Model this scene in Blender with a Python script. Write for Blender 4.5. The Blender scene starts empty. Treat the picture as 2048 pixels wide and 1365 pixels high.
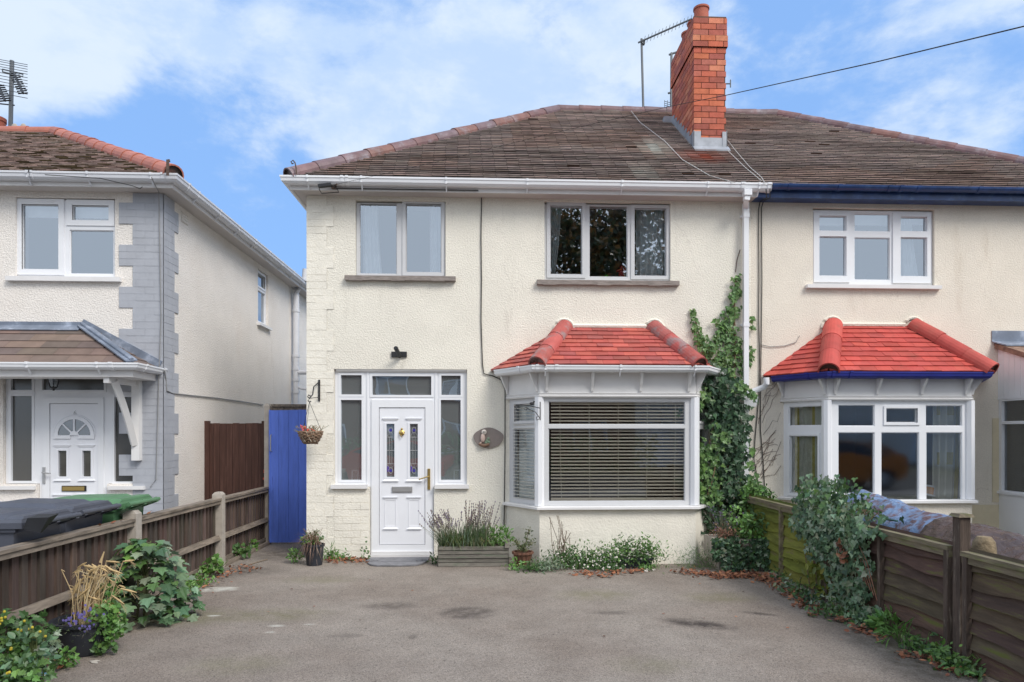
import bpy, math, random
from mathutils import Vector, Matrix
R = math.radians
sc = bpy.context.scene
COL = sc.collection

# ------------------------------------------------------------------ camera
FPX = 1365.0                      # focal length in photo pixels (24 mm on a full frame)
U0, V0 = 1040.0, 869.0            # principal point of the vertically shifted lens
YAW = math.atan(60.0 / FPX)
CAMZ = 1.63
cam_d = bpy.data.cameras.new('camera')
cam = bpy.data.objects.new('camera', cam_d)
COL.objects.link(cam)
cam.location = (0, 0, CAMZ)
cam.rotation_euler = (R(90), 0, -YAW)
cam_d.sensor_fit = 'HORIZONTAL'
cam_d.sensor_width = 36.0
cam_d.lens = FPX * 36.0 / 2048.0
cam_d.shift_x = -(U0 - 1024.0) / 2048.0
cam_d.shift_y = (V0 - 682.5) / 2048.0
cam_d.clip_start = 0.05
cam_d.clip_end = 3000
sc.camera = cam

def ray(u, v):
    """world direction seen at a photo pixel"""
    a = (u - U0) / FPX
    return Vector((a * math.cos(YAW) + math.sin(YAW), -a * math.sin(YAW) + math.cos(YAW), (V0 - v) / FPX))
def P(u, v, Y):
    d = ray(u, v)
    t = Y / d.y
    return Vector((d.x * t, Y, CAMZ + d.z * t))
def PX(u, Y): return P(u, V0, Y).x
def PZ(u, v, Y): return P(u, v, Y).z
def G(u, v, z=0.0):
    d = ray(u, v)
    t = (z - CAMZ) / d.z
    return Vector((d.x * t, d.y * t, z))

# ------------------------------------------------------------------ world: blue sky with broken white cloud
SUN_EL, SUN_AZ = 45.0, 138.0      # sun behind the camera, to its right, veiled by thin cloud
world = bpy.data.worlds.new('World')
sc.world = world
world.use_nodes = True
nt = world.node_tree
nt.nodes.clear()
def wn(t, **kw):
    n = nt.nodes.new(t)
    for k, v in kw.items(): setattr(n, k, v)
    return n
def wmath(op, a, b=None, c=None, clamp=False):
    n = wn('ShaderNodeMath', operation=op); n.use_clamp = clamp
    for i, x in enumerate((a, b, c)):
        if x is None: continue
        if hasattr(x, 'links'): nt.links.new(x, n.inputs[i])
        else: n.inputs[i].default_value = x
    return n.outputs[0]
w_out = wn('ShaderNodeOutputWorld'); w_bg = wn('ShaderNodeBackground')
w_bg.inputs['Strength'].default_value = 0.1
w_tc = wn('ShaderNodeTexCoord')
w_sky = wn('ShaderNodeTexSky'); w_sky.sky_type = 'NISHITA'; w_sky.sun_disc = False
w_sky.sun_elevation = R(SUN_EL); w_sky.sun_rotation = R(SUN_AZ)
w_sky.air_density = 1.0; w_sky.dust_density = 0.6; w_sky.ozone_density = 1.6
w_nrm = wn('ShaderNodeVectorMath', operation='NORMALIZE')
nt.links.new(w_tc.outputs['Generated'], w_nrm.inputs[0])
w_sep = wn('ShaderNodeSeparateXYZ'); nt.links.new(w_nrm.outputs[0], w_sep.inputs[0])
zz = wmath('ADD', wmath('MAXIMUM', w_sep.outputs['Z'], 0.0), 0.28)
w_cmb = wn('ShaderNodeCombineXYZ')
nt.links.new(w_sep.outputs['X'], w_cmb.inputs[0]); nt.links.new(w_sep.outputs['Y'], w_cmb.inputs[1])
nt.links.new(wmath('MULTIPLY', w_sep.outputs['Z'], 1.7), w_cmb.inputs[2])
def wnoise(scale, detail, rough, off=(0, 0, 0), dist=0.0):
    m = wn('ShaderNodeMapping'); m.inputs['Location'].default_value = off
    nt.links.new(w_cmb.outputs[0], m.inputs['Vector'])
    n = wn('ShaderNodeTexNoise'); n.inputs['Scale'].default_value = scale
    n.inputs['Detail'].default_value = detail; n.inputs['Roughness'].default_value = rough
    n.inputs['Distortion'].default_value = dist
    nt.links.new(m.outputs[0], n.inputs['Vector'])
    return n.outputs['Fac']
dens = wmath('ADD', wmath('MULTIPLY', wnoise(3.6, 10, 0.60, (3.1, 1.7, 0), 0.15), 1.05), wmath('MULTIPLY', wnoise(1.4, 3, 0.5, (7.3, 2.2, 0)), 0.28))
dens = wmath('SUBTRACT', dens, 0.165)
# the big cloud bank and the clear patches, as directions in the sky
for (u, v, rad, amt) in ((820, 150, 26, 0.13), (560, 250, 13, 0.06), (1150, 120, 16, 0.07), (1750, 190, 15, 0.09), (1980, 120, 10, 0.05), (60, 30, 8, 0.10), (1250, 60, 14, 0.03),
                         (500, 470, 12, -0.22), (170, 200, 9, -0.10), (330, 60, 7, -0.05), (700, 10, 6, -0.06), (330, 300, 8, -0.08), (60, 60, 12, 0.10), (300, 130, 7, 0.06), (420, 330, 6, 0.05), (1610, 90, 8, -0.07), (1480, 20, 7, -0.05)):
    d = ray(u, v).normalized()
    dot = wn('ShaderNodeVectorMath', operation='DOT_PRODUCT')
    nt.links.new(w_nrm.outputs[0], dot.inputs[0]); dot.inputs[1].default_value = d
    mr = wn('ShaderNodeMapRange'); mr.interpolation_type = 'SMOOTHSTEP'
    nt.links.new(dot.outputs['Value'], mr.inputs['Value'])
    mr.inputs['From Min'].default_value = math.cos(R(rad)); mr.inputs['From Max'].default_value = 1.0
    mr.inputs['To Min'].default_value = 0.0; mr.inputs['To Max'].default_value = amt
    dens = wmath('ADD', dens, mr.outputs['Result'])
# thicker, brighter cloud added out of view behind the camera as fill light
back = wn('ShaderNodeMapRange'); nt.links.new(w_sep.outputs['Y'], back.inputs['Value'])
back.inputs['From Min'].default_value = 0.35; back.inputs['From Max'].default_value = -0.3
back.inputs['To Min'].default_value = 0.0; back.inputs['To Max'].default_value = 0.25
dens = wmath('ADD', dens, back.outputs['Result'])
cm = wn('ShaderNodeMapRange'); cm.interpolation_type = 'SMOOTHSTEP'
nt.links.new(dens, cm.inputs['Value'])
cm.inputs['From Min'].default_value = 0.44; cm.inputs['From Max'].default_value = 0.63
cm.inputs['To Max'].default_value = 0.93
blue = wn('ShaderNodeMix'); blue.data_type = 'RGBA'; blue.blend_type = 'MULTIPLY'; blue.inputs[0].default_value = 1.0
nt.links.new(w_sky.outputs[0], blue.inputs[6]); blue.inputs[7].default_value = (1.0, 1.28, 1.45, 1)
base = wn('ShaderNodeMix'); base.data_type = 'RGBA'; base.inputs[0].default_value = 0.86
nt.links.new(blue.outputs[2], base.inputs[6]); base.inputs[7].default_value = (2.05, 3.72, 7.0, 1)
shade = wn('ShaderNodeMix'); shade.data_type = 'RGBA'
sm = wn('ShaderNodeMapRange'); sm.interpolation_type = 'SMOOTHSTEP'; nt.links.new(wnoise(5.5, 9, 0.62, (1.2, 8.8, 0), 0.2), sm.inputs['Value'])
sm.inputs['From Min'].default_value = 0.36; sm.inputs['From Max'].default_value = 0.62
nt.links.new(sm.outputs['Result'], shade.inputs[0])
shade.inputs[6].default_value = (4.1, 5.3, 7.2, 1); shade.inputs[7].default_value = (5.6, 6.4, 7.35, 1)
mixc = wn('ShaderNodeMix'); mixc.data_type = 'RGBA'
nt.links.new(cm.outputs['Result'], mixc.inputs[0]); nt.links.new(base.outputs[2], mixc.inputs[6]); 
grey = wn('ShaderNodeMix'); grey.data_type = 'RGBA'
nt.links.new(wmath('MULTIPLY', back.outputs['Result'], 4.0), grey.inputs[0]); nt.links.new(shade.outputs[2], grey.inputs[6]); grey.inputs[7].default_value = (7.6, 8.2, 9.0, 1)
nt.links.new(grey.outputs[2], mixc.inputs[7])
nt.links.new(mixc.outputs[2], w_bg.inputs['Color']); nt.links.new(w_bg.outputs[0], w_out.inputs['Surface'])

# ------------------------------------------------------------------ sun, veiled
sd = bpy.data.lights.new('sun', 'SUN'); sd.energy = 2.0; sd.angle = R(24); sd.color = (1.0, 0.95, 0.88)
sun = bpy.data.objects.new('sun', sd); COL.objects.link(sun)
sv = Vector((math.sin(R(SUN_AZ)) * math.cos(R(SUN_EL)), math.cos(R(SUN_AZ)) * math.cos(R(SUN_EL)), math.sin(R(SUN_EL))))
sun.rotation_euler = sv.to_track_quat('Z', 'Y').to_euler()
sun.location = (6, -8, 14)
sc.view_settings.view_transform = 'Standard'; sc.view_settings.look = 'None'
sc.view_settings.exposure = 0.50; sc.view_settings.gamma = 1.0
sc.cycles.max_bounces = 8; sc.cycles.transparent_max_bounces = 12

# ------------------------------------------------------------------ helpers
def tag(o, label=None, cat=None, group=None, kind=None):
    if label: o['label'] = label
    if cat: o['category'] = cat
    if group: o['group'] = group
    if kind: o['kind'] = kind
    return o
def thing(name, loc, label, cat, group=None):
    o = bpy.data.objects.new(name, None); COL.objects.link(o)
    o.location = loc; o.empty_display_size = 0.2
    return tag(o, label, cat, group)
def origin_of(o):
    v = Vector((0, 0, 0))
    while o is not None:
        v += o.location; o = o.parent
    return v
def copy_tree(o, parent=None):
    c = o.copy(); COL.objects.link(c); c.parent = parent
    for ch in [x for x in COL.objects if x.parent == o]: copy_tree(ch, c)
    return c

def lin(r, g, b, k=1.0):
    f = lambda x: ((x / 255.0 + 0.055) / 1.055) ** 2.4 if x > 10 else x / 255.0 / 12.92
    return (f(r) * k, f(g) * k, f(b) * k)
def vary(c, a, rnd=random, h=0.0):
    s = 1 + rnd.uniform(-a, a)
    return (max(0, c[0] * s * (1 + rnd.uniform(-h, h))), max(0, c[1] * s), max(0, c[2] * s * (1 + rnd.uniform(-h, h))))

class Loc:
    """a vertical plane: s along it, d out of it, z up"""
    def __init__(self, o, e):
        self.o = Vector((o[0], o[1], 0)); e = Vector((e[0], e[1], 0)).normalized()
        self.e = e; self.n = Vector((e.y, -e.x, 0))
    def p(self, s, d, z): return self.o + self.e * s + self.n * d + Vector((0, 0, z))

class MB:
    def __init__(self): self.v = []; self.f = []; self.c = []; self.m = []
    def face(self, pts, col=(1, 1, 1), m=0):
        i = len(self.v); self.v += [tuple(p) for p in pts]
        self.f.append(tuple(range(i, i + len(pts)))); self.c.append(col); self.m.append(m)
    def add(self, pts, faces, col=(1, 1, 1), m=0):
        i = len(self.v); self.v += [tuple(p) for p in pts]
        for f in faces:
            self.f.append(tuple(i + k for k in f)); self.c.append(col); self.m.append(m)
    def hexa(self, b, t, col=(1, 1, 1), m=0):
        self.add(list(b) + list(t), [(3, 2, 1, 0), (4, 5, 6, 7), (0, 1, 5, 4), (1, 2, 6, 5), (2, 3, 7, 6), (3, 0, 4, 7)], col, m)
    def box(self, x0, x1, y0, y1, z0, z1, col=(1, 1, 1), m=0):
        self.hexa([(x0, y0, z0), (x1, y0, z0), (x1, y1, z0), (x0, y1, z0)], [(x0, y0, z1), (x1, y0, z1), (x1, y1, z1), (x0, y1, z1)], col, m)
    def lbox(self, L, s0, s1, d0, d1, z0, z1, col=(1, 1, 1), m=0):
        q = lambda z: [L.p(s0, d1, z), L.p(s1, d1, z), L.p(s1, d0, z), L.p(s0, d0, z)]
        self.hexa(q(z0), q(z1), col, m)
    def bar(self, a, b, w, h=None, col=(1, 1, 1), up=(0, 0, 1), m=0):
        a = Vector(a); b = Vector(b); h = h or w
        d = (b - a).normalized(); u = Vector(up)
        if abs(d.dot(u)) > 0.98: u = Vector((0, 1, 0))
        s = d.cross(u).normalized() * w / 2; t = s.cross(d).normalized() * h / 2
        self.hexa([a - s - t, a + s - t, a + s + t, a - s + t], [b - s - t, b + s - t, b + s + t, b - s + t], col, m)
    def tube(self, pts, r, n=6, col=(1, 1, 1), m=0, caps=True):
        pts = [Vector(p) for p in pts]; rr = r if isinstance(r, (list, tuple)) else [r] * len(pts)
        base = len(self.v); ref = Vector((0.31, 0.17, 0.93))
        for i, p in enumerate(pts):
            d = (pts[min(i + 1, len(pts) - 1)] - pts[max(i - 1, 0)])
            d = d.normalized() if d.length > 1e-9 else Vector((0, 0, 1))
            rf = ref if abs(d.dot(ref)) < 0.95 else Vector((1, 0, 0))
            a = d.cross(rf).normalized(); b = d.cross(a)
            for k in range(n):
                t = 2 * math.pi * k / n
                self.v.append(tuple(p + (a * math.cos(t) + b * math.sin(t)) * rr[i]))
        for i in range(len(pts) - 1):
            for k in range(n):
                k2 = (k + 1) % n
                self.f.append((base + i * n + k, base + i * n + k2, base + (i + 1) * n + k2, base + (i + 1) * n + k)); self.c.append(col); self.m.append(m)
        if caps:
            self.f.append(tuple(base + k for k in range(n))); self.c.append(col); self.m.append(m)
            self.f.append(tuple(base + (len(pts) - 1) * n + k for k in reversed(range(n)))); self.c.append(col); self.m.append(m)
    def lathe(self, cx, cy, prof, n=20, col=(1, 1, 1), sy=1.0, m=0, closed=True):
        base = len(self.v)
        for (r, z) in prof:
            for k in range(n):
                t = 2 * math.pi * k / n
                self.v.append((cx + r * math.cos(t), cy + r * math.sin(t) * sy, z))
        for i in range(len(prof) - 1):
            for k in range(n):
                k2 = (k + 1) % n
                self.f.append((base + i * n + k, base + i * n + k2, base + (i + 1) * n + k2, base + (i + 1) * n + k)); self.c.append(col); self.m.append(m)
        if closed:
            for i in (0, len(prof) - 1):
                self.f.append(tuple(base + i * n + k for k in range(n))); self.c.append(col); self.m.append(m)
    def ball(self, c, r, n=10, rings=6, col=(1, 1, 1), s=(1, 1, 1), m=0):
        pts = []
        for i in range(1, rings):
            ph = math.pi * i / rings
            for k in range(n):
                t = 2 * math.pi * k / n
                pts.append((c[0] + r * s[0] * math.sin(ph) * math.cos(t), c[1] + r * s[1] * math.sin(ph) * math.sin(t), c[2] + r * s[2] * math.cos(ph)))
        fs = [(i * n + k, i * n + (k + 1) % n, (i + 1) * n + (k + 1) % n, (i + 1) * n + k) for i in range(rings - 2) for k in range(n)]
        pts += [(c[0], c[1], c[2] + r * s[2]), (c[0], c[1], c[2] - r * s[2])]
        t, b = len(pts) - 2, len(pts) - 1
        fs += [(t, (k + 1) % n, k) for k in range(n)] + [(b, (rings - 2) * n + k, (rings - 2) * n + (k + 1) % n) for k in range(n)]
        self.add(pts, fs, col, m)
    def plate(self, L, s0, s1, z0, z1, d0, d1, holes=(), col=(1, 1, 1), m=0, back=True):
        """a slab with rectangular openings, reveals included"""
        E = 1e-6
        xs = sorted({s0, s1, *[min(max(h[i], s0), s1) for h in holes for i in (0, 1)]})
        zs = sorted({z0, z1, *[min(max(h[i], z0), z1) for h in holes for i in (2, 3)]})
        nx, nz = len(xs) - 1, len(zs) - 1
        def solid(i, j):
            if i < 0 or j < 0 or i >= nx or j >= nz: return False
            a, b = (xs[i] + xs[i + 1]) / 2, (zs[j] + zs[j + 1]) / 2
            return not any(h[0] < a < h[1] and h[2] < b < h[3] for h in holes)
        for i in range(nx):
            for j in range(nz):
                if not solid(i, j): continue
                a0, a1, b0, b1 = xs[i], xs[i + 1], zs[j], zs[j + 1]
                self.face([L.p(a0, d1, b0), L.p(a1, d1, b0), L.p(a1, d1, b1), L.p(a0, d1, b1)], col, m)
                if back: self.face([L.p(a1, d0, b0), L.p(a0, d0, b0), L.p(a0, d0, b1), L.p(a1, d0, b1)], col, m)
                if not solid(i - 1, j): self.face([L.p(a0, d0, b0), L.p(a0, d1, b0), L.p(a0, d1, b1), L.p(a0, d0, b1)], col, m)
                if not solid(i + 1, j): self.face([L.p(a1, d1, b0), L.p(a1, d0, b0), L.p(a1, d0, b1), L.p(a1, d1, b1)], col, m)
                if not solid(i, j - 1): self.face([L.p(a0, d0, b0), L.p(a1, d0, b0), L.p(a1, d1, b0), L.p(a0, d1, b0)], col, m)
                if not solid(i, j + 1): self.face([L.p(a0, d1, b1), L.p(a1, d1, b1), L.p(a1, d0, b1), L.p(a0, d0, b1)], col, m)
    def sweep(self, path, prof, col=(1, 1, 1), m=0, caps=True):
        """profile of (outward distance, z) carried along a plan polyline, mitred at its corners"""
        pts = [Vector((p[0], p[1])) for p in path]
        nr = []
        for a, b in zip(pts, pts[1:]):
            d = (b - a).normalized(); nr.append(Vector((d.y, -d.x)))
        rings = []
        for i, p in enumerate(pts):
            n0 = nr[max(i - 1, 0)]; n1 = nr[min(i, len(nr) - 1)]
            mm = (n0 + n1); mm = mm / (1 + n0.dot(n1))
            rings.append([(p.x + mm.x * d, p.y + mm.y * d, z) for d, z in prof])
        k = len(prof); base = len(self.v)
        for r_ in rings: self.v += r_
        for i in range(len(rings) - 1):
            for j in range(k):
                j2 = (j + 1) % k
                self.f.append((base + i * k + j, base + (i + 1) * k + j, base + (i + 1) * k + j2, base + i * k + j2)); self.c.append(col); self.m.append(m)
        if caps:
            self.f.append(tuple(base + j for j in range(k))); self.c.append(col); self.m.append(m)
            self.f.append(tuple(base + (len(rings) - 1) * k + j for j in reversed(range(k)))); self.c.append(col); self.m.append(m)
    def prism(self, poly, vec, col=(1, 1, 1), m=0):
        poly = [Vector(p) for p in poly]; vec = Vector(vec); k = len(poly)
        fs = [tuple(reversed(range(k))), tuple(range(k, 2 * k))] + [(j, (j + 1) % k, k + (j + 1) % k, k + j) for j in range(k)]
        self.add(poly + [p + vec for p in poly], fs, col, m)
    def build(self, name, mats, parent=None, smooth=False, merge=False):
        if not isinstance(mats, (list, tuple)): mats = [mats]
        off = origin_of(parent) if parent is not None else Vector((0, 0, 0))
        own = Vector((0, 0, 0))
        if parent is None and self.v:
            xs = [v[0] for v in self.v]; ys = [v[1] for v in self.v]; zs = [v[2] for v in self.v]
            own = Vector(((min(xs) + max(xs)) / 2, (min(ys) + max(ys)) / 2, min(zs)))
        sh = off + own
        me = bpy.data.meshes.new(name)
        me.from_pydata([(v[0] - sh.x, v[1] - sh.y, v[2] - sh.z) for v in self.v], [], self.f)
        for mt in mats: me.materials.append(mt)
        me.polygons.foreach_set('material_index', self.m)
        ca = me.color_attributes.new('Col', 'FLOAT_COLOR', 'CORNER')
        buf = []
        for f, c in zip(self.f, self.c): buf += [c[0], c[1], c[2], 1.0] * len(f)
        ca.data.foreach_set('color', buf)
        if smooth:
            me.polygons.foreach_set('use_smooth', [True] * len(me.polygons))
            try: me.set_sharp_from_angle(angle=R(38))
            except Exception: pass
        me.update()
        o = bpy.data.objects.new(name, me); COL.objects.link(o)
        o.location = own if parent is None else (0, 0, 0)
        o.parent = parent
        return o

# ------------------------------------------------------------------ materials
MATS = {}
def mat(name, col=(0.5, 0.5, 0.5), rough=0.6, attr=False, var=0.0, vscale=3.0, col2=None, c2scale=2.0, c2lo=0.5, c2hi=0.7, c2det=5, bump=0.0, bscale=40.0, bdet=3.0, bdist=0.01,
        metal=0.0, spec=0.4, stretch=None, fine=0.0, fscale=150.0, trans=0.0, grime=None, cracks=None):
    m = bpy.data.materials.new(name); m.use_nodes = True
    t = m.node_tree; t.nodes.clear(); N = t.nodes.new; Lk = t.links.new
    out = N('ShaderNodeOutputMaterial'); bs = N('ShaderNodeBsdfPrincipled'); Lk(bs.outputs[0], out.inputs[0])
    bs.inputs['Roughness'].default_value = rough; bs.inputs['Metallic'].default_value = metal
    bs.inputs['Specular IOR Level'].default_value = spec
    tc = N('ShaderNodeTexCoord'); mp = N('ShaderNodeMapping'); Lk(tc.outputs['Object'], mp.inputs[0])
    if stretch: mp.inputs['Scale'].default_value = stretch
    def noise(s, det=4, ro=0.6, plain=False):
        n = N('ShaderNodeTexNoise'); n.inputs['Scale'].default_value = s; n.inputs['Detail'].default_value = det; n.inputs['Roughness'].default_value = ro
        Lk(tc.outputs['Object'] if plain else mp.outputs[0], n.inputs['Vector']); return n.outputs['Fac']
    if attr:
        a = N('ShaderNodeAttribute'); a.attribute_name = 'Col'; cur = a.outputs['Color']
    else:
        rgb = N('ShaderNodeRGB'); rgb.outputs[0].default_value = (*col, 1); cur = rgb.outputs[0]
    def mix(fac, a, b, bl='MIX'):
        x = N('ShaderNodeMix'); x.data_type = 'RGBA'; x.blend_type = bl
        if hasattr(fac, 'links'): Lk(fac, x.inputs[0])
        else: x.inputs[0].default_value = fac
        for s, y in ((6, a), (7, b)):
            if hasattr(y, 'links'): Lk(y, x.inputs[s])
            else: x.inputs[s].default_value = (*y, 1)
        return x.outputs[2]
    def rng(f, a, b, c, d):
        x = N('ShaderNodeMapRange'); x.interpolation_type = 'SMOOTHSTEP'; Lk(f, x.inputs[0])
        for i, y in enumerate((a, b, c, d)): x.inputs[i + 1].default_value = y
        return x.outputs[0]
    if col2 is not None: cur = mix(rng(noise(c2scale, c2det, 0.65), c2lo, c2hi, 0, 1), cur, col2)
    if grime is not None:
        gc, gs, glo, ghi, gst = grime
        mp2 = N('ShaderNodeMapping'); Lk(tc.outputs['Object'], mp2.inputs[0]); mp2.inputs['Scale'].default_value = gst
        n = N('ShaderNodeTexNoise'); n.inputs['Scale'].default_value = gs; n.inputs['Detail'].default_value = 6; n.inputs['Roughness'].default_value = 0.65
        Lk(mp2.outputs[0], n.inputs['Vector'])
        cur = mix(rng(n.outputs['Fac'], glo, ghi, 0, 1), cur, gc)
    if cracks is not None:      # a few hairline cracks
        nz = N('ShaderNodeTexNoise'); nz.inputs['Scale'].default_value = 3.0; nz.inputs['Detail'].default_value = 6; Lk(tc.outputs['Object'], nz.inputs['Vector'])
        av = N('ShaderNodeVectorMath'); av.operation = 'MULTIPLY_ADD'; Lk(nz.outputs['Color'], av.inputs[0]); av.inputs[1].default_value = (0.5, 0.5, 0.5); Lk(tc.outputs['Object'], av.inputs[2])
        vo = N('ShaderNodeTexVoronoi'); vo.feature = 'DISTANCE_TO_EDGE'; vo.inputs['Scale'].default_value = cracks[0]; Lk(av.outputs[0], vo.inputs['Vector'])
        mk = N('ShaderNodeMath'); mk.operation = 'MULTIPLY'; Lk(rng(vo.outputs['Distance'], 0.006, 0.001, 0, 1), mk.inputs[0]); Lk(rng(noise(1.1, 3), 0.5, 0.66, 0, 0.42), mk.inputs[1])
        cur = mix(mk.outputs[0], cur, cracks[1])
    if var:
        hi = (1 + var,) * 3; lo = (1 - var,) * 3
        cur = mix(1.0, cur, mix(rng(noise(vscale, 5), 0.3, 0.7, 0, 1), lo, hi), 'MULTIPLY')
    if fine:
        cur = mix(1.0, cur, mix(rng(noise(fscale, 2, 0.7, True), 0.32, 0.68, 0, 1), (1 - fine,) * 3, (1 + fine,) * 3), 'MULTIPLY')
    Lk(cur, bs.inputs['Base Color'])
    if bump:
        b = N('ShaderNodeBump'); b.inputs['Strength'].default_value = bump; b.inputs['Distance'].default_value = bdist
        Lk(noise(bscale, bdet, 0.6), b.inputs['Height']); Lk(b.outputs[0], bs.inputs['Normal'])
    if trans:
        tr = N('ShaderNodeBsdfTranslucent'); Lk(cur, tr.inputs[0]); mx = N('ShaderNodeMixShader'); mx.inputs[0].default_value = trans
        Lk(bs.outputs[0], mx.inputs[1]); Lk(tr.outputs[0], mx.inputs[2]); Lk(mx.outputs[0], out.inputs[0])
    MATS[name] = m
    return m
def glass_mat(name, refl=0.2, tint=(0.9, 0.93, 0.93), wav=0.0, wscale=1.6, rough=0.0, frost_or_glare=None):
    m = bpy.data.materials.new(name); m.use_nodes = True
    t = m.node_tree; t.nodes.clear(); N = t.nodes.new; Lk = t.links.new
    out = N('ShaderNodeOutputMaterial'); tr = N('ShaderNodeBsdfTransparent'); gl = N('ShaderNodeBsdfGlossy'); mx = N('ShaderNodeMixShader')
    tr.inputs[0].default_value = (*tint, 1); gl.inputs['Roughness'].default_value = rough; gl.inputs['Color'].default_value = (0.84, 0.92, 1, 1)
    lw = N('ShaderNodeLayerWeight'); lw.inputs['Blend'].default_value = 0.35
    mr = N('ShaderNodeMapRange'); Lk(lw.outputs['Fresnel'], mr.inputs[0]); mr.inputs[1].default_value = 0.0; mr.inputs[2].default_value = 1.0
    mr.inputs[3].default_value = refl; mr.inputs[4].default_value = 0.9
    Lk(mr.outputs[0], mx.inputs[0])
    if wav:
        tc = N('ShaderNodeTexCoord'); n = N('ShaderNodeTexNoise'); n.inputs['Scale'].default_value = wscale; n.inputs['Detail'].default_value = 1.0
        Lk(tc.outputs['Object'], n.inputs['Vector']); b = N('ShaderNodeBump'); b.inputs['Strength'].default_value = 1.0; b.inputs['Distance'].default_value = wav
        Lk(n.outputs['Fac'], b.inputs['Height']); Lk(b.outputs[0], gl.inputs['Normal']); Lk(b.outputs[0], lw.inputs['Normal'])
    first = tr.outputs[0]
    if frost_or_glare:
        df = N('ShaderNodeBsdfDiffuse'); df.inputs[0].default_value = (*frost_or_glare[0], 1); m2 = N('ShaderNodeMixShader'); m2.inputs[0].default_value = frost_or_glare[1]
        Lk(tr.outputs[0], m2.inputs[1]); Lk(df.outputs[0], m2.inputs[2]); first = m2.outputs[0]
    Lk(first, mx.inputs[1]); Lk(gl.outputs[0], mx.inputs[2]); Lk(mx.outputs[0], out.inputs[0])
    MATS[name] = m
    return m

M = {}
M['render_main'] = mat('cream_roughcast', (0.84, 0.80, 0.705), 0.9, col2=(0.785, 0.74, 0.655), c2scale=0.7, c2lo=0.45, c2hi=0.8, var=0.035, vscale=2.5, bump=0.8, bscale=50, bdet=3.5, bdist=0.016, spec=0.15, fine=0.055, fscale=58,
    grime=((0.62, 0.58, 0.50), 2.6, 0.57, 0.84, (1.7, 1.7, 0.28)), cracks=(0.9, (0.60, 0.56, 0.49)))
M['render_right'] = mat('warm_roughcast', (0.80, 0.735, 0.635), 0.9, col2=(0.755, 0.695, 0.61), c2scale=0.8, c2lo=0.45, c2hi=0.8, var=0.03, vscale=2.5, bump=0.7, bscale=54, bdet=3.5, bdist=0.013, spec=0.15, fine=0.05, fscale=60,
    grime=((0.66, 0.58, 0.48), 2.4, 0.57, 0.84, (1.6, 1.6, 0.32)), cracks=(0.8, (0.60, 0.53, 0.45)))
M['render_left'] = mat('pale_roughcast', (0.83, 0.785, 0.735), 0.9, col2=(0.78, 0.72, 0.66), c2scale=0.8, c2lo=0.45, c2hi=0.8, var=0.03, vscale=2.5, bump=0.9, bscale=48, bdet=3.5, bdist=0.017, spec=0.15, fine=0.08, fscale=56,
    grime=((0.52, 0.45, 0.385), 1.6, 0.62, 0.86, (1.5, 1.5, 0.35)))
M['painted_brick'] = mat('cream_painted_brick', (0.83, 0.79, 0.70), 0.85, var=0.05, vscale=4, bump=0.6, bscale=46, bdet=3, bdist=0.012, spec=0.2, grime=((0.52, 0.49, 0.43), 2.0, 0.62, 0.85, (1.6, 1.6, 0.5)))
M['grey_paint'] = mat('grey_painted_brick', (0.40, 0.415, 0.455), 0.75, var=0.05, vscale=5, bump=0.3, bscale=30, bdist=0.006, spec=0.25)
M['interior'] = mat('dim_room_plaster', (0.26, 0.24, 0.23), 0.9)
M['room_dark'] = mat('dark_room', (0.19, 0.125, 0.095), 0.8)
M['carpet'] = mat('carpet', (0.10, 0.08, 0.065), 0.95)
M['upvc'] = mat('white_upvc', (0.80, 0.81, 0.84), 0.32, var=0.015, spec=0.45)
M['upvc_old'] = mat('weathered_white_upvc', (0.66, 0.67, 0.71), 0.4, var=0.03, vscale=4, spec=0.4, grime=((0.47, 0.45, 0.43), 2.5, 0.66, 0.9, (1.5, 1.5, 0.6)))
M['alum'] = mat('grey_white_frame', (0.60, 0.605, 0.62), 0.4, var=0.02)
M['fascia'] = mat('off_white_fascia', (0.70, 0.68, 0.67), 0.45, var=0.03, vscale=3, grime=((0.42, 0.37, 0.33), 3.0, 0.66, 0.85, (1, 1, 5)))
M['board'] = mat('white_painted_board', (0.73, 0.72, 0.715), 0.5, var=0.03, vscale=4, grime=((0.5, 0.47, 0.43), 3.0, 0.68, 0.9, (1, 1, 1)))
M['soffit'] = mat('grey_soffit', (0.55, 0.51, 0.49), 0.6)
M['blue_gutter'] = mat('dark_blue_gutter_paint', (0.020, 0.052, 0.165), 0.35, var=0.25, vscale=6, col2=(0.05, 0.10, 0.23), c2scale=5, spec=0.5)
M['bay_blue'] = mat('royal_blue_paint', (0.018, 0.026, 0.22), 0.45, var=0.15, vscale=6)
M['blue_gate'] = mat('blue_gate_paint', (0.11, 0.195, 0.68), 0.45, var=0.10, vscale=3, stretch=(6, 1, 0.8), bump=0.25, bscale=14, bdist=0.004, grime=((0.025, 0.05, 0.30), 3.0, 0.62, 0.8, (5, 1, 0.6)))
M['brown_wood'] = mat('red_brown_stained_wood', (0.066, 0.028, 0.020), 0.6, var=0.18, vscale=4, stretch=(7, 7, 0.5), col2=(0.085, 0.040, 0.030), c2scale=4)
M['tile'] = mat('clay_roof_tile', attr=True, rough=0.85, col2=(0.10, 0.082, 0.06), c2scale=1.6, c2lo=0.58, c2hi=0.9, var=0.16, vscale=6, bump=0.35, bscale=60, bdist=0.005, spec=0.2)
M['tile_moss'] = mat('mossy_roof_tile', attr=True, rough=0.9, col2=(0.11, 0.078, 0.045), c2scale=2.6, c2lo=0.53, c2hi=0.70, c2det=7, var=0.3, vscale=9, bump=0.5, bscale=50, bdist=0.01, spec=0.15,
    grime=((0.33, 0.29, 0.26), 3.4, 0.57, 0.72, (1, 1, 1)))
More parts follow.
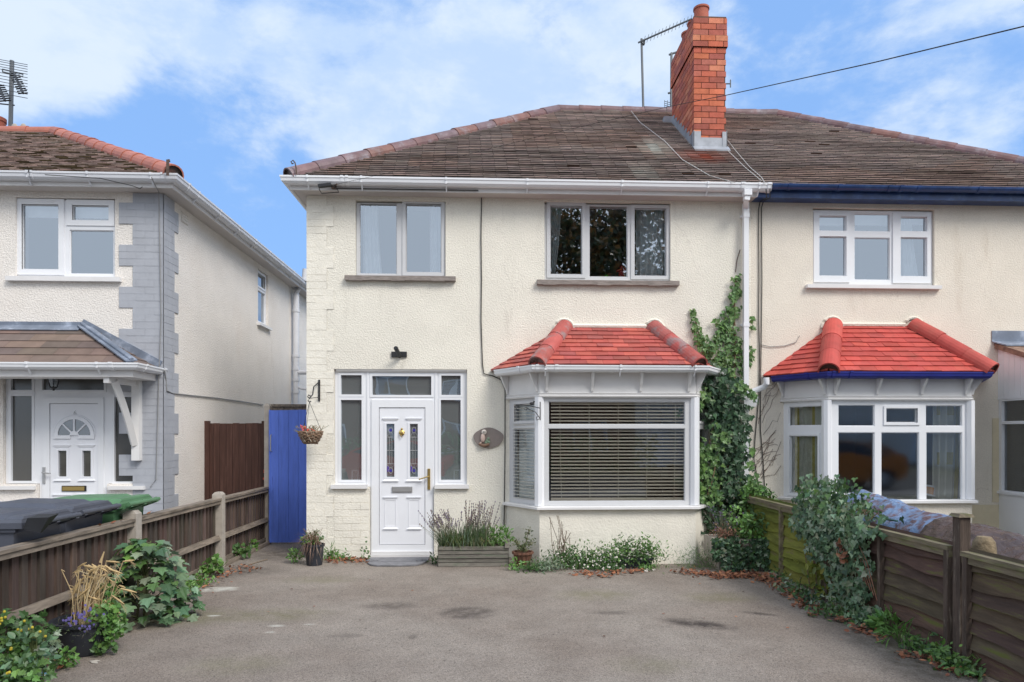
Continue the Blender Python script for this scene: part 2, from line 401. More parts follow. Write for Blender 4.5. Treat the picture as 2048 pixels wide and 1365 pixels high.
M['tile_red'] = mat('red_painted_tile', attr=True, rough=0.6, var=0.10, vscale=7, bump=0.2, bscale=50, bdist=0.004, spec=0.3, col2=(0.36, 0.10, 0.075), c2scale=3, c2lo=0.56, c2hi=0.8)
M['ridge_purple'] = mat('weathered_ridge_tile', attr=True, rough=0.55, var=0.18, vscale=7, col2=(0.27, 0.23, 0.25), c2scale=4, c2lo=0.5, c2hi=0.75, bump=0.2, bscale=50, bdist=0.004)
M['ridge_red'] = mat('red_ridge_tile', attr=True, rough=0.6, var=0.12, vscale=7, bump=0.2, bscale=50, bdist=0.004, col2=(0.30, 0.12, 0.09), c2scale=3.5, c2lo=0.52, c2hi=0.75)
M['ridge_worn'] = mat('worn_red_ridge_tile', attr=True, rough=0.65, var=0.12, vscale=7, col2=(0.30, 0.20, 0.20), c2scale=4.5, c2lo=0.48, c2hi=0.64, bump=0.2, bscale=50, bdist=0.004, grime=((0.6, 0.45, 0.42), 11, 0.7, 0.76, (1, 1, 1)))
M['mortar'] = mat('grey_mortar', (0.30, 0.265, 0.235), 0.95, bump=0.5, bscale=40, var=0.15, vscale=12)
M['dark_mortar'] = mat('dark_brick_mortar', (0.16, 0.085, 0.06), 0.95, var=0.15, vscale=12)
M['brick'] = mat('orange_brick', attr=True, rough=0.85, var=0.12, vscale=14, bump=0.35, bscale=70, bdist=0.004, spec=0.2)
M['pot_clay'] = mat('terracotta_pot', (0.42, 0.12, 0.075), 0.75, var=0.12, vscale=6)
M['lead'] = mat('lead_flashing', (0.36, 0.38, 0.42), 0.5, metal=0.2, var=0.15, vscale=6, grime=((0.55, 0.56, 0.58), 5, 0.6, 0.8, (1, 1, 1)))
M['lead_dark'] = mat('dark_lead', (0.20, 0.235, 0.30), 0.5, metal=0.2, var=0.2, vscale=4, col2=(0.33, 0.37, 0.45), c2scale=4)
M['slate_brown'] = mat('brown_slate', attr=True, rough=0.6, var=0.12, vscale=5, spec=0.35)
M['steel'] = mat('galvanised_steel', (0.14, 0.15, 0.16), 0.5, metal=0.3)
M['dark_metal'] = mat('dark_metal', (0.035, 0.035, 0.038), 0.5, metal=0.2)
M['rust'] = mat('rusty_iron', (0.11, 0.075, 0.06), 0.8, metal=0.1, var=0.3, vscale=20)
M['black_plastic'] = mat('black_plastic', (0.018, 0.019, 0.022), 0.45, var=0.2, vscale=5)
M['cable'] = mat('black_cable', (0.03, 0.03, 0.03), 0.6)
M['cable_grey'] = mat('grey_cable', (0.25, 0.25, 0.25), 0.6)
M['cable_white'] = mat('off_white_cable', (0.55, 0.53, 0.50), 0.6)
M['brass'] = mat('brass', (0.55, 0.40, 0.15), 0.32, metal=0.85)
M['chrome'] = mat('satin_silver', (0.50, 0.50, 0.50), 0.38, metal=0.7)
M['sill_stone'] = mat('worn_grey_timber_sill', (0.26, 0.225, 0.205), 0.85, var=0.25, vscale=8, stretch=(1, 6, 6), bump=0.5, bscale=20, bdist=0.008)
M['white_sill'] = mat('white_sill', (0.74, 0.73, 0.73), 0.5, var=0.03)
M['fence_board'] = mat('dark_fence_board', attr=True, rough=0.85, var=0.25, vscale=4, stretch=(4, 4, 0.5), bump=0.4, bscale=18, bdist=0.005, col2=(0.052, 0.048, 0.036), c2scale=3, c2lo=0.5, c2hi=0.75)
M['fence_rail'] = mat('weathered_fence_rail', (0.225, 0.185, 0.148), 0.85, var=0.3, vscale=6, stretch=(4, 0.6, 4), bump=0.5, bscale=20, bdist=0.005, col2=(0.10, 0.085, 0.062), c2scale=4, c2lo=0.5, c2hi=0.75)
M['concrete'] = mat('concrete_post', (0.40, 0.36, 0.315), 0.9, var=0.12, vscale=8, bump=0.4, bscale=60, bdist=0.006, col2=(0.22, 0.20, 0.15), c2scale=3, c2lo=0.56, c2hi=0.8)
M['waney'] = mat('waney_brown_board', attr=True, rough=0.85, var=0.28, vscale=3, stretch=(5, 0.8, 6), bump=0.6, bscale=12, bdist=0.008, col2=(0.085, 0.092, 0.022), c2scale=3.0, c2lo=0.52, c2hi=0.72)
M['waney_green'] = mat('algae_green_board', attr=True, rough=0.85, var=0.3, vscale=3, stretch=(5, 0.8, 6), bump=0.6, bscale=12, bdist=0.008, col2=(0.13, 0.105, 0.05), c2scale=3.0, c2lo=0.55, c2hi=0.75)
M['waney_post'] = mat('dark_timber_post', (0.080, 0.058, 0.046), 0.9, var=0.3, vscale=5, stretch=(6, 6, 0.7), bump=0.6, bscale=18, bdist=0.008, col2=(0.20, 0.165, 0.13), c2scale=6, c2lo=0.56, c2hi=0.7)
M['cap_rail'] = mat('mossy_cap_rail', (0.17, 0.14, 0.095), 0.9, var=0.3, vscale=5, stretch=(5, 0.8, 5), col2=(0.16, 0.17, 0.065), c2scale=6, c2lo=0.45, c2hi=0.7)
M['leaf'] = mat('leaf', attr=True, rough=0.42, trans=0.25, spec=0.5)
M['stem'] = mat('stem', attr=True, rough=0.8)
M['flower'] = mat('petal', attr=True, rough=0.7, trans=0.2)
M['dead_leaf'] = mat('dead_leaf', attr=True, rough=0.8)
M['soil'] = mat('soil', (0.045, 0.032, 0.022), 0.95, bump=0.8, bscale=60, bdist=0.02)
M['planter_wood'] = mat('grey_weathered_planter', attr=True, rough=0.9, var=0.3, vscale=4, stretch=(1, 6, 8), bump=0.5, bscale=20, bdist=0.006, col2=(0.10, 0.12, 0.085), c2scale=4, c2lo=0.5, c2hi=0.7)
M['pot_black'] = mat('black_pot', (0.030, 0.033, 0.042), 0.55, var=0.2, vscale=6)
M['pot_brown'] = mat('brown_ribbed_pot', (0.16, 0.075, 0.05), 0.7, var=0.25, vscale=10, bump=0.6, bscale=25, bdist=0.01, stretch=(3, 3, 1))
M['stone'] = mat('trough_stone', (0.36, 0.32, 0.27), 0.9, var=0.2, vscale=8, bump=0.5, bscale=30, bdist=0.01)
M['mat_rubber'] = mat('grey_doormat', (0.20, 0.20, 0.215), 0.85, var=0.15, vscale=14, bump=0.7, bscale=50, bdist=0.008)
M['wicker'] = mat('wicker', attr=True, rough=0.8)
M['plaque'] = mat('grey_slate_plaque', (0.235, 0.20, 0.185), 0.75, var=0.12, vscale=6, bump=0.2, bscale=30, bdist=0.004)
M['owl'] = mat('painted_resin', attr=True, rough=0.6)
M['bin_grey'] = mat('dark_grey_bin_plastic', (0.075, 0.082, 0.105), 0.42, var=0.12, vscale=4)
M['bin_green'] = mat('green_bin_plastic', (0.095, 0.215, 0.105), 0.42, var=0.12, vscale=4)
M['blind'] = mat('cream_blind_slat', (0.90, 0.80, 0.65), 0.45)
M['curtain'] = mat('white_curtain', (0.86, 0.90, 0.92), 0.9, var=0.05, vscale=4, trans=0.12)
M['curtain_check'] = mat('yellow_white_curtain', attr=True, rough=0.9, var=0.06, vscale=4, trans=0.25)
M['attr_paint'] = mat('coloured_paint', attr=True, rough=0.5)
M['attr_gloss'] = mat('gloss_paint', attr=True, rough=0.22, spec=0.6)
M['tarp'] = mat('brown_tarpaulin', attr=True, rough=0.36, bump=0.8, bscale=11, bdist=0.03, bdet=5, spec=0.55, col2=(0.13, 0.075, 0.08), c2scale=10, c2lo=0.43, c2hi=0.60, c2det=9)
M['tarp_plain'] = mat('plain_brown_tarpaulin', (0.085, 0.057, 0.048), 0.26, bump=0.8, bscale=10, bdist=0.03, bdet=4, spec=0.5, var=0.2, vscale=4)
M['glass_up'] = glass_mat('upper_pane', 0.35, (0.95, 0.97, 0.98), wav=0.0008)
M['glass_door'] = glass_mat('door_pane', 0.30, (0.88, 0.90, 0.90), wav=0.004, wscale=2.0, frost_or_glare=((0.36, 0.40, 0.40), 0.42))  # the panes' pale reflection is put into a diffuse grey share
M['glass_low'] = glass_mat('lower_pane', 0.10, (0.97, 0.98, 0.97), wav=0.002)
M['glass_wavy'] = glass_mat('bowed_pane', 0.17, (0.94, 0.96, 0.96), wav=0.004, wscale=1.6, rough=0.055)
M['glass_dim'] = glass_mat('obscured_pane', 0.06, (0.8, 0.8, 0.8), frost_or_glare=((0.105, 0.095, 0.08), 0.85), rough=0.25)
M['door_white'] = mat('white_door', (0.80, 0.81, 0.85), 0.3, var=0.012, spec=0.45)
# ================================================================== ground
def ground_material():
    m = bpy.data.materials.new('worn_tarmac'); m.use_nodes = True
    t = m.node_tree; t.nodes.clear(); N = t.nodes.new; Lk = t.links.new
    out = N('ShaderNodeOutputMaterial'); bs = N('ShaderNodeBsdfPrincipled'); Lk(bs.outputs[0], out.inputs[0])
    bs.inputs['Roughness'].default_value = 0.85; bs.inputs['Specular IOR Level'].default_value = 0.25
    tc = N('ShaderNodeTexCoord')
    def noise(s, det=3, ro=0.6, dist=0.0):
        n = N('ShaderNodeTexNoise'); n.inputs['Scale'].default_value = s; n.inputs['Detail'].default_value = det; n.inputs['Roughness'].default_value = ro
        n.inputs['Distortion'].default_value = dist
        Lk(tc.outputs['Object'], n.inputs['Vector']); return n.outputs['Fac']
    def rng(f, a, b, c, d):
        x = N('ShaderNodeMapRange'); x.interpolation_type = 'SMOOTHSTEP'; Lk(f, x.inputs[0])
        for i, y in enumerate((a, b, c, d)): x.inputs[i + 1].default_value = y
        return x.outputs[0]
    def mix(fac, a, b, bl='MIX'):
        x = N('ShaderNodeMix'); x.data_type = 'RGBA'; x.blend_type = bl
        if hasattr(fac, 'links'): Lk(fac, x.inputs[0])
        else: x.inputs[0].default_value = fac
        for s, y in ((6, a), (7, b)):
            if hasattr(y, 'links'): Lk(y, x.inputs[s])
            else: x.inputs[s].default_value = (*y, 1)
        return x.outputs[2]
    def mul(a, b):
        x = N('ShaderNodeMath'); x.operation = 'MULTIPLY'; Lk(a, x.inputs[0])
        if hasattr(b, 'links'): Lk(b, x.inputs[1])
        else: x.inputs[1].default_value = b
        return x.outputs[0]
    vor = N('ShaderNodeTexVoronoi'); vor.inputs['Scale'].default_value = 125; Lk(tc.outputs['Object'], vor.inputs['Vector'])
    sepc = N('ShaderNodeSeparateColor'); Lk(vor.outputs['Color'], sepc.inputs[0])
    stones = mix(sepc.outputs[0], (0.215, 0.185, 0.158), (0.365, 0.318, 0.276))
    cur = mix(rng(noise(0.55, 5), 0.36, 0.68, 0, 1), stones, mix(1.0, stones, (0.80, 0.76, 0.74), 'MULTIPLY'))
    cur = mix(rng(noise(3.0, 6), 0.3, 0.7, 0, 1), mix(1.0, cur, (0.91, 0.91, 0.91), 'MULTIPLY'), mix(1.0, cur, (1.08, 1.08, 1.08), 'MULTIPLY'))
    cur = mix(rng(noise(38, 2), 0.60, 0.72, 0, 0.75), cur, (0.085, 0.07, 0.062))
    def blob(x, y, r, col, amt, sx=1.0, hard=0.45, ang=0.0):
        nonlocal cur
        mp = N('ShaderNodeMapping'); mp.vector_type = 'TEXTURE'
        mp.inputs['Location'].default_value = (x, y, 0); mp.inputs['Rotation'].default_value = (0, 0, ang); mp.inputs['Scale'].default_value = (sx, 1, 1)
        Lk(tc.outputs['Object'], mp.inputs[0])
        ln = N('ShaderNodeVectorMath'); ln.operation = 'LENGTH'; Lk(mp.outputs[0], ln.inputs[0])
        f = rng(ln.outputs['Value'], r, r * hard, 0, 1)
        f = mul(f, rng(noise(7.0, 6, 0.7), 0.34, 0.60, 0.30, 1)); f = mul(f, amt)
        cur = mix(f, cur, col)
    moss = (0.155, 0.150, 0.060); dark = (0.062, 0.050, 0.045)
    for (u, v, r, sx, a) in ((370, 1235, 0.45, 1.7, 0.5), (560, 1230, 0.35, 1.8, 0.4), (1190, 1190, 0.35, 1.6, 0.45), (1440, 1195, 0.35, 1.6, 0.4), (640, 1160, 0.3, 2.0, 0.35), (1300, 1330, 0.3, 1.6, 0.25), (470, 1330, 0.35, 1.6, 0.3), (1830, 1300, 0.35, 1.0, 0.4)):
        g = G(u, v); blob(g.x, g.y, r, moss, a, sx, 0.1)
    g = G(935, 1226); blob(g.x, g.y, 0.27, dark, 0.72, 1.25, 0.5)
    g = G(780, 1212); blob(g.x, g.y, 0.20, dark, 0.55, 2.2, 0.2)
    g = G(1395, 1248); blob(g.x, g.y, 0.17, dark, 1.0, 2.6, 0.25, -0.5)
    g = G(1520, 1228); blob(g.x, g.y, 0.07, dark, 0.9, 3.2, 0.2, -0.5)
    g = G(1225, 1226); blob(g.x, g.y, 0.11, dark, 0.55, 2.4, 0.2)
    g = G(825, 1275); blob(g.x, g.y, 0.11, dark, 0.5, 0.5, 0.2)
    g = G(690, 1272); blob(g.x, g.y, 0.09, dark, 0.4, 2.5, 0.2)
    g = G(480, 1142); blob(g.x, g.y, 0.55, (0.055, 0.046, 0.038), 0.6, 1.3, 0.2)
    g = G(575, 1108); blob(g.x, g.y, 0.75, (0.06, 0.052, 0.04), 0.7, 0.9, 0.2)
    for (u, v) in ((1700, 1240), (1640, 1190), (1780, 1290), (1860, 1340), (1560, 1160)):
        g = G(u, v); blob(g.x, g.y, 0.55, (0.060, 0.052, 0.036), 0.72, 0.8, 0.1)
    for (u, v, r, sx, a) in ((430, 1180, 0.14, 2.2, 0.95), (447, 1176, 0.07, 3.0, 0.9), (428, 1232, 0.035, 2.4, 0.9), (553, 1252, 0.05, 2.2, 0.6), (540, 1265, 0.04, 1.5, 0.5), (620, 1249, 0.04, 2.0, 0.4)):
        g = G(u, v); blob(g.x, g.y, r, (0.58, 0.56, 0.50), a, sx, 0.3)
    Lk(cur, bs.inputs['Base Color'])
    b = N('ShaderNodeBump'); b.inputs['Strength'].default_value = 0.75; b.inputs['Distance'].default_value = 0.006
    Lk(vor.outputs['Distance'], b.inputs['Height']); Lk(b.outputs[0], bs.inputs['Normal'])
    return m
M['tarmac'] = ground_material()
M['earth'] = mat('rough_ground', (0.12, 0.11, 0.08), 0.95, var=0.2, vscale=2, col2=(0.07, 0.10, 0.035), c2scale=0.8, bump=0.5, bscale=20)
M['asphalt'] = mat('road_asphalt', (0.055, 0.055, 0.057), 0.85, var=0.15, vscale=3, fine=0.2)
M['slabs'] = mat('pavement_slabs', (0.26, 0.245, 0.23), 0.9, var=0.12, vscale=3, fine=0.1)
def sheet(name, x0, x1, y0, y1, z, m, kind='structure'):
    b = MB(); b.face([(x0, y0, z), (x1, y0, z), (x1, y1, z), (x0, y1, z)]); o = b.build(name, m); tag(o, kind=kind); return o
sheet('ground', -160, 160, -160, 160, -0.02, M['earth'])
dv = MB(); dv.face([(-3.30, -0.6, 0), (3.35, -0.6, 0), (3.35, 9.12, 0), (-3.30, 9.12, 0)])
dv.face([(-3.30, 9.12, 0), (-2.43, 9.12, 0), (-2.43, 16, 0), (-3.30, 16, 0)])
drive = dv.build('driveway', M['tarmac'])
for v in drive.data.vertices: v.co.x += drive.location.x; v.co.y += drive.location.y
drive.location = (0, 0, 0)
tag(drive, kind='structure')
sheet('front_yard', -9.6, -3.44, -0.6, 9.12, -0.004, M['slabs'])
sheet('front_garden', 3.45, 10.5, -0.6, 9.12, -0.004, M['earth'])
b = MB(); b.box(-60, 60, -2.6, -0.6, -0.10, -0.008); tag(b.build('pavement', M['slabs']), kind='structure')
sheet('road', -60, 60, -9.4, -2.6, -0.012, M['asphalt'])

# ================================================================== house helpers
YF = 9.10
LF = Loc((0, YF), (1, 0))          # the common front wall plane, s = x
def FZ(u, v, Y=YF): return PZ(u, v, Y)
def FR(u0, u1, v0, v1, Y=YF):
    """rect on a frontal plane from photo measurements: x0, x1, z0, z1"""
    uc = (u0 + u1) / 2
    return (PX(u0, Y), PX(u1, Y), PZ(uc, v1, Y), PZ(uc, v0, Y))

def tiles(mb, poly, e_dir, gauge, width, thick, colf, rnd, jit=0.004, edgef=None, lift=0.0, start=0.0, hgt=None, tail=0.004):
    """courses of separate plain tiles over a planar convex polygon; poly[0] is on the eave line"""
    o = Vector(poly[0]); e = Vector(e_dir).normalized()
    n = None
    for i in range(2, len(poly)):
        c = (Vector(poly[1]) - o).cross(Vector(poly[i]) - o)
        if c.length > 1e-5: n = c.normalized(); break
    if n.z < 0: n = -n
    s = n.cross(e).normalized()
    if s.z < 0: s = -s
    q = [((Vector(p) - o).dot(e), (Vector(p) - o).dot(s)) for p in poly]
    ymax = max(b for a, b in q); k = 0
    y = start
    while y < ymax - 0.01:
        ym = min(y + gauge * 0.5, ymax - 0.004)
        xs = []
        for (a, b), (c, d) in zip(q, q[1:] + q[:1]):
            if (b - ym) * (d - ym) < 0: xs.append(a + (c - a) * (ym - b) / (d - b))
            elif b == ym: xs.append(a)
        if len(xs) >= 2:
            xa, xb = min(xs), max(xs)
            x = xa - (width * (0.5 if k % 2 else 0.0) + rnd.uniform(0, 0.02))
            sag = 0.004 * math.sin(k * 1.7)
            while x < xb:
                w = width * rnd.uniform(0.985, 1.0)
                x0, x1 = max(x, xa), min(x + w - 0.003, xb)
                x += w
                if x1 - x0 < 0.02: continue
                jy = rnd.gauss(0, jit); hh = (hgt or thick * 1.15) + abs(rnd.gauss(0, jit * 0.8)); tw = rnd.gauss(0, jit * 0.5)
                y0 = y + jy + sag; y1 = y + gauge * 1.25
                y1 = min(y1, ymax + gauge * 0.2)
                def pt(a, b, h): return o + e * a + s * b + n * (h + lift)
                top = [pt(x0, y0, hh + tw), pt(x1, y0, hh - tw), pt(x1, y1, tail), pt(x0, y1, tail)]
                bot = [pt(x0, y0, hh + tw - thick), pt(x1, y0, hh - tw - thick), pt(x1, y1, tail - thick), pt(x0, y1, tail - thick)]
                c = colf(rnd); ce = edgef(rnd, c, pt(x0, y0, 0)) if edgef else c
                mb.face(top, c); mb.face([bot[0], bot[1], top[1], top[0]], ce)
                mb.face([bot[3], bot[0], top[0], top[3]], c); mb.face([bot[1], bot[2], top[2], top[1]], c); mb.face([bot[1], bot[0], bot[3], bot[2]], c)
        y += gauge; k += 1

def half_round(mb, a, b, r, seg, colf, rnd, n=10, flare=0.06, sink=0.25, hollow=True, endcol=(0.06, 0.045, 0.04)):
    """overlapping half-round tiles from a (bottom) to b (top)"""
    a = Vector(a); b = Vector(b); d = (b - a); Ln = d.length; d.normalize()
    side = d.cross(Vector((0, 0, 1))).normalized(); up = side.cross(d).normalized()
    cnt = max(1, round(Ln / seg)); L = Ln / cnt
    for i in range(cnt):
        c = colf(rnd); jl = rnd.gauss(0, 0.004)
        p0 = a + d * (i * L - (0.012 if i else 0.0)) + up * jl; p1 = a + d * ((i + 1) * L + 0.03)
        r0 = r * (1 + flare); r1 = r * (1 - flare * 0.5)
        rings = []
        for p, rr in ((p0, r0), (p0 + d * 0.03, r0), (p1, r1)):
            rings.append([p + side * (math.cos(math.pi * k / n * 1.12 - 0.19) * rr) + up * (math.sin(math.pi * k / n * 1.12 - 0.19) * rr - sink * r) for k in range(n + 1)])
        for q0, q1 in zip(rings, rings[1:]):
            for k in range(n): mb.face([q0[k], q0[k + 1], q1[k + 1], q1[k]], c)
        th = 0.018
        inner = [p0 + side * (math.cos(math.pi * k / n * 1.12 - 0.19) * (r0 - th)) + up * (math.sin(math.pi * k / n * 1.12 - 0.19) * (r0 - th) - sink * r) for k in range(n + 1)]
        for k in range(n): mb.face([inner[k], inner[k + 1], rings[0][k + 1], rings[0][k]], vary(c, 0.05, rnd))
        if i == 0:   # mortared end, set back
            inb = [p + d * 0.03 for p in inner]
            for k in range(n): mb.face([inner[k + 1], inner[k], inb[k], inb[k + 1]], endcol)
            mb.face(list(reversed(inb)), endcol)

def window_unit(L, s0, s1, z0, z1, cells, mf, parent, name='window', d_back=-0.10, d_front=-0.04, casement=0.0, gm=None, glass_name='pane', cw=0.035, seal=True, extra=None):
    """frame plate with openings; cells = (s0,s1,z0,z1,opens)"""
    f = MB()
    f.plate(L, s0, s1, z0, z1, d_back, d_front, [c[:4] for c in cells])
    for c in cells:
        if len(c) > 4 and c[4]:
            w = cw
            f.plate(L, c[0] - w, c[1] + w, c[2] - w, c[3] + w, d_front - 0.012, d_front + 0.014, [c[:4]])
        e = 0.010   # glazing bead, a thin sloped lip
        f.plate(L, c[0], c[1], c[2], c[3], d_front - 0.03, d_front - 0.012, [(c[0] + e, c[1] - e, c[2] + e, c[3] - e)])
    if extra: extra(f)
    fo = f.build(name, mf, parent)
    g = MB()
    for c in cells:
        g.face([L.p(c[0], d_front - 0.026, c[2]), L.p(c[1], d_front - 0.026, c[2]), L.p(c[1], d_front - 0.026, c[3]), L.p(c[0], d_front - 0.026, c[3])])
    g.build(glass_name, gm, fo)
    return fo

def gutter_prof(d0, z, w=0.105, h=0.10):
    """open ogee-fronted gutter hung with its back at d0 and its top at z"""
    t = 0.008
    return [(d0, z), (d0, z - h * 0.95), (d0 + w * 0.25, z - h), (d0 + w * 0.62, z - h * 0.92), (d0 + w * 0.86, z - h * 0.66), (d0 + w * 0.92, z - h * 0.3), (d0 + w, z - h * 0.22), (d0 + w, z),
            (d0 + w - t, z), (d0 + w - t, z - h * 0.18), (d0 + w * 0.84, z - h * 0.28), (d0 + w * 0.78, z - h * 0.62), (d0 + w * 0.56, z - h * 0.84), (d0 + w * 0.25, z - h * 0.9), (d0 + t, z - h * 0.86), (d0 + t, z)]
def gutter_clips(mb, L, spots, d0, z, w=0.105, h=0.10, tail=0.0):
    for s in spots:
        mb.lbox(L, s - 0.012, s + 0.012, d0 + w * 0.5, d0 + w + 0.007, z - h * 0.28, z + 0.006)
        mb.lbox(L, s - 0.010, s + 0.010, d0 + w * 0.60, d0 + w * 0.93, z - h * 0.75, z - h * 0.26)
        mb.bar(L.p(s, d0 + w * 0.72, z - h * 0.7), L.p(s, d0 + 0.005, z - h - 0.05 - tail), 0.016, 0.012)
def gutter_joint(mb, L, s, d0, z, w=0.105, h=0.10, ln=0.10):
    pr = [(d, zz_) for d, zz_ in gutter_prof(d0, z + 0.006, w + 0.008, h + 0.012)]
    a, b_ = L.p(s - ln / 2, 0, 0), L.p(s + ln / 2, 0, 0)
    mb.sweep([(a.x, a.y), (b_.x, b_.y)], pr)

XL = PX(613, YF); XP = 3.53            # left corner of the house, party line
EAVE_D = 0.285                         # how far the tiles stand out from the wall
EY = YF - EAVE_D
Z_GUT = PZ(1000, 357, 8.77)            # gutter top
Z_FAB = PZ(1000, 385.5, 8.88)          # fascia bottom = soffit
Z_EAVE = Z_GUT - 0.005
SL = 0.76
def on_roof(u, v, zE=Z_EAVE, sl=SL, ey=EY, lift=0.03):
    d = ray(u, v); k = d.z / d.y
    Y = (sl * ey - zE - lift + CAMZ) / (sl - k)
    return P(u, v, Y)
hipT = on_roof(1115, 217)
Y_R, Z_R = hipT.y, Z_EAVE + SL * (hipT.y - EY)
X_H1 = hipT.x; X_H2 = 2 * XP - X_H1 + PX(1557, Y_R) * 0
X_H2 = PX(1553, Y_R)
XE1 = XL - EAVE_D + 0.085; XE2 = X_H2 + (X_H1 - XE1) * 1.02
print('roof', XE1, X_H1, X_H2, XE2, Y_R, Z_R, Z_EAVE)

rt = random.Random(5)
def main_tile(r):
    b = r.choice([(0.058, 0.036, 0.029), (0.048, 0.031, 0.026), (0.066, 0.040, 0.031), (0.042, 0.029, 0.025), (0.085, 0.044, 0.032)])
    return vary(b, 0.2, r, 0.05)
from mathutils import noise as mnoise
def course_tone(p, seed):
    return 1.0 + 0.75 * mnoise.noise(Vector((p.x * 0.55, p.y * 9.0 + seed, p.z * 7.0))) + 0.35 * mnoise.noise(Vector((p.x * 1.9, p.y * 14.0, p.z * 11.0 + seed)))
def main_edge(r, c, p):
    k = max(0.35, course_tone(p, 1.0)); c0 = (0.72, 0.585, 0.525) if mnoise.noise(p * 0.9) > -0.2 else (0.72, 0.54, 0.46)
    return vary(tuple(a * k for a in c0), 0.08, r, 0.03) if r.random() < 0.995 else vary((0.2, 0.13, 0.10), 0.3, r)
def main_ridge(r): return vary(r.choice([(0.185, 0.108, 0.112), (0.19, 0.100, 0.098), (0.165, 0.108, 0.118), (0.23, 0.112, 0.092)]), 0.12, r)

def roof_half(parent, poly_front, other_polys, ridge_lines, name='roof'):
    rb = MB()
    tiles(rb, poly_front, (1, 0, 0), 0.086, 0.168, 0.0150, main_tile, rt, 0.0016, main_edge, hgt=0.028, tail=-0.007)
    for i, pl in enumerate([poly_front] + other_polys):
        rb.face([(p[0], p[1], p[2] - 0.032) for p in pl], (0.03, 0.025, 0.022))
    q0, q1, q2 = on_roof(1310, 295), on_roof(1405, 312), on_roof(1290, 345)
    for i, f in enumerate(rb.f):
        c = sum((Vector(rb.v[k]) for k in f), Vector()) / len(f)
        for q, ra, cc, am in ((q0, 0.5, (0.66, 0.68, 0.64), 1.0), (q2, 0.45, (0.62, 0.63, 0.58), 0.7), (q1, 0.5, (0.50, 0.13, 0.07), 0.8)):
            d = ((c.x - q.x) ** 2 * 3.2 + (c.y - q.y) ** 2) ** 0.5 / ra if q is not q1 else ((c.x - q.x) ** 2 + (c.y - q.y) ** 2 * 2) ** 0.5 / ra
            w_ = max(0, 1 - d) * am * rt.uniform(0.5, 1.3)
            if w_ > 0: rb.c[i] = tuple(a_ * (1 - min(1, w_)) + b__ * min(1, w_) for a_, b__ in zip(rb.c[i], cc))
    ro = rb.build(name, M['tile'], parent)
    rr = MB()
    for (a, b_, r_, sg) in ridge_lines: half_round(rr, a, b_, r_, sg, main_ridge, rt)
    rr.build('ridge_tiles', M['ridge_purple'], ro, smooth=True)
    mm = MB()   # the mortar bed below the hip tiles
    for (a, b_, r_, sg) in ridge_lines:
        a = Vector(a); b_ = Vector(b_)
        cnt = int((b_ - a).length / 0.12)
        pts = [a.lerp(b_, i / cnt) + Vector((0, 0, -0.015 + rt.uniform(-0.012, 0.012))) for i in range(2, cnt + 1)]
        mm.tube([p + Vector((0, 0, -r_ * 0.42)) for p in pts], [r_ * rt.uniform(0.92, 1.06) for _ in pts], 8)
    mm.build('mortar_bed', M['mortar'], ro)
    return ro

Y_B = 2 * Y_R - EY
c_fl, c_fp = (XE1, EY, Z_EAVE), (XP, EY, Z_EAVE)
r_l, r_p, r_r = (X_H1, Y_R, Z_R), (XP, Y_R, Z_R), (X_H2, Y_R, Z_R)
c_bl, c_bp = (XE1, Y_B, Z_EAVE), (XP, Y_B, Z_EAVE)
c_fr, c_br = (XE2, EY, Z_EAVE), (XE2, Y_B, Z_EAVE)

# ================================================================== the cream semi
house = thing('semi_detached_house', ((XL + XP) / 2, YF + 2.5, 0), 'cream roughcast semi-detached house with white front door, red tiled bay roof and brown roof', 'house')
ZT = Z_FAB + 0.002                      # wall top meets the soffit
W1 = FR(711, 891, 402, 556); W2 = FR(1089, 1341, 405, 562)
DO = FR(668, 934, 739, 1113); side_z = PZ(700, 975, YF)
xd0, xd1 = PX(739, YF), PX(868, YF)
BY = 8.50                               # front of the bay
bx0, bx1 = PX(1079, BY), PX(1391, BY)
bw0, bw1 = bx0 - 0.40, bx1 + 0.40
bz_sill = PZ(1235, 1013, BY); bz_head = PZ(1235, 795, BY)
holes = [W1, W2, (DO[0], DO[1], side_z, DO[3]), (xd0, xd1, 0.03, DO[3]), (bw0 + 0.05, bw1 - 0.05, bz_sill - 0.02, bz_head + 0.1)]
w = MB()
w.plate(LF, XL, XP, -0.02, ZT, -0.25, 0, holes)
w.box(XL, XL + 0.25, YF + 0.25, Y_B - 0.3, -0.02, ZT); w.box(XL, XP, Y_B - 0.3, Y_B - 0.05, -0.02, ZT)
w.box(XP - 0.11, XP, YF + 0.25, Y_B - 0.3, -0.02, ZT)
w.build('wall', M['render_main'], house)
# rooms behind the windows
rm = MB()
xa, xb, ya, yb = XL + 0.26, XP - 0.12, YF + 0.26, Y_B - 0.32
def room(mb, x0, x1, y0, y1, z0, z1, t=0.05):
    mb.box(x0, x1, y1, y1 + t, z0, z1); mb.box(x0 - t, x0, y0, y1, z0, z1); mb.box(x1, x1 + t, y0, y1, z0, z1)
    mb.box(x0, x1, y0, y1, z1, z1 + t); mb.box(x0, x1, y0, y1, z0 - t, z0)
xpart = PX(955, YF)
room(rm, xa + 0.06, xpart - 0.06, ya, ya + 3.4, 2.72, ZT - 0.1); room(rm, xpart + 0.06, xb - 0.06, ya, ya + 3.4, 2.72, ZT - 0.1)
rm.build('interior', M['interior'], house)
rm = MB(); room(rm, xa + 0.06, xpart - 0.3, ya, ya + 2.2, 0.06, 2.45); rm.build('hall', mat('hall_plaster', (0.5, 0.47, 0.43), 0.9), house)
rm = MB(); room(rm, xpart + 0.06, xb - 0.06, ya, ya + 3.8, 0.06, 2.45); rm.build('lounge', M['room_dark'], house)

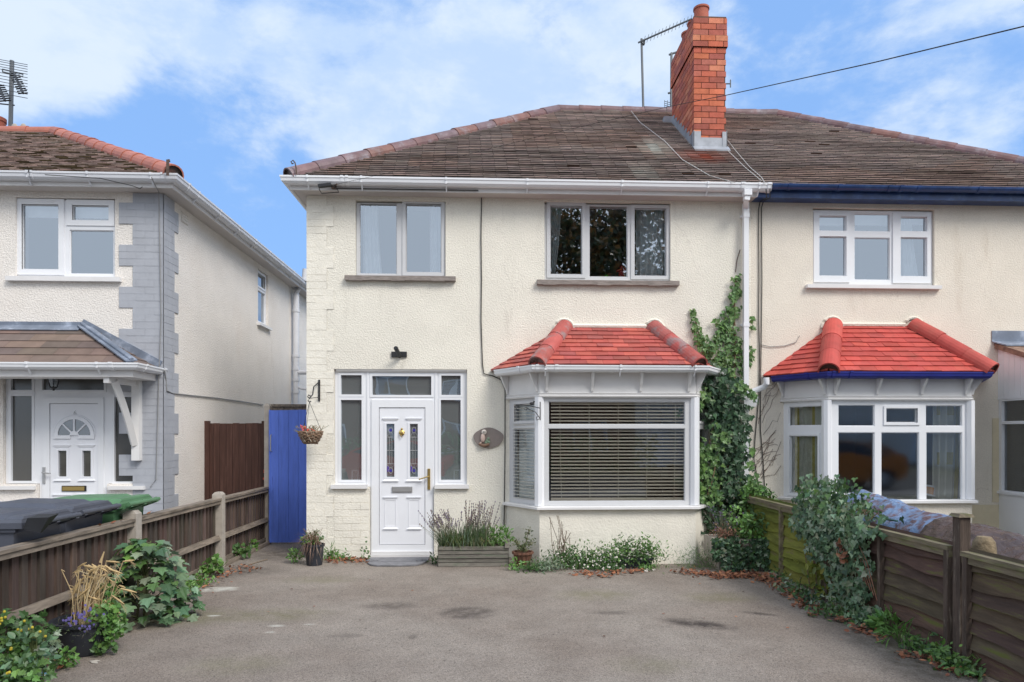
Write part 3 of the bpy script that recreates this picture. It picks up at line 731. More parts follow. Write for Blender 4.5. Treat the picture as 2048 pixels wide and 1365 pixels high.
# painted bricks at the corner, toothed into the roughcast
def quoins(x0, wl, ws, z0, z1, mt, parent, L, hgt=0.091, proud=0.006, per=3, rnd=random.Random(3), bl=0.23, name='quoin', flip=False):
    q = MB(); z = z0; k = 0
    while z < z1 - 0.01:
        wd = wl if (k // per) % 2 == 0 else ws
        q.lbox(L, *((x0, x0 + wd) if not flip else (x0 - wd, x0)), -0.004, max(proud - 0.0027, 0.002), z, min(z + hgt, z1))
        zt = min(z + hgt - 0.005, z1); x = 0.0; first = True
        while x < wd - 0.01:
            ln = bl * (0.5 if (first and k % 2) else 1.0); first = False
            xe = min(x + ln - 0.003, wd)
            pr = proud + rnd.uniform(-0.0018, 0.0018)
            a, c = (x0 + x, x0 + xe) if not flip else (x0 - xe, x0 - x)
            q.lbox(L, a, c, -0.004, pr, z, zt); x += ln
        z += hgt; k += 1
    q.build(name, mt, parent)
quoins(XL + 0.002, 0.352, 0.262, 0.0, ZT - 0.004, M['painted_brick'], house, LF, per=3, proud=0.007)
# plinth of painted brick left of the door and under the bay
pb = MB(); zq = 0.0; rq = random.Random(8)
k = 0
while zq < side_z - 0.12:
    x = XL + 0.362 - (0.115 if k % 2 else 0)
    while x < xd0 - 0.01:
        a, c = max(x, XL + 0.362), min(x + 0.226, xd0 - 0.006)
        if c - a > 0.03: pb.lbox(LF, a, c, -0.004, 0.005 + rq.uniform(-0.002, 0.002), zq, zq + 0.085)
        x += 0.23
    zq += 0.091; k += 1
pb.build('plinth', M['painted_brick'], house)

# upper windows
def inset(r, a, b=None): b = a if b is None else b; return (r[0] + a, r[1] - a, r[2] + b, r[3] - b)
def cellp(u0, u1, v0, v1, Y, op=False):
    r = FR(u0, u1, v0, v1, Y); return (*r, op)
WY = YF + 0.05
window_unit(LF, W1[0] + 0.004, W1[1] - 0.004, W1[2] + 0.004, W1[3] - 0.02, [cellp(719, 794, 407, 549, WY), cellp(812, 883, 409, 546, WY, True)], M['alum'], house, gm=M['glass_up'], cw=0.045)
window_unit(LF, W2[0] + 0.004, W2[1] - 0.004, W2[2] + 0.004, W2[3] - 0.02, [cellp(1100, 1164, 413, 550, WY, True), cellp(1178, 1255, 412, 555, WY), cellp(1268, 1332, 418, 553, WY, True)], M['alum'], house, gm=M['glass_up'], cw=0.045)
for (u0, u1, v0, v1) in ((689, 911, 552, 561), (1074, 1359, 561, 570)):
    r = FR(u0, u1, v0, v1, 9.04); s = MB(); s.lbox(LF, r[0], r[1], -0.10, 0.065, r[2], r[3])
    for t_ in (0.04, 0.42, 0.78):
        xx = r[0] + (r[1] - r[0]) * t_; s.lbox(LF, xx, xx + 0.18, 0.02, 0.068, r[2] - 0.007, r[2] + 0.018)
    s.build('window_sill', M['sill_stone'], house)

# front door and its screen
DL = -0.05
scr = MB()
lead_in = [(*FR(680, 722, 750, 789),), (*FR(743, 862, 752, 790),), (*FR(882, 921, 751, 790),), (*FR(680, 722, 800, 961),), (*FR(881, 921, 800, 961),)]
dleaf = FR(757, 850, 815, 1091)
scr.plate(LF, DO[0] + 0.004, DO[1] - 0.004, side_z + 0.004, DO[3] - 0.004, DL - 0.07, DL, lead_in + [(dleaf[0], dleaf[1], side_z - 1, dleaf[3])])
scr.plate(LF, xd0 + 0.004, xd1 - 0.004, 0.035, side_z + 0.004, DL - 0.07, DL, [(dleaf[0], dleaf[1], dleaf[2], side_z + 1)])
for h in lead_in:
    scr.plate(LF, h[0] - 0.03, h[1] + 0.03, h[2] - 0.03, h[3] + 0.03, DL, DL + 0.008, [h])
dof = FR(742, 866, 800, 1108)
scr.plate(LF, dof[0], dof[1], dof[2], dof[3], DL, DL + 0.016, [dleaf])
for uu in (734, 871):
    xx = PX(uu, YF); scr.lbox(LF, xx - 0.012, xx + 0.012, DL, DL + 0.01, side_z + 0.01, DO[3] - 0.02)
screen = scr.build('door_screen', M['upvc'], house)
g = MB()
for h in lead_in: g.face([LF.p(h[0], DL - 0.03, h[2]), LF.p(h[1], DL - 0.03, h[2]), LF.p(h[1], DL - 0.03, h[3]), LF.p(h[0], DL - 0.03, h[3])])
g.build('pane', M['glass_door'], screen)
for (u0, u1) in ((661, 734), (869, 938)):
    r = FR(u0, u1, 970, 978, 9.05); s = MB(); s.lbox(LF, r[0], r[1], -0.06, 0.05, r[2], r[3]); s.build('window_sill', M['white_sill'], house)
ca = MB(); ca.sweep([(PX(672, YF), YF), (PX(932, YF), YF)], [(DL, DO[3] - 0.004), (DL, DO[3] - 0.045), (-0.012, DO[3] - 0.02), (-0.004, DO[3] - 0.004)])
ca.build('door_head_trim', M['board'], house)

def ledge(mb, L, s0, s1, z, h, d, up=True):
    """a projecting moulding with splayed ends"""
    if up: a, b_ = (s0, s1, z), (s0 + 0.03, s1 - 0.03, z + h)
    else: a, b_ = (s0 + 0.03, s1 - 0.03, z - h), (s0, s1, z)
    def ring(q, dd): return [L.p(q[0], 0, q[2]) + L.n * d, L.p(q[1], 0, q[2]) + L.n * d, L.p(q[1], 0, q[2]) + L.n * (d + dd), L.p(q[0], 0, q[2]) + L.n * (d + dd)]
    lo = ring(a, 0.02 if up else 0.004); hi = ring(b_, 0.004 if up else 0.02)
    mb.hexa([lo[3], lo[2], lo[1], lo[0]], [hi[3], hi[2], hi[1], hi[0]])
def door_panel(L, s0, s1, z0, z1, d, glz, blanks):
    mb = MB(); mb.plate(L, s0 + 0.006, s1 - 0.006, z0 + 0.006, z1 - 0.006, d - 0.045, d, glz)
    for h in glz:
        mb.plate(L, h[0] - 0.03, h[1] + 0.03, h[2] - 0.02, h[3] + 0.02, d, d + 0.008, [h])
        ledge(mb, L, h[0] - 0.055, h[1] + 0.055, h[3] + 0.072, 0.035, d, False); ledge(mb, L, h[0] - 0.055, h[1] + 0.055, h[2] - 0.055, 0.035, d, True)
    for h in blanks:
        mb.plate(L, h[0], h[1], h[2], h[3], d, d + 0.005, [(h[0] + 0.012, h[1] - 0.012, h[2] + 0.012, h[3] - 0.012)])
        ledge(mb, L, h[0] - 0.02, h[1] + 0.02, h[3] + 0.03, 0.03, d, False); ledge(mb, L, h[0] - 0.02, h[1] + 0.02, h[2] - 0.03, 0.03, d, True)
    return mb
gl1, gl2 = FR(772, 788, 848, 955), FR(819, 835, 848, 955)
dmb = door_panel(LF, *dleaf, DL + 0.004, [gl1, gl2], [FR(768, 792, 1000, 1055), FR(816, 839, 1000, 1055)])
door = dmb.build('front_door', M['door_white'], house)
gb = MB()
for h in (gl1, gl2): gb.face([LF.p(h[0], DL - 0.02, h[2]), LF.p(h[1], DL - 0.02, h[2]), LF.p(h[1], DL - 0.02, h[3]), LF.p(h[0], DL - 0.02, h[3])])
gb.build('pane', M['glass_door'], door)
ld = DL - 0.014
for h in (gl1, gl2):
    lb = MB()
    hw = (h[1] - h[0]) / 2; cx = (h[0] + h[1]) / 2; hh = h[3] - h[2]
    for t in (0.245, 0.50, 0.75): lb.lbox(LF, h[0], h[1], ld - 0.003, ld + 0.003, h[2] + hh * t - 0.003, h[2] + hh * t + 0.003, (0.5, 0.5, 0.5))
    for q in (-0.3, 0.3): lb.lbox(LF, cx + hw * q - 0.002, cx + hw * q + 0.002, ld - 0.003, ld + 0.003, h[2] + hh * 0.25, h[2] + hh * 0.75, (0.42, 0.42, 0.42))
    for zc, sg in ((0.12, 1), (0.88, -1)):
        z = h[2] + hh * zc
        lb.tube([LF.p(cx + hw * 0.5 * math.cos(a), ld, z + hh * 0.055 * math.sin(a)) for a in [i * math.pi / 6 for i in range(13)]], 0.003, 5, (0.5, 0.5, 0.52))
        lb.tube([LF.p(cx - hw * 0.9, ld, z + sg * hh * 0.11), LF.p(cx - hw * 0.2, ld, z + sg * hh * 0.04), LF.p(cx, ld, z + sg * hh * 0.11), LF.p(cx + hw * 0.2, ld, z + sg * hh * 0.04), LF.p(cx + hw * 0.9, ld, z + sg * hh * 0.11)], 0.003, 5, (0.45, 0.45, 0.47))
        lb.lbox(LF, cx - hw * 0.3, cx + hw * 0.3, ld - 0.002, ld + 0.002, z - 0.016, z + 0.016, (0.06, 0.05, 0.32))
    lb.lbox(LF, h[0] + 0.006, h[0] + 0.03, ld - 0.002, ld + 0.002, h[2] + hh * 0.1, h[2] + hh * 0.2, (0.10, 0.06, 0.3)); lb.build('leaded_pattern', M['attr_gloss'], door)
r = FR(783, 824, 975, 985); lp = MB(); lp.lbox(LF, r[0], r[1], DL + 0.006, DL + 0.018, r[2] - 0.005, r[3] + 0.005); lp.lbox(LF, r[0] + 0.012, r[1] - 0.012, DL + 0.018, DL + 0.024, r[2] + 0.006, r[3] - 0.004)
lp.build('letterplate', M['chrome'], door)
kx, kz = PX(803, YF), PZ(803, 868, YF); kb = MB()
kb.lathe(0, 0, [(0.004, 0), (0.03, 0.004), (0.04, 0.02), (0.02, 0.035), (0.006, 0.04)], 12)
kb.v = [(kx + a, YF - DL - 0.004 - c * 0.7 - 0.0, kz + 0.015 + b_ * 1.0) for (a, b_, c) in kb.v]
kb.tube([(kx, YF - DL - 0.02, kz + 0.04), (kx - 0.03, YF - DL - 0.03, kz), (kx, YF - DL - 0.035, kz - 0.045), (kx + 0.03, YF - DL - 0.03, kz), (kx, YF - DL - 0.02, kz + 0.04)], 0.007, 6)
kb.ball((kx, YF - DL - 0.02, kz + 0.065), 0.014)
kb.build('knocker', M['brass'], door, smooth=True)
hx = PX(857.5, YF); hz0, hz1 = PZ(857, 980, YF), PZ(857, 938, YF); hb = MB()
hb.lbox(LF, hx - 0.017, hx + 0.017, DL + 0.016, DL + 0.03, hz0, hz1)
hb.tube([LF.p(hx, DL + 0.03, hz1 - 0.105), LF.p(hx, DL + 0.062, hz1 - 0.105), LF.p(hx - 0.02, DL + 0.07, hz1 - 0.105), LF.p(hx - 0.13, DL + 0.07, hz1 - 0.14)], 0.009, 8)
hb.lathe(0, 0, [(0.001, 0), (0.012, 0.001), (0.012, 0.008), (0.001, 0.009)], 10); n_ = 40
hb.v[-n_:] = [(hx + a, YF - DL - 0.03 - c, hz0 + 0.05 + b_) for (a, b_, c) in hb.v[-n_:]]
hb.build('handle', M['brass'], door)
th = MB(); th.lbox(LF, xd0 - 0.01, xd1 + 0.01, -0.12, 0.02, 0.0, 0.034); th.lbox(LF, xd0 + 0.02, xd1 - 0.02, DL + 0.002, DL + 0.05, 0.036, 0.075); th.build('threshold', M['white_sill'], house)

# ------------------------------------------------------------------ bays
def bay(parent, x0, x1, w0, w1, zs, zh, z_gut, eave, top, gut_mat, frame_mat, tile_col, ridge_mat, cells_front, cells_left, cells_right, glass, casement, wall_mat, ridge_r, fascia_mat, gut_ov, gutter_name='bay_gutter'):
    path = [(w0, YF), (x0, BY), (x1, BY), (w1, YF)]
    segs = [Loc(a, (b_[0] - a[0], b_[1] - a[1])) for a, b_ in zip(path, path[1:])]
    lens = [math.hypot(b_[0] - a[0], b_[1] - a[1]) for a, b_ in zip(path, path[1:])]
    wb = MB(); wb.sweep(path, [(0, -0.02), (0, zs - 0.035), (-0.2, zs - 0.035), (-0.2, -0.02)]); wb.build('bay_wall', wall_mat, parent)
    sb = MB(); sb.sweep(path, [(-0.12, zs - 0.034), (0.065, zs - 0.034), (0.065, zs - 0.006), (0.0, zs + 0.004), (-0.12, zs + 0.004)])
    sb.build('window_sill', M['white_sill'], parent)
    for L, ln, cells in zip(segs, lens, (cells_left, cells_front, cells_right)):
        e = 0.012
        window_unit(L, e, ln - e, zs + 0.006, zh, cells, frame_mat, parent, d_back=-0.10, d_front=-0.035, gm=glass, cw=0.03, name='bay_window')
    for p in path[1:3]:                # corner posts
        pb_ = MB(); pb_.tube([(p[0], p[1] + 0.045, zs + 0.006), (p[0], p[1] + 0.045, zh)], 0.062, 8); pb_.build('corner_post', M['upvc'], parent)
    # boarded head with brackets
    zb0, zb1 = zh, z_gut - 0.075
    hb_ = MB(); hb_.sweep(path, [(-0.1, zb0), (0.012, zb0), (0.02, zb0 + 0.018), (0.004, zb0 + 0.03), (0.016, zb0 + 0.05), (-0.004, zb0 + 0.055), (-0.004, zb1), (-0.1, zb1)])
    hb_.build('head_board', M['board'], parent)
    def bracket(L, s):
        cb = MB()
        pr = [(0.0, zb0 + 0.07), (0.02, zb0 + 0.075), (0.03, zb0 + 0.12), (0.06, zb0 + 0.17), (0.12, zb1 - 0.012), (0.12, zb1), (0.0, zb1)]
        cb.prism([L.p(s - 0.016, d, z) for d, z in pr], L.e * 0.032); cb.build('bracket', M['board'], parent)
    for s in (0.04, lens[0] - 0.05): bracket(segs[0], s); bracket(segs[2], lens[0] - s)
    for t in (0.045, 0.335, 0.645, 0.955): bracket(segs[1], lens[1] * t)
    # eaves
    ov = gut_ov
    fs = MB(); fs.sweep(path, [(-0.05, zb1), (ov, zb1), (ov, zb1 + 0.075), (ov - 0.02, zb1 + 0.075), (ov - 0.02, zb1 + 0.018), (-0.05, zb1 + 0.018)]); fs.build('bay_fascia', fascia_mat, parent)
    gb_ = MB(); gb_.sweep(path, gutter_prof(ov, z_gut, 0.085, 0.08))
    if gut_mat is not M['bay_blue']: gutter_clips(gb_, segs[1], [lens[1] * t for t in (0.03, 0.5, 0.97)], ov, z_gut, 0.085, 0.08)
    for t in (-0.02, 0.1): gutter_joint(gb_, segs[1], lens[1] * t, ov, z_gut, 0.085, 0.08, 0.04)
    gutter_joint(gb_, segs[0], lens[0] * 0.75, ov, z_gut, 0.085, 0.08, 0.05)
    gb_.build(gutter_name, gut_mat, parent)
    # roof: three tiled slopes up to the wall
    (ew0, ex0, ex1, ew1, ey, ze), (tx0, tx1, zt) = eave, top
    A, Bq, C, D = (ew0, YF - 0.004, ze), (ex0, ey, ze), (ex1, ey, ze), (ew1, YF - 0.004, ze)
    T0, T1 = (tx0, YF - 0.004, zt), (tx1, YF - 0.004, zt)
    rb = MB(); rr_ = random.Random(int(tx0 * 100))
    def tc_(r): return vary(r.choice(tile_col), 0.12, r, 0.06)
    def te_(r, c, p): return vary(c, 0.1, r)
    g_ = 0.108
    tiles(rb, [Bq, C, T1, T0], (1, 0, 0), g_, 0.205, 0.017, tc_, rr_, 0.003, te_)
    tiles(rb, [A, Bq, T0], Vector(Bq) - Vector(A), g_, 0.205, 0.017, tc_, rr_, 0.003, te_)
    tiles(rb, [C, D, T1], Vector(D) - Vector(C), g_, 0.205, 0.017, tc_, rr_, 0.003, te_)
    for pl in ([Bq, C, T1, T0], [A, Bq, T0], [C, D, T1]): rb.face([(p[0], p[1], p[2] - 0.02) for p in pl], (0.1, 0.03, 0.02))
    ro = rb.build('bay_roof', M['tile_red'], parent)
    for a, t in ((Bq, T0), (C, T1)):
        hr = MB(); d = (Vector(t) - Vector(a)); half_round(hr, Vector(a) + d * 0.02, Vector(t) + Vector((0, -0.02, 0.0)) , ridge_r, 0.40, tc_, rr_, n=12, flare=0.03, sink=0.12, endcol=(0.10, 0.05, 0.04)); hr.build('hip_tiles', ridge_mat, ro, smooth=True)
    fl = MB()   # mortar fillet against the wall
    fl.tube([(tx0 + ridge_r, YF - 0.012, zt + 0.02), (tx1 - ridge_r, YF - 0.012, zt + 0.02)], 0.028, 6)
    for sx, xx in ((-1, tx0), (1, tx1)):
        fl.tube([(xx + math.cos(a) * (ridge_r + 0.02), YF - 0.01, zt - 0.03 + math.sin(a) * (ridge_r + 0.025)) for a in [i * math.pi / 8 for i in range(9)]], 0.022, 6)
    fl.build('mortar_fillet', wall_mat, ro)
    return path, segs, lens

def cells_on(L, ln, rows, x_fr):
    return [(ln * a, ln * b_, z0, z1, op) for (a, b_) in x_fr for (z0, z1, op) in rows]
zt0, zt1 = PZ(1235, 857, BY), PZ(1235, 850, BY)
zc0, zc1 = PZ(1235, 1004, BY), PZ(1235, 803, BY)
sln = math.hypot(0.4, YF - BY)
fr_l, fr_r = (PX(1097, BY) - bx0), (PX(1372, BY) - bx0)
side = [(0.20 * sln, 0.84 * sln, zt1 + 0.05, zc1 - 0.02, True), (0.16 * sln, 0.86 * sln, zc0 + 0.01, zt0 - 0.005, False)]
main_red = [(0.43, 0.098, 0.082), (0.38, 0.088, 0.076), (0.47, 0.115, 0.092), (0.35, 0.095, 0.084)]
z_bg = PZ(1240, 731, 8.31)
bay(house, bx0, bx1, bw0, bw1, bz_sill, bz_head, z_bg, (0.0, 0.56, 2.60, 3.14, 8.30, z_bg + 0.0), (PX(1128, YF), PX(1308, YF), PZ(1220, 656, YF)), M['upvc'], M['alum'], main_red, M['ridge_worn'],
    [(fr_l, fr_r, zt1, zc1, False), (fr_l, fr_r, zc0, zt0, False)], side, [(sln - b_, sln - a, z0, z1, o_) for (a, b_, z0, z1, o_) in side], M['glass_low'], False, M['painted_brick'], 0.112, M['board'], 0.12)

# ------------------------------------------------------------------ main eaves
XLS = XL + 0.075                       # the side eaves stand out a little less than the front
path_m = [(XLS, Y_B - 0.05), (XLS, YF), (XP + 0.0, YF)]
e = MB(); e.sweep(path_m, [(0.20, Z_FAB - 0.006), (0.222, Z_FAB - 0.006), (0.222, Z_GUT - 0.01), (0.20, Z_GUT - 0.01)])
e.build('fascia', M['fascia'], house)
e = MB(); e.sweep(path_m, [(0.0, Z_FAB), (0.2, Z_FAB), (0.2, Z_FAB + 0.012), (0.0, Z_FAB + 0.012)])
for i in range(60):
    xx = XL + 0.1 + i * 0.1; 
    if xx < XP - 0.05: e.box(xx, xx + 0.03, YF - 0.185, YF - 0.165, Z_FAB - 0.003, Z_FAB - 0.0005, (0.05, 0.05, 0.05))
e.build('soffit', M['soffit'], house)
XG = PX(1545, 8.77)
e = MB(); e.sweep([(XLS, Y_B - 0.05), (XLS, YF), (XG, YF)], gutter_prof(0.222, Z_GUT))
gutter_clips(e, LF, [PX(u, 8.77) for u in (614, 722, 892, 1055, 1245, 1417, 1520)], 0.222, Z_GUT)
for u in (683, 693, 1487, 1540): gutter_joint(e, LF, PX(u, 8.77), 0.222, Z_GUT, ln=0.035 if u < 1400 else 0.05)
e.build('gutter', M['upvc'], house)
# square downpipe with its offset
dp = MB(); dx = PX(1491, 9.03); z1 = PZ(1490, 412, 9.03)
gx = PX(1494, 8.82)
dp.box(gx - 0.05, gx + 0.05, 8.77, 8.87, Z_GUT - 0.16, Z_GUT - 0.085)
dp.bar((gx, 8.82, Z_GUT - 0.14), (gx - 0.01, 8.82, Z_GUT - 0.22), 0.07, 0.07); dp.bar((gx - 0.01, 8.82, Z_GUT - 0.19), (dx, 9.02, z1 - 0.02), 0.066, 0.066)
dp.box(dx - 0.037, dx + 0.037, 8.99, 9.06, z1 - 0.15, z1 + 0.03)
dp.box(dx - 0.0325, dx + 0.0325, 8.993, 9.057, 0.35, z1 - 0.14)
for v in (432, 650, 860):
    z = PZ(1490, v, 9.03); dp.box(dx - 0.040, dx + 0.040, 8.988, 9.062, z - 0.03, z + 0.02); dp.box(dx - 0.055, dx + 0.055, 9.055, 9.098, z - 0.012, z + 0.012)
dpo = dp.build('downpipe', M['upvc'], house)
hp = FR(1482, 1511, 795, 814, 9.0); h_ = MB()
h_.hexa([(hp[0] + 0.02, 8.93, hp[2]), (hp[1] - 0.02, 8.93, hp[2]), (hp[1] - 0.02, 9.07, hp[2]), (hp[0] + 0.02, 9.07, hp[2])], [(hp[0], 8.9, hp[3]), (hp[1], 8.9, hp[3]), (hp[1], 9.09, hp[3]), (hp[0], 9.09, hp[3])])
h_.build('hopper', M['upvc'], dpo)

# roof
roof_half(house, [c_fl, c_fp, r_p, r_l], [[c_bl, c_fl, r_l], [c_bp, c_bl, r_l, r_p]],
          [(Vector(c_fl) + Vector((0.03, 0.03, 0.03)), r_l, 0.115, 0.42), (r_l, r_p, 0.105, 0.42)])
# chimney stack of separate bricks, on the front slope beside the party line
cf = on_roof(1420, 299, lift=0.0); CY = cf.y
cx0, cx1 = PX(1388, CY), PX(1452, CY)
CYB = CY * 1.122
zc_top = PZ(1420, 36, CY); n_c = 23; hc = (zc_top - (cf.z - 0.05)) / n_c
rc = random.Random(12)
bk = MB(); jo = MB()
bcol = [(0.55, 0.155, 0.09), (0.60, 0.18, 0.10), (0.50, 0.14, 0.09), (0.62, 0.235, 0.14), (0.46, 0.15, 0.11), (0.40, 0.12, 0.09)]
zb = cf.z - 0.05
for k in range(n_c):
    z0 = zb + k * hc; ov = 0.022 if k in (n_c - 5, n_c - 4) else (0.012 if k > n_c - 4 else 0.0)
    X0, X1, Y0, Y1 = cx0 - ov, cx1 + ov, CY - ov, CYB + ov
    jo.box(X0 + 0.008, X1 - 0.008, Y0 + 0.008, Y1 - 0.008, z0, z0 + hc * 1.0)
    bl, bd = 0.235, 0.10
    def run(a0, a1, off, fn):
        a = a0 - off
        while a < a1 - 0.004:
            p0, p1 = max(a, a0), min(a + bl - 0.010, a1)
            if p1 - p0 > 0.02: fn(p0, p1, vary(rc.choice(bcol), 0.10, rc, 0.05), rc.uniform(-0.0015, 0.0015))
            a += bl
    o1 = bl / 2 if k % 2 else 0.0
    zt_ = z0 + hc - 0.010
    run(X0, X1, o1, lambda p, q_, c, j: bk.box(p, q_, Y0 + j, Y0 + bd, z0, zt_, c))
    run(X0, X1, o1, lambda p, q_, c, j: bk.box(p, q_, Y1 - bd, Y1 - j, z0, zt_, c))
    run(Y0 + bd + 0.008, Y1 - bd - 0.008, bl / 2 - o1, lambda p, q_, c, j: bk.box(X0 + j, X0 + bd, p, q_, z0, zt_, c))
    run(Y0 + bd + 0.008, Y1 - bd - 0.008, bl / 2 - o1, lambda p, q_, c, j: bk.box(X1 - bd, X1 - j, p, q_, z0, zt_, c))
chim = bk.build('chimney', M['brick'], house)
zt_ = zb + n_c * hc
jo.box(cx0 - 0.005, cx1 + 0.005, CY, CYB, zt_ - 0.012, zt_ + 0.02)
jo.build('mortar', M['dark_mortar'], chim)
pr_pot = [(0.125, 0.0), (0.128, 0.04), (0.112, 0.06), (0.108, 0.26), (0.122, 0.27), (0.122, 0.30), (0.095, 0.30), (0.09, 0.05)]
pcx = (cx0 + cx1) / 2 - 0.06
for t, hh in ((0.10, 1.0), (0.42, 0.9), (0.74, 1.0)):
    pm = MB(); pm.lathe(pcx, CY + 0.13 + t * (CYB - CY - 0.2), [(r_ * 1.0, zt_ + z * hh * 0.95) for r_, z in pr_pot], 20, closed=False); pm.build('chimney_pot', M['pot_clay'], chim, smooth=True)
# lead round the base
lf = MB(); zf = cf.z
lf.box(cx0 + 0.03, cx1 - 0.03, CY - 0.014, CY - 0.003, zf + 0.0, zf + 0.17)
lf.hexa([(cx0 - 0.02, CY - 0.11, zf - 0.066), (cx1 + 0.03, CY - 0.11, zf - 0.066), (cx1 + 0.03, CY + 0.02, zf + 0.035), (cx0 - 0.02, CY + 0.02, zf + 0.035)], [(cx0 - 0.02, CY - 0.11, zf - 0.048), (cx1 + 0.03, CY - 0.11, zf - 0.048), (cx1 + 0.03, CY + 0.0, zf + 0.05), (cx0 - 0.02, CY + 0.0, zf + 0.05)])
for xs in (cx0 - 0.012, cx1 + 0.002):
    lf.box(xs, xs + 0.010, CY - 0.02, CY + 0.10, zf + 0.0, zf + 0.27)
    n_s = 8
    for i in range(n_s):
        y0 = CY + 0.08 + (CYB - CY - 0.1) * i / n_s; y1 = CY + 0.08 + (CYB - CY - 0.1) * (i + 1) / n_s
        zz0 = Z_EAVE + SL * (y0 - EY)
        lf.hexa([(xs, y0, zz0), (xs + 0.010, y0, zz0), (xs + 0.010, y1, zz0 + 0.06), (xs, y1, zz0 + 0.06)], [(xs, y0, zz0 + 0.20), (xs + 0.010, y0, zz0 + 0.20), (xs + 0.010, y1, zz0 + 0.22), (xs, y1, zz0 + 0.22)])
lf.box(cx0 - 0.015, cx0 + 0.10, CY - 0.02, CY - 0.002, zf + 0.0, zf + 0.26); lf.box(cx1 - 0.06, cx1 + 0.014, CY - 0.02, CY - 0.002, zf, zf + 0.26)
ys = CYB + 0.02; zs_ = Z_EAVE + SL * (CYB - EY)
lf.box(cx0 - 0.14, cx0 + 0.02, CYB - 0.02, CYB + 0.08, zs_ - 0.03, zs_ + 0.12)
lf.build('flashing', M['lead'], chim)

# ================================================================== right-hand house
rhouse = thing('semi_detached_house', ((XP + XE2) / 2, YF + 2.5, 0), 'adjoining pale yellow roughcast house with royal blue bay gutter and bright red bay roof', 'house')
XR = XE2 - EAVE_D
W3 = FR(1626, 1869, 418, 570)
rx0, rx1 = PX(1657, BY), PX(1944, BY)
rw0, rw1 = rx0 - 0.36, rx1 + 0.36
rz_sill = PZ(1800, 1001, BY); rz_head = PZ(1800, 801, BY)
w = MB(); w.plate(LF, XP, XR, -0.02, ZT, -0.25, 0, [W3, (rw0 + 0.05, rw1 - 0.05, rz_sill - 0.02, rz_head + 0.1)])
w.box(XR - 0.25, XR, YF + 0.25, Y_B - 0.3, -0.02, ZT); w.box(XP, XR, Y_B - 0.3, Y_B - 0.05, -0.02, ZT); w.box(XP + 0.002, XP + 0.12, YF + 0.25, Y_B - 0.3, -0.02, ZT)
w.build('wall', M['render_right'], rhouse)
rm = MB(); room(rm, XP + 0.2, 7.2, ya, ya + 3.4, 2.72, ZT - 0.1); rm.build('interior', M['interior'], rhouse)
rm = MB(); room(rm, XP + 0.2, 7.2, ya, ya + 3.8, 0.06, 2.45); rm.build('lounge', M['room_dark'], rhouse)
# painted brick patch low down by the porch
M['cream_brick'] = mat('pale_yellow_painted_brick', (0.70, 0.615, 0.44), 0.8, var=0.05, vscale=5, bump=0.2, bscale=30, bdist=0.004)
quoins(PX(1932, YF), 0.56, 0.56, 0.0, PZ(1960, 1010, YF), M['cream_brick'], rhouse, LF, per=4, proud=0.008, name='brick_plinth')
quoins(PX(1984, YF), 0.10, 0.10, PZ(1990, 1005, YF), 1.85, M['cream_brick'], rhouse, LF, per=4, proud=0.007)
WY3 = YF + 0.05
window_unit(LF, W3[0] + 0.004, W3[1] - 0.004, W3[2] + 0.004, W3[3] - 0.016,
            [cellp(1637, 1691, 433, 463, WY3), cellp(1637, 1691, 474, 553, WY3), cellp(1708, 1779, 428, 464, WY3), cellp(1708, 1779, 476, 561, WY3), cellp(1799, 1852, 435, 464, WY3), cellp(1799, 1852, 476, 554, WY3)], M['upvc'], rhouse, gm=M['glass_up'],
            extra=lambda f: [f.plate(LF, *FR(1629, 1702, 424, 564, YF), -0.04, -0.022, [FR(1637, 1691, 433, 463, WY3), FR(1637, 1691, 474, 553, WY3)]), f.plate(LF, *FR(1788, 1864, 425, 566, YF), -0.04, -0.022, [FR(1799, 1852, 435, 464, WY3), FR(1799, 1852, 476, 554, WY3)])])
r = FR(1615, 1884, 570, 577, 9.04); s = MB(); s.lbox(LF, r[0], r[1], -0.1, 0.065, r[2], r[3]); s.build('window_sill', M['white_sill'], rhouse)
LR = Loc((rx0, BY), (1, 0))
def rc_(u0, u1, v0, v1, op=False):
    q = FR(u0, u1, v0, v1, BY + 0.04); return (q[0] - rx0, q[1] - rx0, q[2], q[3], op)
sln_r = math.hypot(0.36, YF - BY)
red2 = [(0.47, 0.078, 0.064), (0.50, 0.086, 0.068), (0.43, 0.074, 0.062)]
z_bg2 = PZ(1800, 744, 8.31)
side_l = [(0.14 * sln_r, 0.90 * sln_r, PZ(1610, 852, 8.75), PZ(1610, 812, 8.75), False), (0.17 * sln_r, 0.76 * sln_r, PZ(1605, 990, 8.75), PZ(1605, 872, 8.75), True)]
ft = PZ(1800, 862, BY)
bay(rhouse, rx0, rx1, rw0, rw1, rz_sill, rz_head, z_bg2, (rx0 - 0.62, rx0 - 0.10, rx1 + 0.14, rx1 + 0.66, 8.30, z_bg2), (PX(1664, YF), PX(1826, YF), PZ(1745, 653, YF)), M['bay_blue'], M['upvc'], red2, M['tile_red'],
    [rc_(1676, 1749, 810, 853), rc_(1771, 1834, 817, 846, True), rc_(1851, 1924, 811, 853), rc_(1676, 1749, 865, 988), rc_(1762, 1838, 865, 1002), rc_(1852, 1924, 865, 1003)],
    side_l, [(sln_r - b_, sln_r - a, z0, z1, o_) for (a, b_, z0, z1, o_) in side_l], M['glass_wavy'], True, M['render_right'], 0.125, M['bay_blue'], 0.13)
e = MB(); e.sweep([(XP + 0.001, YF), (XR, YF), (XR, Y_B)], [(0.20, Z_FAB - 0.012), (0.226, Z_FAB - 0.012), (0.226, Z_GUT - 0.02), (0.20, Z_GUT - 0.02)]); e.build('fascia', M['blue_gutter'], rhouse)
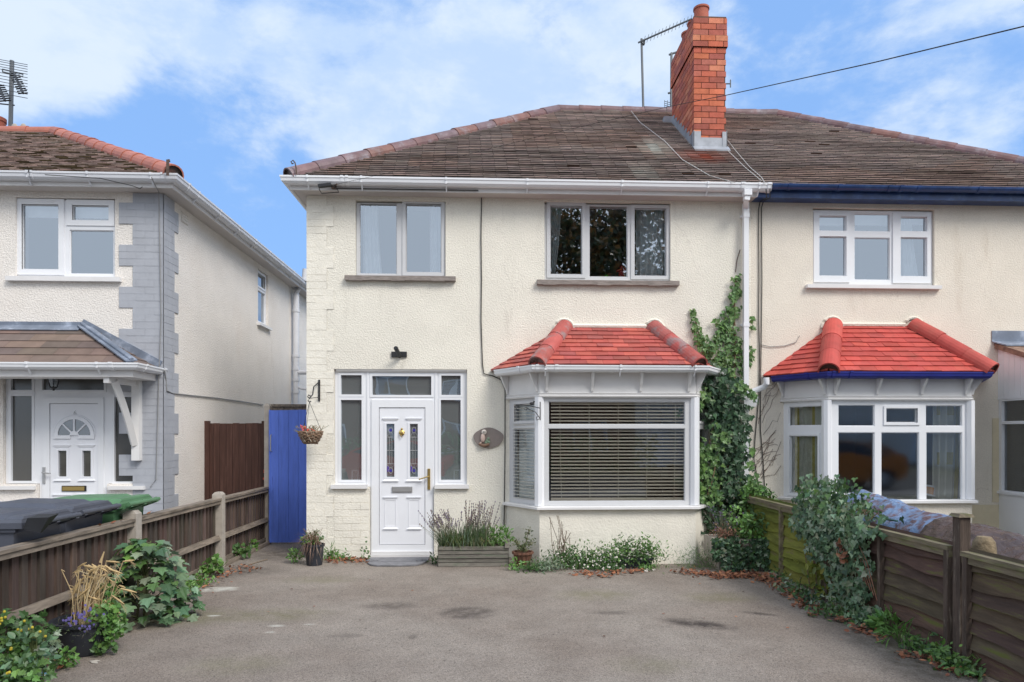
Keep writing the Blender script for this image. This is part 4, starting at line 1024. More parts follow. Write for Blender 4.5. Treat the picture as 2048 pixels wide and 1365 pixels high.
e = MB(); e.sweep([(XP + 0.001, YF), (XR, YF), (XR, Y_B)], [(0.0, Z_FAB), (0.2, Z_FAB), (0.2, Z_FAB + 0.012), (0.0, Z_FAB + 0.012)]); e.build('soffit', M['blue_gutter'], rhouse)
def round_gutter(d0, z, r_=0.062):
    a = [(d0 + r_ + r_ * math.cos(t), z + r_ * math.sin(t)) for t in [math.pi + i * math.pi / 8 for i in range(9)]]
    bq = [(d0 + r_ + (r_ - 0.007) * math.cos(t), z + (r_ - 0.007) * math.sin(t)) for t in [math.pi + i * math.pi / 8 for i in range(9)]]
    return a + list(reversed(bq))
e = MB(); e.sweep([(XG + 0.002, YF), (XR, YF), (XR, Y_B)], round_gutter(0.226, Z_GUT - 0.012))
for u in (1580, 1680, 1780, 1803, 1838, 1960):
    xx = PX(u, 8.77); e.sweep([(xx - 0.025, YF), (xx + 0.025, YF)], round_gutter(0.222, Z_GUT - 0.012, 0.069))
e.build('gutter', M['blue_gutter'], rhouse)
roof_half(rhouse, [c_fp, c_fr, r_r, r_p], [[c_fr, c_br, r_r], [c_br, c_bp, r_p, r_r]], [(Vector(c_fr) + Vector((-0.03, 0.03, 0.03)), r_r, 0.115, 0.42), (r_r, r_p, 0.105, 0.42)])
# white outlet pipe from the blue bay gutter to the hopper
e = MB(); pz = PZ(1535, 765, 8.9)
e.tube([(PX(1533, 8.88), 8.88, pz + 0.06), (PX(1533, 8.88), 8.88, pz - 0.02), (PX(1528, 8.92), 8.92, pz - 0.06), (PX(1508, 8.98), 8.98, pz - 0.11), (PX(1500, 8.98), 8.98, pz - 0.16)], 0.038, 12)
e.build('bay_downpipe', M['upvc'], rhouse, smooth=True)

# porch at the right edge: its left side faces us
porch = thing('porch', (7.6, 8.4, 0), 'white clad lean-to porch with lead flashing and glazed side at the right edge', 'porch')
pxl = PX(1997, YF); LPo = Loc((pxl, YF), (0, -1))
def side_z_(u, v): # height on the porch's side plane
    d = ray(u, v); t = pxl / d.x; return CAMZ + d.z * t
def side_s(u): d = ray(u, V0); return YF - d.y * pxl / d.x
zp_top, zp_cl, zp_tr, zp_si = PZ(1997, 684, YF), side_z_(2003, 798), side_z_(2003, 846), side_z_(2004, 985)
f = MB(); PD = 1.7
cl = [(0.07, 0.95, zp_tr + 0.02, zp_cl - 0.035), (0.07, 0.95, zp_si + 0.03, zp_tr - 0.02)]
Lp2 = Loc((pxl, YF - 0.002), (0, -1)); Lp2.n = Vector((-1, 0, 0))
f.plate(Lp2, 0.0, PD, 0.3, zp_cl, -0.06, 0.0, cl); f.plate(Lp2, 0.05, 0.98, zp_si + 0.012, zp_cl - 0.015, 0.0, 0.012, cl)
fo = f.build('side_frame', M['upvc'], porch)
g = MB()
for c in cl: g.face([Lp2.p(c[0], -0.03, c[2]), Lp2.p(c[1], -0.03, c[2]), Lp2.p(c[1], -0.03, c[3]), Lp2.p(c[0], -0.03, c[3])])
g.build('pane', M['glass_low'], fo)
f = MB(); f.plate(Lp2, 0.06, PD, 0.0, zp_si - 0.02, -0.05, 0.006, []); f.lbox(Lp2, 0.0, PD, 0.0, 0.03, zp_si - 0.02, zp_si + 0.015); f.build('side_panel', M['upvc'], porch)
f = MB(); slope_p = 0.36
nb = 17
for i in range(nb):
    s0 = i * PD / nb; s1 = s0 + PD / nb - 0.004
    f.hexa([Lp2.p(s0, 0.010, zp_cl), Lp2.p(s1, 0.010, zp_cl), Lp2.p(s1, -0.05, zp_cl), Lp2.p(s0, -0.05, zp_cl)], [Lp2.p(s0, 0.010, zp_top - 0.10 - s0 * slope_p), Lp2.p(s1, 0.010, zp_top - 0.10 - s1 * slope_p), Lp2.p(s1, -0.05, zp_top - 0.10 - s1 * slope_p), Lp2.p(s0, -0.05, zp_top - 0.10 - s0 * slope_p)])
f.lbox(Lp2, 0.0, PD, -0.05, 0.016, zp_cl - 0.012, zp_cl + 0.012)
f.build('cladding', M['upvc'], porch)
f = MB(); f.hexa([(pxl - 0.06, YF, zp_top - 0.09), (pxl + 3.0, YF, zp_top - 0.09), (pxl + 3.0, YF - PD - 0.2, zp_top - 0.09 - slope_p * (PD + 0.2)), (pxl - 0.06, YF - PD - 0.2, zp_top - 0.09 - slope_p * (PD + 0.2))],
                 [(pxl - 0.06, YF, zp_top - 0.02), (pxl + 3.0, YF, zp_top - 0.02), (pxl + 3.0, YF - PD - 0.2, zp_top - 0.02 - slope_p * (PD + 0.2)), (pxl - 0.06, YF - PD - 0.2, zp_top - 0.02 - slope_p * (PD + 0.2))])
pr = f.build('porch_roof', mat('rough_porch_verge', (0.24, 0.15, 0.11), 0.9, var=0.35, vscale=12, bump=0.5, bscale=25), porch)
f = MB(); f.box(pxl - 0.10, pxl + 3, YF - 0.013, YF - 0.003, zp_top, zp_top + 0.15)
f.hexa([(pxl - 0.09, YF - 0.012, zp_top - 0.012), (pxl + 3, YF - 0.012, zp_top - 0.012), (pxl + 3, YF - 0.2, zp_top - 0.012 - 0.07), (pxl - 0.04, YF - 0.2, zp_top - 0.012 - 0.07)], [(pxl - 0.09, YF - 0.012, zp_top + 0.004), (pxl + 3, YF - 0.012, zp_top + 0.004), (pxl + 3, YF - 0.2, zp_top - 0.066), (pxl - 0.04, YF - 0.2, zp_top - 0.066)])
f.build('flashing', M['lead_dark'], pr)
f = MB(); f.box(pxl + 0.06, pxl + 3.0, YF - PD - 0.05, YF - PD, 0, zp_cl + 0.02); f.box(pxl + 2.95, pxl + 3.0, YF - PD, YF, 0, zp_cl + 0.05); f.box(pxl + 1.2, pxl + 1.25, YF - PD, YF - 0.01, 0, zp_cl + 0.05); f.build('porch_wall', M['interior'], porch)

# ================================================================== left-hand house
XC = PX(326, YF)
lhouse = thing('detached_house', (XC - 3, YF + 3, 0), 'pale pinkish roughcast house with grey painted corner bricks and slate door canopy', 'house')
SLL = 0.60
W4 = FR(31, 230, 396, 556); DO4 = FR(6, 278, 744, 1115); s4 = PZ(250, 968, YF)
dl0, dl1 = PX(74, YF), PX(214, YF)
w = MB(); w.plate(LF, -11, XC, -0.02, ZT, -0.25, 0, [W4, (DO4[0], DO4[1], s4, DO4[3]), (dl0, dl1, 0.03, DO4[3])])
LS = Loc((XC, YF), (0, 1))           # the side wall, s = distance back
LEN = 9.2
def SS(u): d = ray(u, V0); return XC * d.y / d.x - YF
def SZ(u, v): d = ray(u, v); return CAMZ + d.z * XC / d.x
W5 = (SS(516), SS(536.5), SZ(528, 652), SZ(527, 545))
w.plate(LS, 0.25, LEN, -0.02, ZT, -0.25, 0, [W5])
w.box(-11, XC, YF + LEN - 0.25, YF + LEN, -0.02, ZT)
w.build('wall', M['render_left'], lhouse)
rm = MB(); room(rm, -9.5, XC - 0.4, ya, ya + 3.4, 2.72, ZT - 0.1); room(rm, -9.5, XC - 0.4, ya + 3.6, ya + 7, 2.72, ZT - 0.1); room(rm, -9.5, XC - 0.4, ya, ya + 2.8, 0.06, 2.45); rm.build('interior', M['interior'], lhouse)
quoins(XC + 0.0055, 0.56, 0.385, 0.0, ZT - 0.01, M['grey_paint'], lhouse, LF, per=3, proud=0.012, flip=True)
quoins(0.0, 0.42, 0.30, 0.0, ZT - 0.01, M['grey_paint'], lhouse, LS, per=3, proud=0.012)
window_unit(LF, W4[0] + 0.004, W4[1] - 0.004, W4[2] + 0.004, W4[3] - 0.02, [cellp(45, 119, 410, 540, WY, True), cellp(146, 219, 412, 442, WY, True), cellp(140, 228, 461, 549, WY)], M['upvc'], lhouse, gm=M['glass_up'], cw=0.07)
r = FR(10, 239, 553, 562, 9.04); s = MB(); s.lbox(LF, r[0], r[1], -0.1, 0.06, r[2], r[3]); s.build('window_sill', M['white_sill'], lhouse)
zm = (W5[2] * 0.34 + W5[3] * 0.66)
window_unit(LS, W5[0] + 0.004, W5[1] - 0.004, W5[2] + 0.004, W5[3] - 0.004, [(W5[0] + 0.07, W5[1] - 0.09, zm + 0.05, W5[3] - 0.06, True), (W5[0] + 0.06, W5[1] - 0.06, W5[2] + 0.06, zm - 0.03, False)], M['upvc'], lhouse, gm=M['glass_up'])
s = MB(); s.lbox(LS, W5[0] - 0.06, W5[1] + 0.06, -0.08, 0.06, W5[2] - 0.045, W5[2]); s.build('window_sill', M['white_sill'], lhouse)
# front door with fanlight
lhs = [FR(17, 59, 750, 780), FR(80, 204, 750, 780), FR(225, 267, 752, 782), FR(17, 59, 792, 963), FR(225, 267, 794, 964)]
leaf4 = FR(95, 193, 807, 1108)
scr = MB(); scr.plate(LF, DO4[0] + 0.004, DO4[1] - 0.004, s4 + 0.004, DO4[3] - 0.004, DL - 0.07, DL, lhs + [(leaf4[0], leaf4[1], s4 - 1, leaf4[3])])
scr.plate(LF, dl0 + 0.004, dl1 - 0.004, 0.035, s4 + 0.004, DL - 0.07, DL, [(leaf4[0], leaf4[1], leaf4[2], s4 + 1)])
for h in lhs: scr.plate(LF, h[0] - 0.03, h[1] + 0.03, h[2] - 0.03, h[3] + 0.03, DL, DL + 0.008, [h])
q4 = FR(81, 204, 795, 1110); scr.plate(LF, q4[0], q4[1], q4[2], q4[3], DL, DL + 0.016, [leaf4])
screen4 = scr.build('door_screen', M['upvc'], lhouse)
g = MB()
for h in lhs: g.face([LF.p(h[0], DL - 0.03, h[2]), LF.p(h[1], DL - 0.03, h[2]), LF.p(h[1], DL - 0.03, h[3]), LF.p(h[0], DL - 0.03, h[3])])
g.build('pane', M['glass_dim'], screen4)
for (u0, u1) in ((-10, 67), (215, 288)):
    r = FR(u0, u1, 973, 980, 9.05); s = MB(); s.lbox(LF, r[0], r[1], -0.06, 0.05, r[2], r[3]); s.build('window_sill', M['white_sill'], lhouse)
q1, q2 = FR(112, 129, 902, 954), FR(161, 178, 902, 954)
dmb = door_panel(LF, *leaf4, DL + 0.004, [q1, q2], [FR(104, 135, 995, 1060), FR(153, 184, 995, 1060)])
fcx, fcz = PX(145, YF), PZ(145, 871, YF); Rr = PX(178, YF) - fcx
dg = DL + 0.004
def arc_pts(r_, a0, a1, n): return [(fcx + r_ * math.cos(a0 + (a1 - a0) * i / n), fcz + r_ * math.sin(a0 + (a1 - a0) * i / n)) for i in range(n + 1)]
for (ra, rb_, th_) in ((Rr, Rr + 0.045, 0.016), (Rr + 0.05, Rr + 0.062, 0.01), (0.0, 0.055, 0.016)):
    A0, A1 = arc_pts(max(ra, 0.0001), 0, math.pi, 20), arc_pts(rb_, 0, math.pi, 20)
    for i in range(20):
        pts = [A0[i], A0[i + 1], A1[i + 1], A1[i]]
        dmb.face([LF.p(x, dg + th_, z) for x, z in (pts[3], pts[2], pts[1], pts[0])]); dmb.face([LF.p(A1[i][0], dg, A1[i][1]), LF.p(A1[i + 1][0], dg, A1[i + 1][1]), LF.p(A1[i + 1][0], dg + th_, A1[i + 1][1]), LF.p(A1[i][0], dg + th_, A1[i][1])])
        if ra > 0.1: dmb.face([LF.p(A0[i + 1][0], dg, A0[i + 1][1]), LF.p(A0[i][0], dg, A0[i][1]), LF.p(A0[i][0], dg + th_, A0[i][1]), LF.p(A0[i + 1][0], dg + th_, A0[i + 1][1])])
for a in (math.pi / 4, math.pi / 2, 3 * math.pi / 4):
    dmb.bar(LF.p(fcx + 0.05 * math.cos(a), dg + 0.008, fcz + 0.05 * math.sin(a)), LF.p(fcx + Rr * math.cos(a), dg + 0.008, fcz + Rr * math.sin(a)), 0.018, 0.018, up=(0, 1, 0))
dmb.lbox(LF, fcx - Rr - 0.05, fcx - 0.05, dg, dg + 0.018, fcz - 0.045, fcz); dmb.lbox(LF, fcx + 0.05, fcx + Rr + 0.05, dg, dg + 0.018, fcz - 0.045, fcz)
door4 = dmb.build('front_door', M['door_white'], lhouse)
g = MB()
A1 = arc_pts(Rr, 0, math.pi, 20)
g.face([LF.p(x, dg + 0.004, z) for x, z in reversed(A1)])
for h in (q1, q2): g.face([LF.p(h[0], DL - 0.02, h[2]), LF.p(h[1], DL - 0.02, h[2]), LF.p(h[1], DL - 0.02, h[3]), LF.p(h[0], DL - 0.02, h[3])])
M['glass_dark'] = glass_mat('dark_obscured_pane', 0.10, (0.5, 0.5, 0.5), frost_or_glare=((0.085, 0.078, 0.066), 0.92))
g.build('pane', M['glass_dark'], door4)
r = FR(120, 169, 973, 983); lp = MB(); lp.lbox(LF, r[0], r[1], DL + 0.006, DL + 0.016, r[2] - 0.004, r[3] + 0.004); lpo = lp.build('letterplate', M['black_plastic'], door4)
lp = MB(); lp.lbox(LF, r[0] + 0.012, r[1] - 0.02, DL + 0.016, DL + 0.022, r[2] + 0.006, r[3] - 0.006); lp.build('flap', M['brass'], lpo)
hx = PX(85, YF); hz0, hz1 = PZ(85, 968, YF), PZ(85, 935, YF); hb = MB(); hb.lbox(LF, hx - 0.017, hx + 0.017, DL + 0.016, DL + 0.028, hz0, hz1)
hb.tube([LF.p(hx, DL + 0.028, hz1 - 0.07), LF.p(hx, DL + 0.06, hz1 - 0.07), LF.p(hx + 0.02, DL + 0.065, hz1 - 0.07), LF.p(hx + 0.11, DL + 0.065, hz1 - 0.08)], 0.009, 8); hb.build('handle', M['chrome'], door4)
# the small numeral over the fanlight
nx, nz = PX(146, YF), PZ(146, 826, YF); nb_ = MB()
nb_.tube([LF.p(nx + 0.013 * math.cos(a), dg + 0.004, nz - 0.012 + 0.014 * math.sin(a)) for a in [i * math.pi / 5 for i in range(11)]], 0.0035, 5)
nb_.tube([LF.p(nx - 0.013, dg + 0.004, nz - 0.010), LF.p(nx - 0.008, dg + 0.004, nz + 0.016), LF.p(nx + 0.008, dg + 0.004, nz + 0.028)], 0.0035, 5)
nb_.build('door_number', M['chrome'], door4)
# grey plinth left of the door
pb = MB(); pb.lbox(LF, -6.4, dl0 - 0.02, 0.0, 0.012, 0.0, PZ(30, 1003, YF)); pb.build('plinth', M['grey_paint'], lhouse)
# eaves of the left house
path_l = [(-11, YF), (XC, YF), (XC, YF + LEN)]
e = MB(); e.sweep(path_l, [(0.20, Z_FAB - 0.006), (0.222, Z_FAB - 0.006), (0.222, Z_GUT - 0.01), (0.20, Z_GUT - 0.01)]); e.build('fascia', M['fascia'], lhouse)
e = MB(); e.sweep(path_l, [(0.0, Z_FAB), (0.2, Z_FAB), (0.2, Z_FAB + 0.012), (0.0, Z_FAB + 0.012)])
for i in range(60):
    xx = XC - 0.06 - i * 0.09; e.box(xx - 0.03, xx, YF - 0.185, YF - 0.165, Z_FAB - 0.003, Z_FAB - 0.0005)
e.build('soffit', M['soffit'], lhouse)
e = MB(); e.sweep(path_l, gutter_prof(0.222, Z_GUT))
gutter_clips(e, LF, [PX(u, 8.77) for u in (-60, 52, 173, 300)], 0.222, Z_GUT); gutter_clips(e, LS, [0.35 + 0.75 * i for i in range(11)], 0.222, Z_GUT)
for u in (56, 60, 324): gutter_joint(e, LF, PX(u, 8.77), 0.222, Z_GUT, ln=0.04)
gutter_joint(e, LS, 0.05, 0.222, Z_GUT, ln=0.04)
e.build('gutter', M['upvc_old'], lhouse)
# its mossy roof
hl = on_roof(112, 262, sl=SLL)
xh, yr, zr = hl.x, hl.y, Z_EAVE + SLL * (hl.y - EY)
xe = XC + EAVE_D
rl = random.Random(9)
def moss_tile(r): return vary(r.choice([(0.12, 0.085, 0.075), (0.09, 0.066, 0.060), (0.15, 0.105, 0.09), (0.08, 0.062, 0.05)]), 0.25, r, 0.06)
def moss_edge(r, c, p): return vary((0.50, 0.37, 0.32), 0.3, r, 0.05) if r.random() < 0.78 else vary((0.12, 0.09, 0.05), 0.3, r)
rb = MB(); fr_poly = [(-9.5, EY, Z_EAVE), (xe, EY, Z_EAVE), (xh, yr, zr), (-9.5, yr, zr)]
tiles(rb, fr_poly, (1, 0, 0), 0.086, 0.168, 0.0145, moss_tile, rl, 0.004, moss_edge, hgt=0.027, tail=-0.006)
ybk = YF + LEN + 0.2
for pl in (fr_poly, [(xe, EY, Z_EAVE), (xe, ybk, Z_EAVE), (xh, ybk - (yr - EY), zr), (xh, yr, zr)], [(-9.5, yr, zr), (xh, yr, zr), (xh, ybk - (yr - EY), zr), (-9.5, ybk, zr)]):
    rb.face([(p[0], p[1], p[2] - 0.032) for p in pl], (0.05, 0.04, 0.033))
ro = rb.build('roof', M['tile_moss'], lhouse)
rr = MB(); lr_c = lambda r: vary(r.choice([(0.42, 0.15, 0.105), (0.46, 0.17, 0.12), (0.39, 0.14, 0.10)]), 0.1, r)
half_round(rr, (xe - 0.03, EY + 0.03, Z_EAVE + 0.04), (xh, yr, zr), 0.125, 0.36, lr_c, rl); half_round(rr, (xh, yr, zr), (-9.5, yr, zr), 0.11, 0.45, lr_c, rl)
rr.build('ridge_tiles', M['ridge_red'], ro, smooth=True)

# slate canopy over the left door
can = thing('door_canopy', (-6, 8.8, 2.4), 'brown slate hipped canopy with lead hips and white gutter over the fanlight door', 'canopy')
zc_g = PZ(130, 727, 8.45)
cxa, cxb = PX(262, 8.42), PX(318, YF)
cy = 8.52
tz = PZ(100, 655, YF); txr = PX(166, YF)
Ac, Bc = (cxa, 8.44, zc_g), (cxb, YF - 0.004, zc_g); Tt = (txr, YF - 0.004, tz)
rs = random.Random(21); rb = MB()
sc_ = lambda r: vary(r.choice([(0.155, 0.115, 0.098), (0.18, 0.132, 0.110), (0.14, 0.108, 0.098), (0.20, 0.140, 0.115)]), 0.1, r, 0.05)
fpol = [(-8.6, 8.44, zc_g), Ac, Tt, (-8.6, YF - 0.004, tz)]
tiles(rb, fpol, (1, 0, 0), 0.165, 0.44, 0.013, sc_, rs, 0.001); tiles(rb, [Ac, Bc, Tt], Vector(Bc) - Vector(Ac), 0.165, 0.44, 0.013, sc_, rs, 0.001)
for pl in (fpol, [Ac, Bc, Tt]): rb.face([(p[0], p[1], p[2] - 0.012) for p in pl], (0.1, 0.08, 0.07))
cro = rb.build('canopy_roof', M['slate_brown'], can)
fl = MB()
Av, Tv, Bv = Vector(Ac), Vector(Tt), Vector(Bc)
dh = (Tv - Av).normalized(); nf = Vector((0, -(tz - zc_g), YF - 8.44)); nf = Vector((0, -0.62, 0.78))
fl.bar(Av + Vector((0.0, 0, 0.03)), Tv + Vector((0, -0.01, 0.03)), 0.13, 0.018, up=(0, -0.3, 1))
fl.tube([Av + Vector((0, 0, 0.05)), Tv + Vector((0, -0.02, 0.05))], 0.022, 8)
fl.box(-8.6, txr + 0.06, YF - 0.014, YF - 0.002, tz - 0.02, tz + 0.07); fl.bar((-8.6, YF - 0.06, tz - 0.015), (txr, YF - 0.06, tz - 0.015), 0.12, 0.012, up=(0, -0.62, 0.78))
fl.bar(Tv + Vector((0, -0.015, 0.06)), Bv + Vector((0.03, -0.015, 0.05)), 0.02, 0.10, up=(0, 0, 1))
fl.build('lead_hip', M['lead_dark'], cro)
cpath = [(-8.6, 8.52), (cxa - 0.05, 8.52), (cxb - 0.08, YF)]
e = MB(); e.sweep(cpath, gutter_prof(0.05, zc_g + 0.005, 0.10, 0.085)); Lc = Loc((0, 8.52), (1, 0))
gutter_clips(e, Lc, [PX(u, 8.4) for u in (55, 195)], 0.05, zc_g + 0.005, 0.10, 0.085); gutter_joint(e, Lc, PX(223, 8.4), 0.05, zc_g + 0.005, 0.10, 0.085, 0.05)
L3 = Loc(cpath[1], (cpath[2][0] - cpath[1][0], cpath[2][1] - cpath[1][1])); gutter_joint(e, L3, 0.1, 0.05, zc_g + 0.005, 0.10, 0.085, 0.04); gutter_joint(e, L3, 0.62, 0.05, zc_g + 0.005, 0.10, 0.085, 0.05)
e.build('gutter', M['upvc'], can)
e = MB(); e.sweep(cpath, [(-0.3, zc_g - 0.16), (0.045, zc_g - 0.16), (0.045, zc_g - 0.02), (-0.02, zc_g - 0.02), (-0.02, zc_g - 0.13), (-0.3, zc_g - 0.13)]); e.build('fascia', M['fascia'], can)
# curved timber bracket
gx = PX(280, YF); e = MB(); zt = zc_g - 0.16
e.box(gx - 0.065, gx + 0.035, YF - 0.09, YF - 0.001, PZ(280, 921, YF), zt)
e.bar((PX(214, 8.52), 8.5, zt - 0.035), (gx - 0.03, YF - 0.05, zt - 0.035), 0.07, 0.07)
pts = []
bp0 = P(228, 762, 8.6); bp1 = P(246, 826, 8.8); bp2 = P(268, 888, 9.02)
for i in range(11):
    t = i / 10; q = bp0 * (1 - t) ** 2 + (bp1 + Vector((0.02, 0, 0.10))) * 2 * t * (1 - t) + bp2 * t * t; pts.append(q)
for a, c in zip(pts, pts[1:]): e.bar(a, c + (c - a) * 0.12, 0.07, 0.085, up=(0.6, -0.8, 0))
e.build('bracket', M['board'], can)
# ================================================================== fences, gates
rf = random.Random(31)
FX = -3.30                                    # driveway face of the left fence
fence = thing('closeboard_fence', (FX, 6, 0), 'low dark brown closeboard fence with concrete posts along the driveway edge by the bins', 'fence')
FT = 0.85
post_y = [2.55, 4.25, 6.235, 8.28]             # concrete posts
post_y = [FX * 1365 / -712 * 1.0, FX * 1365 / -541]
py1, py2 = [G(u, 1000).y for u in (0, 0)] if False else (0, 0)
def fence_y(u): d = ray(u, V0); return FX * d.y / d.x
py_a, py_b, py_end = fence_y(268), fence_y(440), fence_y(537)
py_0 = py_a - (py_b - py_a)
spans = [(py_0 - 1.9, py_0), (py_0, py_a), (py_a, py_b), (py_b, py_end)]
for (y0, y1) in spans:
    bm = MB(); y = y0 + 0.04
    while y < y1 - 0.04:
        wd = 0.098; ye = min(y + wd, y1 - 0.03)
        t0 = 0.006; c = vary(rf.choice([(0.105, 0.070, 0.058), (0.080, 0.056, 0.047), (0.125, 0.088, 0.074), (0.095, 0.074, 0.060)]), 0.25, rf, 0.06); tp = FT - 0.03 + rf.uniform(-0.012, 0.0)
        bm.hexa([(FX - 0.044, y, 0.10), (FX - 0.020, y, 0.10), (FX - 0.038, ye - 0.004, 0.10), (FX - 0.050, ye - 0.004, 0.10)], [(FX - 0.044, y, tp), (FX - 0.020, y, tp), (FX - 0.038, ye - 0.004, tp), (FX - 0.050, ye - 0.004, tp)], c)
        y += wd
    bm.box(FX - 0.062, FX - 0.052, y0 + 0.04, y1 - 0.03, 0.1, FT - 0.05, (0.025, 0.018, 0.015))
    bm.build('boards', M['fence_board'], fence)
    bm = MB(); bm.hexa([(FX - 0.02, y0 + 0.05, 0.345), (FX + 0.03, y0 + 0.05, 0.345), (FX + 0.03, y1 - 0.05, 0.345), (FX - 0.02, y1 - 0.05, 0.345)], [(FX - 0.02, y0 + 0.05, 0.40), (FX + 0.01, y0 + 0.05, 0.40), (FX + 0.01, y1 - 0.05, 0.40), (FX - 0.02, y1 - 0.05, 0.40)])
    bm.build('rail', M['fence_rail'], fence)
    bm = MB(); bm.hexa([(FX - 0.02, y0 + 0.05, FT - 0.066), (FX + 0.032, y0 + 0.05, FT - 0.066), (FX + 0.032, y1 - 0.05, FT - 0.066), (FX - 0.02, y1 - 0.05, FT - 0.066)], [(FX - 0.02, y0 + 0.05, FT - 0.028), (FX + 0.026, y0 + 0.05, FT - 0.028), (FX + 0.026, y1 - 0.05, FT - 0.028), (FX - 0.02, y1 - 0.05, FT - 0.028)])
    bm.box(FX - 0.065, FX + 0.042, y0 + 0.05, y1 - 0.05, FT - 0.024, FT + 0.002); bm.build('rail', M['fence_rail'], fence)
    bm = MB(); bm.box(FX - 0.055, FX - 0.012, y0 + 0.05, y1 - 0.05, 0.0, 0.10); bm.box(FX + 0.02, FX + 0.055, y0 + 0.05, y1 - 0.05, 0.0, 0.055); bm.build('gravel_board', M['fence_rail'], fence)
for y in (py_0, py_a, py_b):
    bm = MB(); h = 0.925; a, c = FX - 0.075, FX + 0.045
    bm.box(a, c, y - 0.052, y + 0.052, -0.05, h - 0.03)
    bm.hexa([(a, y - 0.052, h - 0.03), (c, y - 0.052, h - 0.03), (c, y + 0.052, h - 0.03), (a, y + 0.052, h - 0.03)], [(a + 0.03, y - 0.045, h), (c - 0.03, y - 0.045, h), (c - 0.03, y + 0.045, h), (a + 0.03, y + 0.045, h)])
    bm.build('post', M['concrete'], fence)
bm = MB(); bm.box(FX - 0.045, FX + 0.03, py_end - 0.04, py_end + 0.02, 0, FT); bm.build('post', M['fence_rail'], fence)

# brown side gate
GYb = 10.42
gxa, gxb = PX(410, GYb), PX(534, GYb)
gb = thing('side_gate', ((gxa + gxb) / 2, GYb, 0), 'dark red-brown boarded side gate between the pale side wall and the concrete post', 'gate')
zt = PZ(470, 847, GYb); bm = MB(); n = 9; wv = (gxb - gxa - 0.06) / n
for i in range(n):
    a = gxa + 0.03 + i * wv; bm.box(a + 0.002, a + wv - 0.002, GYb - 0.012 + rf.uniform(-0.002, 0.002), GYb + 0.01, 0.05, zt + rf.uniform(-0.004, 0.004))
bm.build('boards', M['brown_wood'], gb)
for a in (gxa, gxb - 0.07):
    bm = MB(); bm.box(a, a + 0.07, GYb - 0.03, GYb + 0.03, 0.0, zt + 0.035); bm.build('post', M['brown_wood'], gb)
bm = MB(); bm.box(gxb - 0.04, gxb - 0.015, GYb - 0.034, GYb - 0.031, 1.05, 1.10); bm.box(gxb - 0.05, gxb - 0.02, GYb - 0.034, GYb - 0.031, 0.95, 0.98); bm.build('paint_mark', mat('orange_red_paint', (0.6, 0.09, 0.05), 0.6), gb)
# concrete gate post
GY = 10.22
pxa, pxb = PX(530.5, 10.3), PX(541, 10.3)
bm = MB(); zt = PZ(536, 808, 10.3); bm.box(pxa, pxb, 10.25, 10.35, 0, zt - 0.03)
bm.hexa([(pxa, 10.25, zt - 0.03), (pxb, 10.25, zt - 0.03), (pxb, 10.35, zt - 0.03), (pxa, 10.35, zt - 0.03)], [(pxa + 0.02, 10.27, zt), (pxb - 0.02, 10.27, zt), (pxb - 0.02, 10.33, zt), (pxa + 0.02, 10.33, zt)])
tag(bm.build('gate_post', M['concrete']), 'tall concrete post between the brown gate and the blue gate', 'gate post')
# blue gate
ga, gbx = PX(538.5, GY), XL + 0.01
bg = thing('side_gate', ((ga + gbx) / 2, GY, 0), 'tall bright blue boarded gate closing the passage beside the cream house', 'gate')
zt = PZ(575, 820.5, GY); bm = MB(); n = 6; wv = (gbx - ga) / n
for i in range(n):
    a = ga + i * wv; bm.box(a + 0.0015, a + wv - 0.0015, GY - 0.011 + rf.uniform(-0.0015, 0.0015), GY + 0.012, 0.035, zt + rf.uniform(-0.006, 0.004))
bm.box(ga, ga + 0.02, GY - 0.016, GY + 0.02, 0.035, zt)
bm.build('boards', M['blue_gate'], bg)
bm = MB(); z0, z1 = PZ(542, 903, GY), PZ(542, 870, GY); hx = PX(541.5, GY) + 0.012
bm.tube([(hx, GY - 0.012, z1), (hx, GY - 0.05, z1 - 0.01), (hx, GY - 0.055, (z0 + z1) / 2), (hx, GY - 0.05, z0 + 0.01), (hx, GY - 0.012, z0)], 0.009, 8); bm.build('handle', M['chrome'], bg)
bm = MB(); bm.bar((ga + 0.02, GY + 0.03, 0.5), (gbx, GY + 0.03, 0.5), 0.04, 0.09); bm.bar((ga + 0.02, GY + 0.03, 1.6), (gbx, GY + 0.03, 1.6), 0.04, 0.09); bm.build('rail', M['blue_gate'], bg)
# timber lintel behind the blue gate
bm = MB(); bm.box(PX(541, 10.45), XL + 0.05, 10.42, 10.46, 1.75, PZ(570, 814, 10.45)); bm.box(PX(541, 10.45), XL + 0.05, 10.40, 10.48, PZ(570, 814, 10.45) , PZ(570, 809, 10.45))
tag(bm.build('timber_screen', M['fence_rail']), 'weathered timber screen showing just above the blue gate', 'fence')

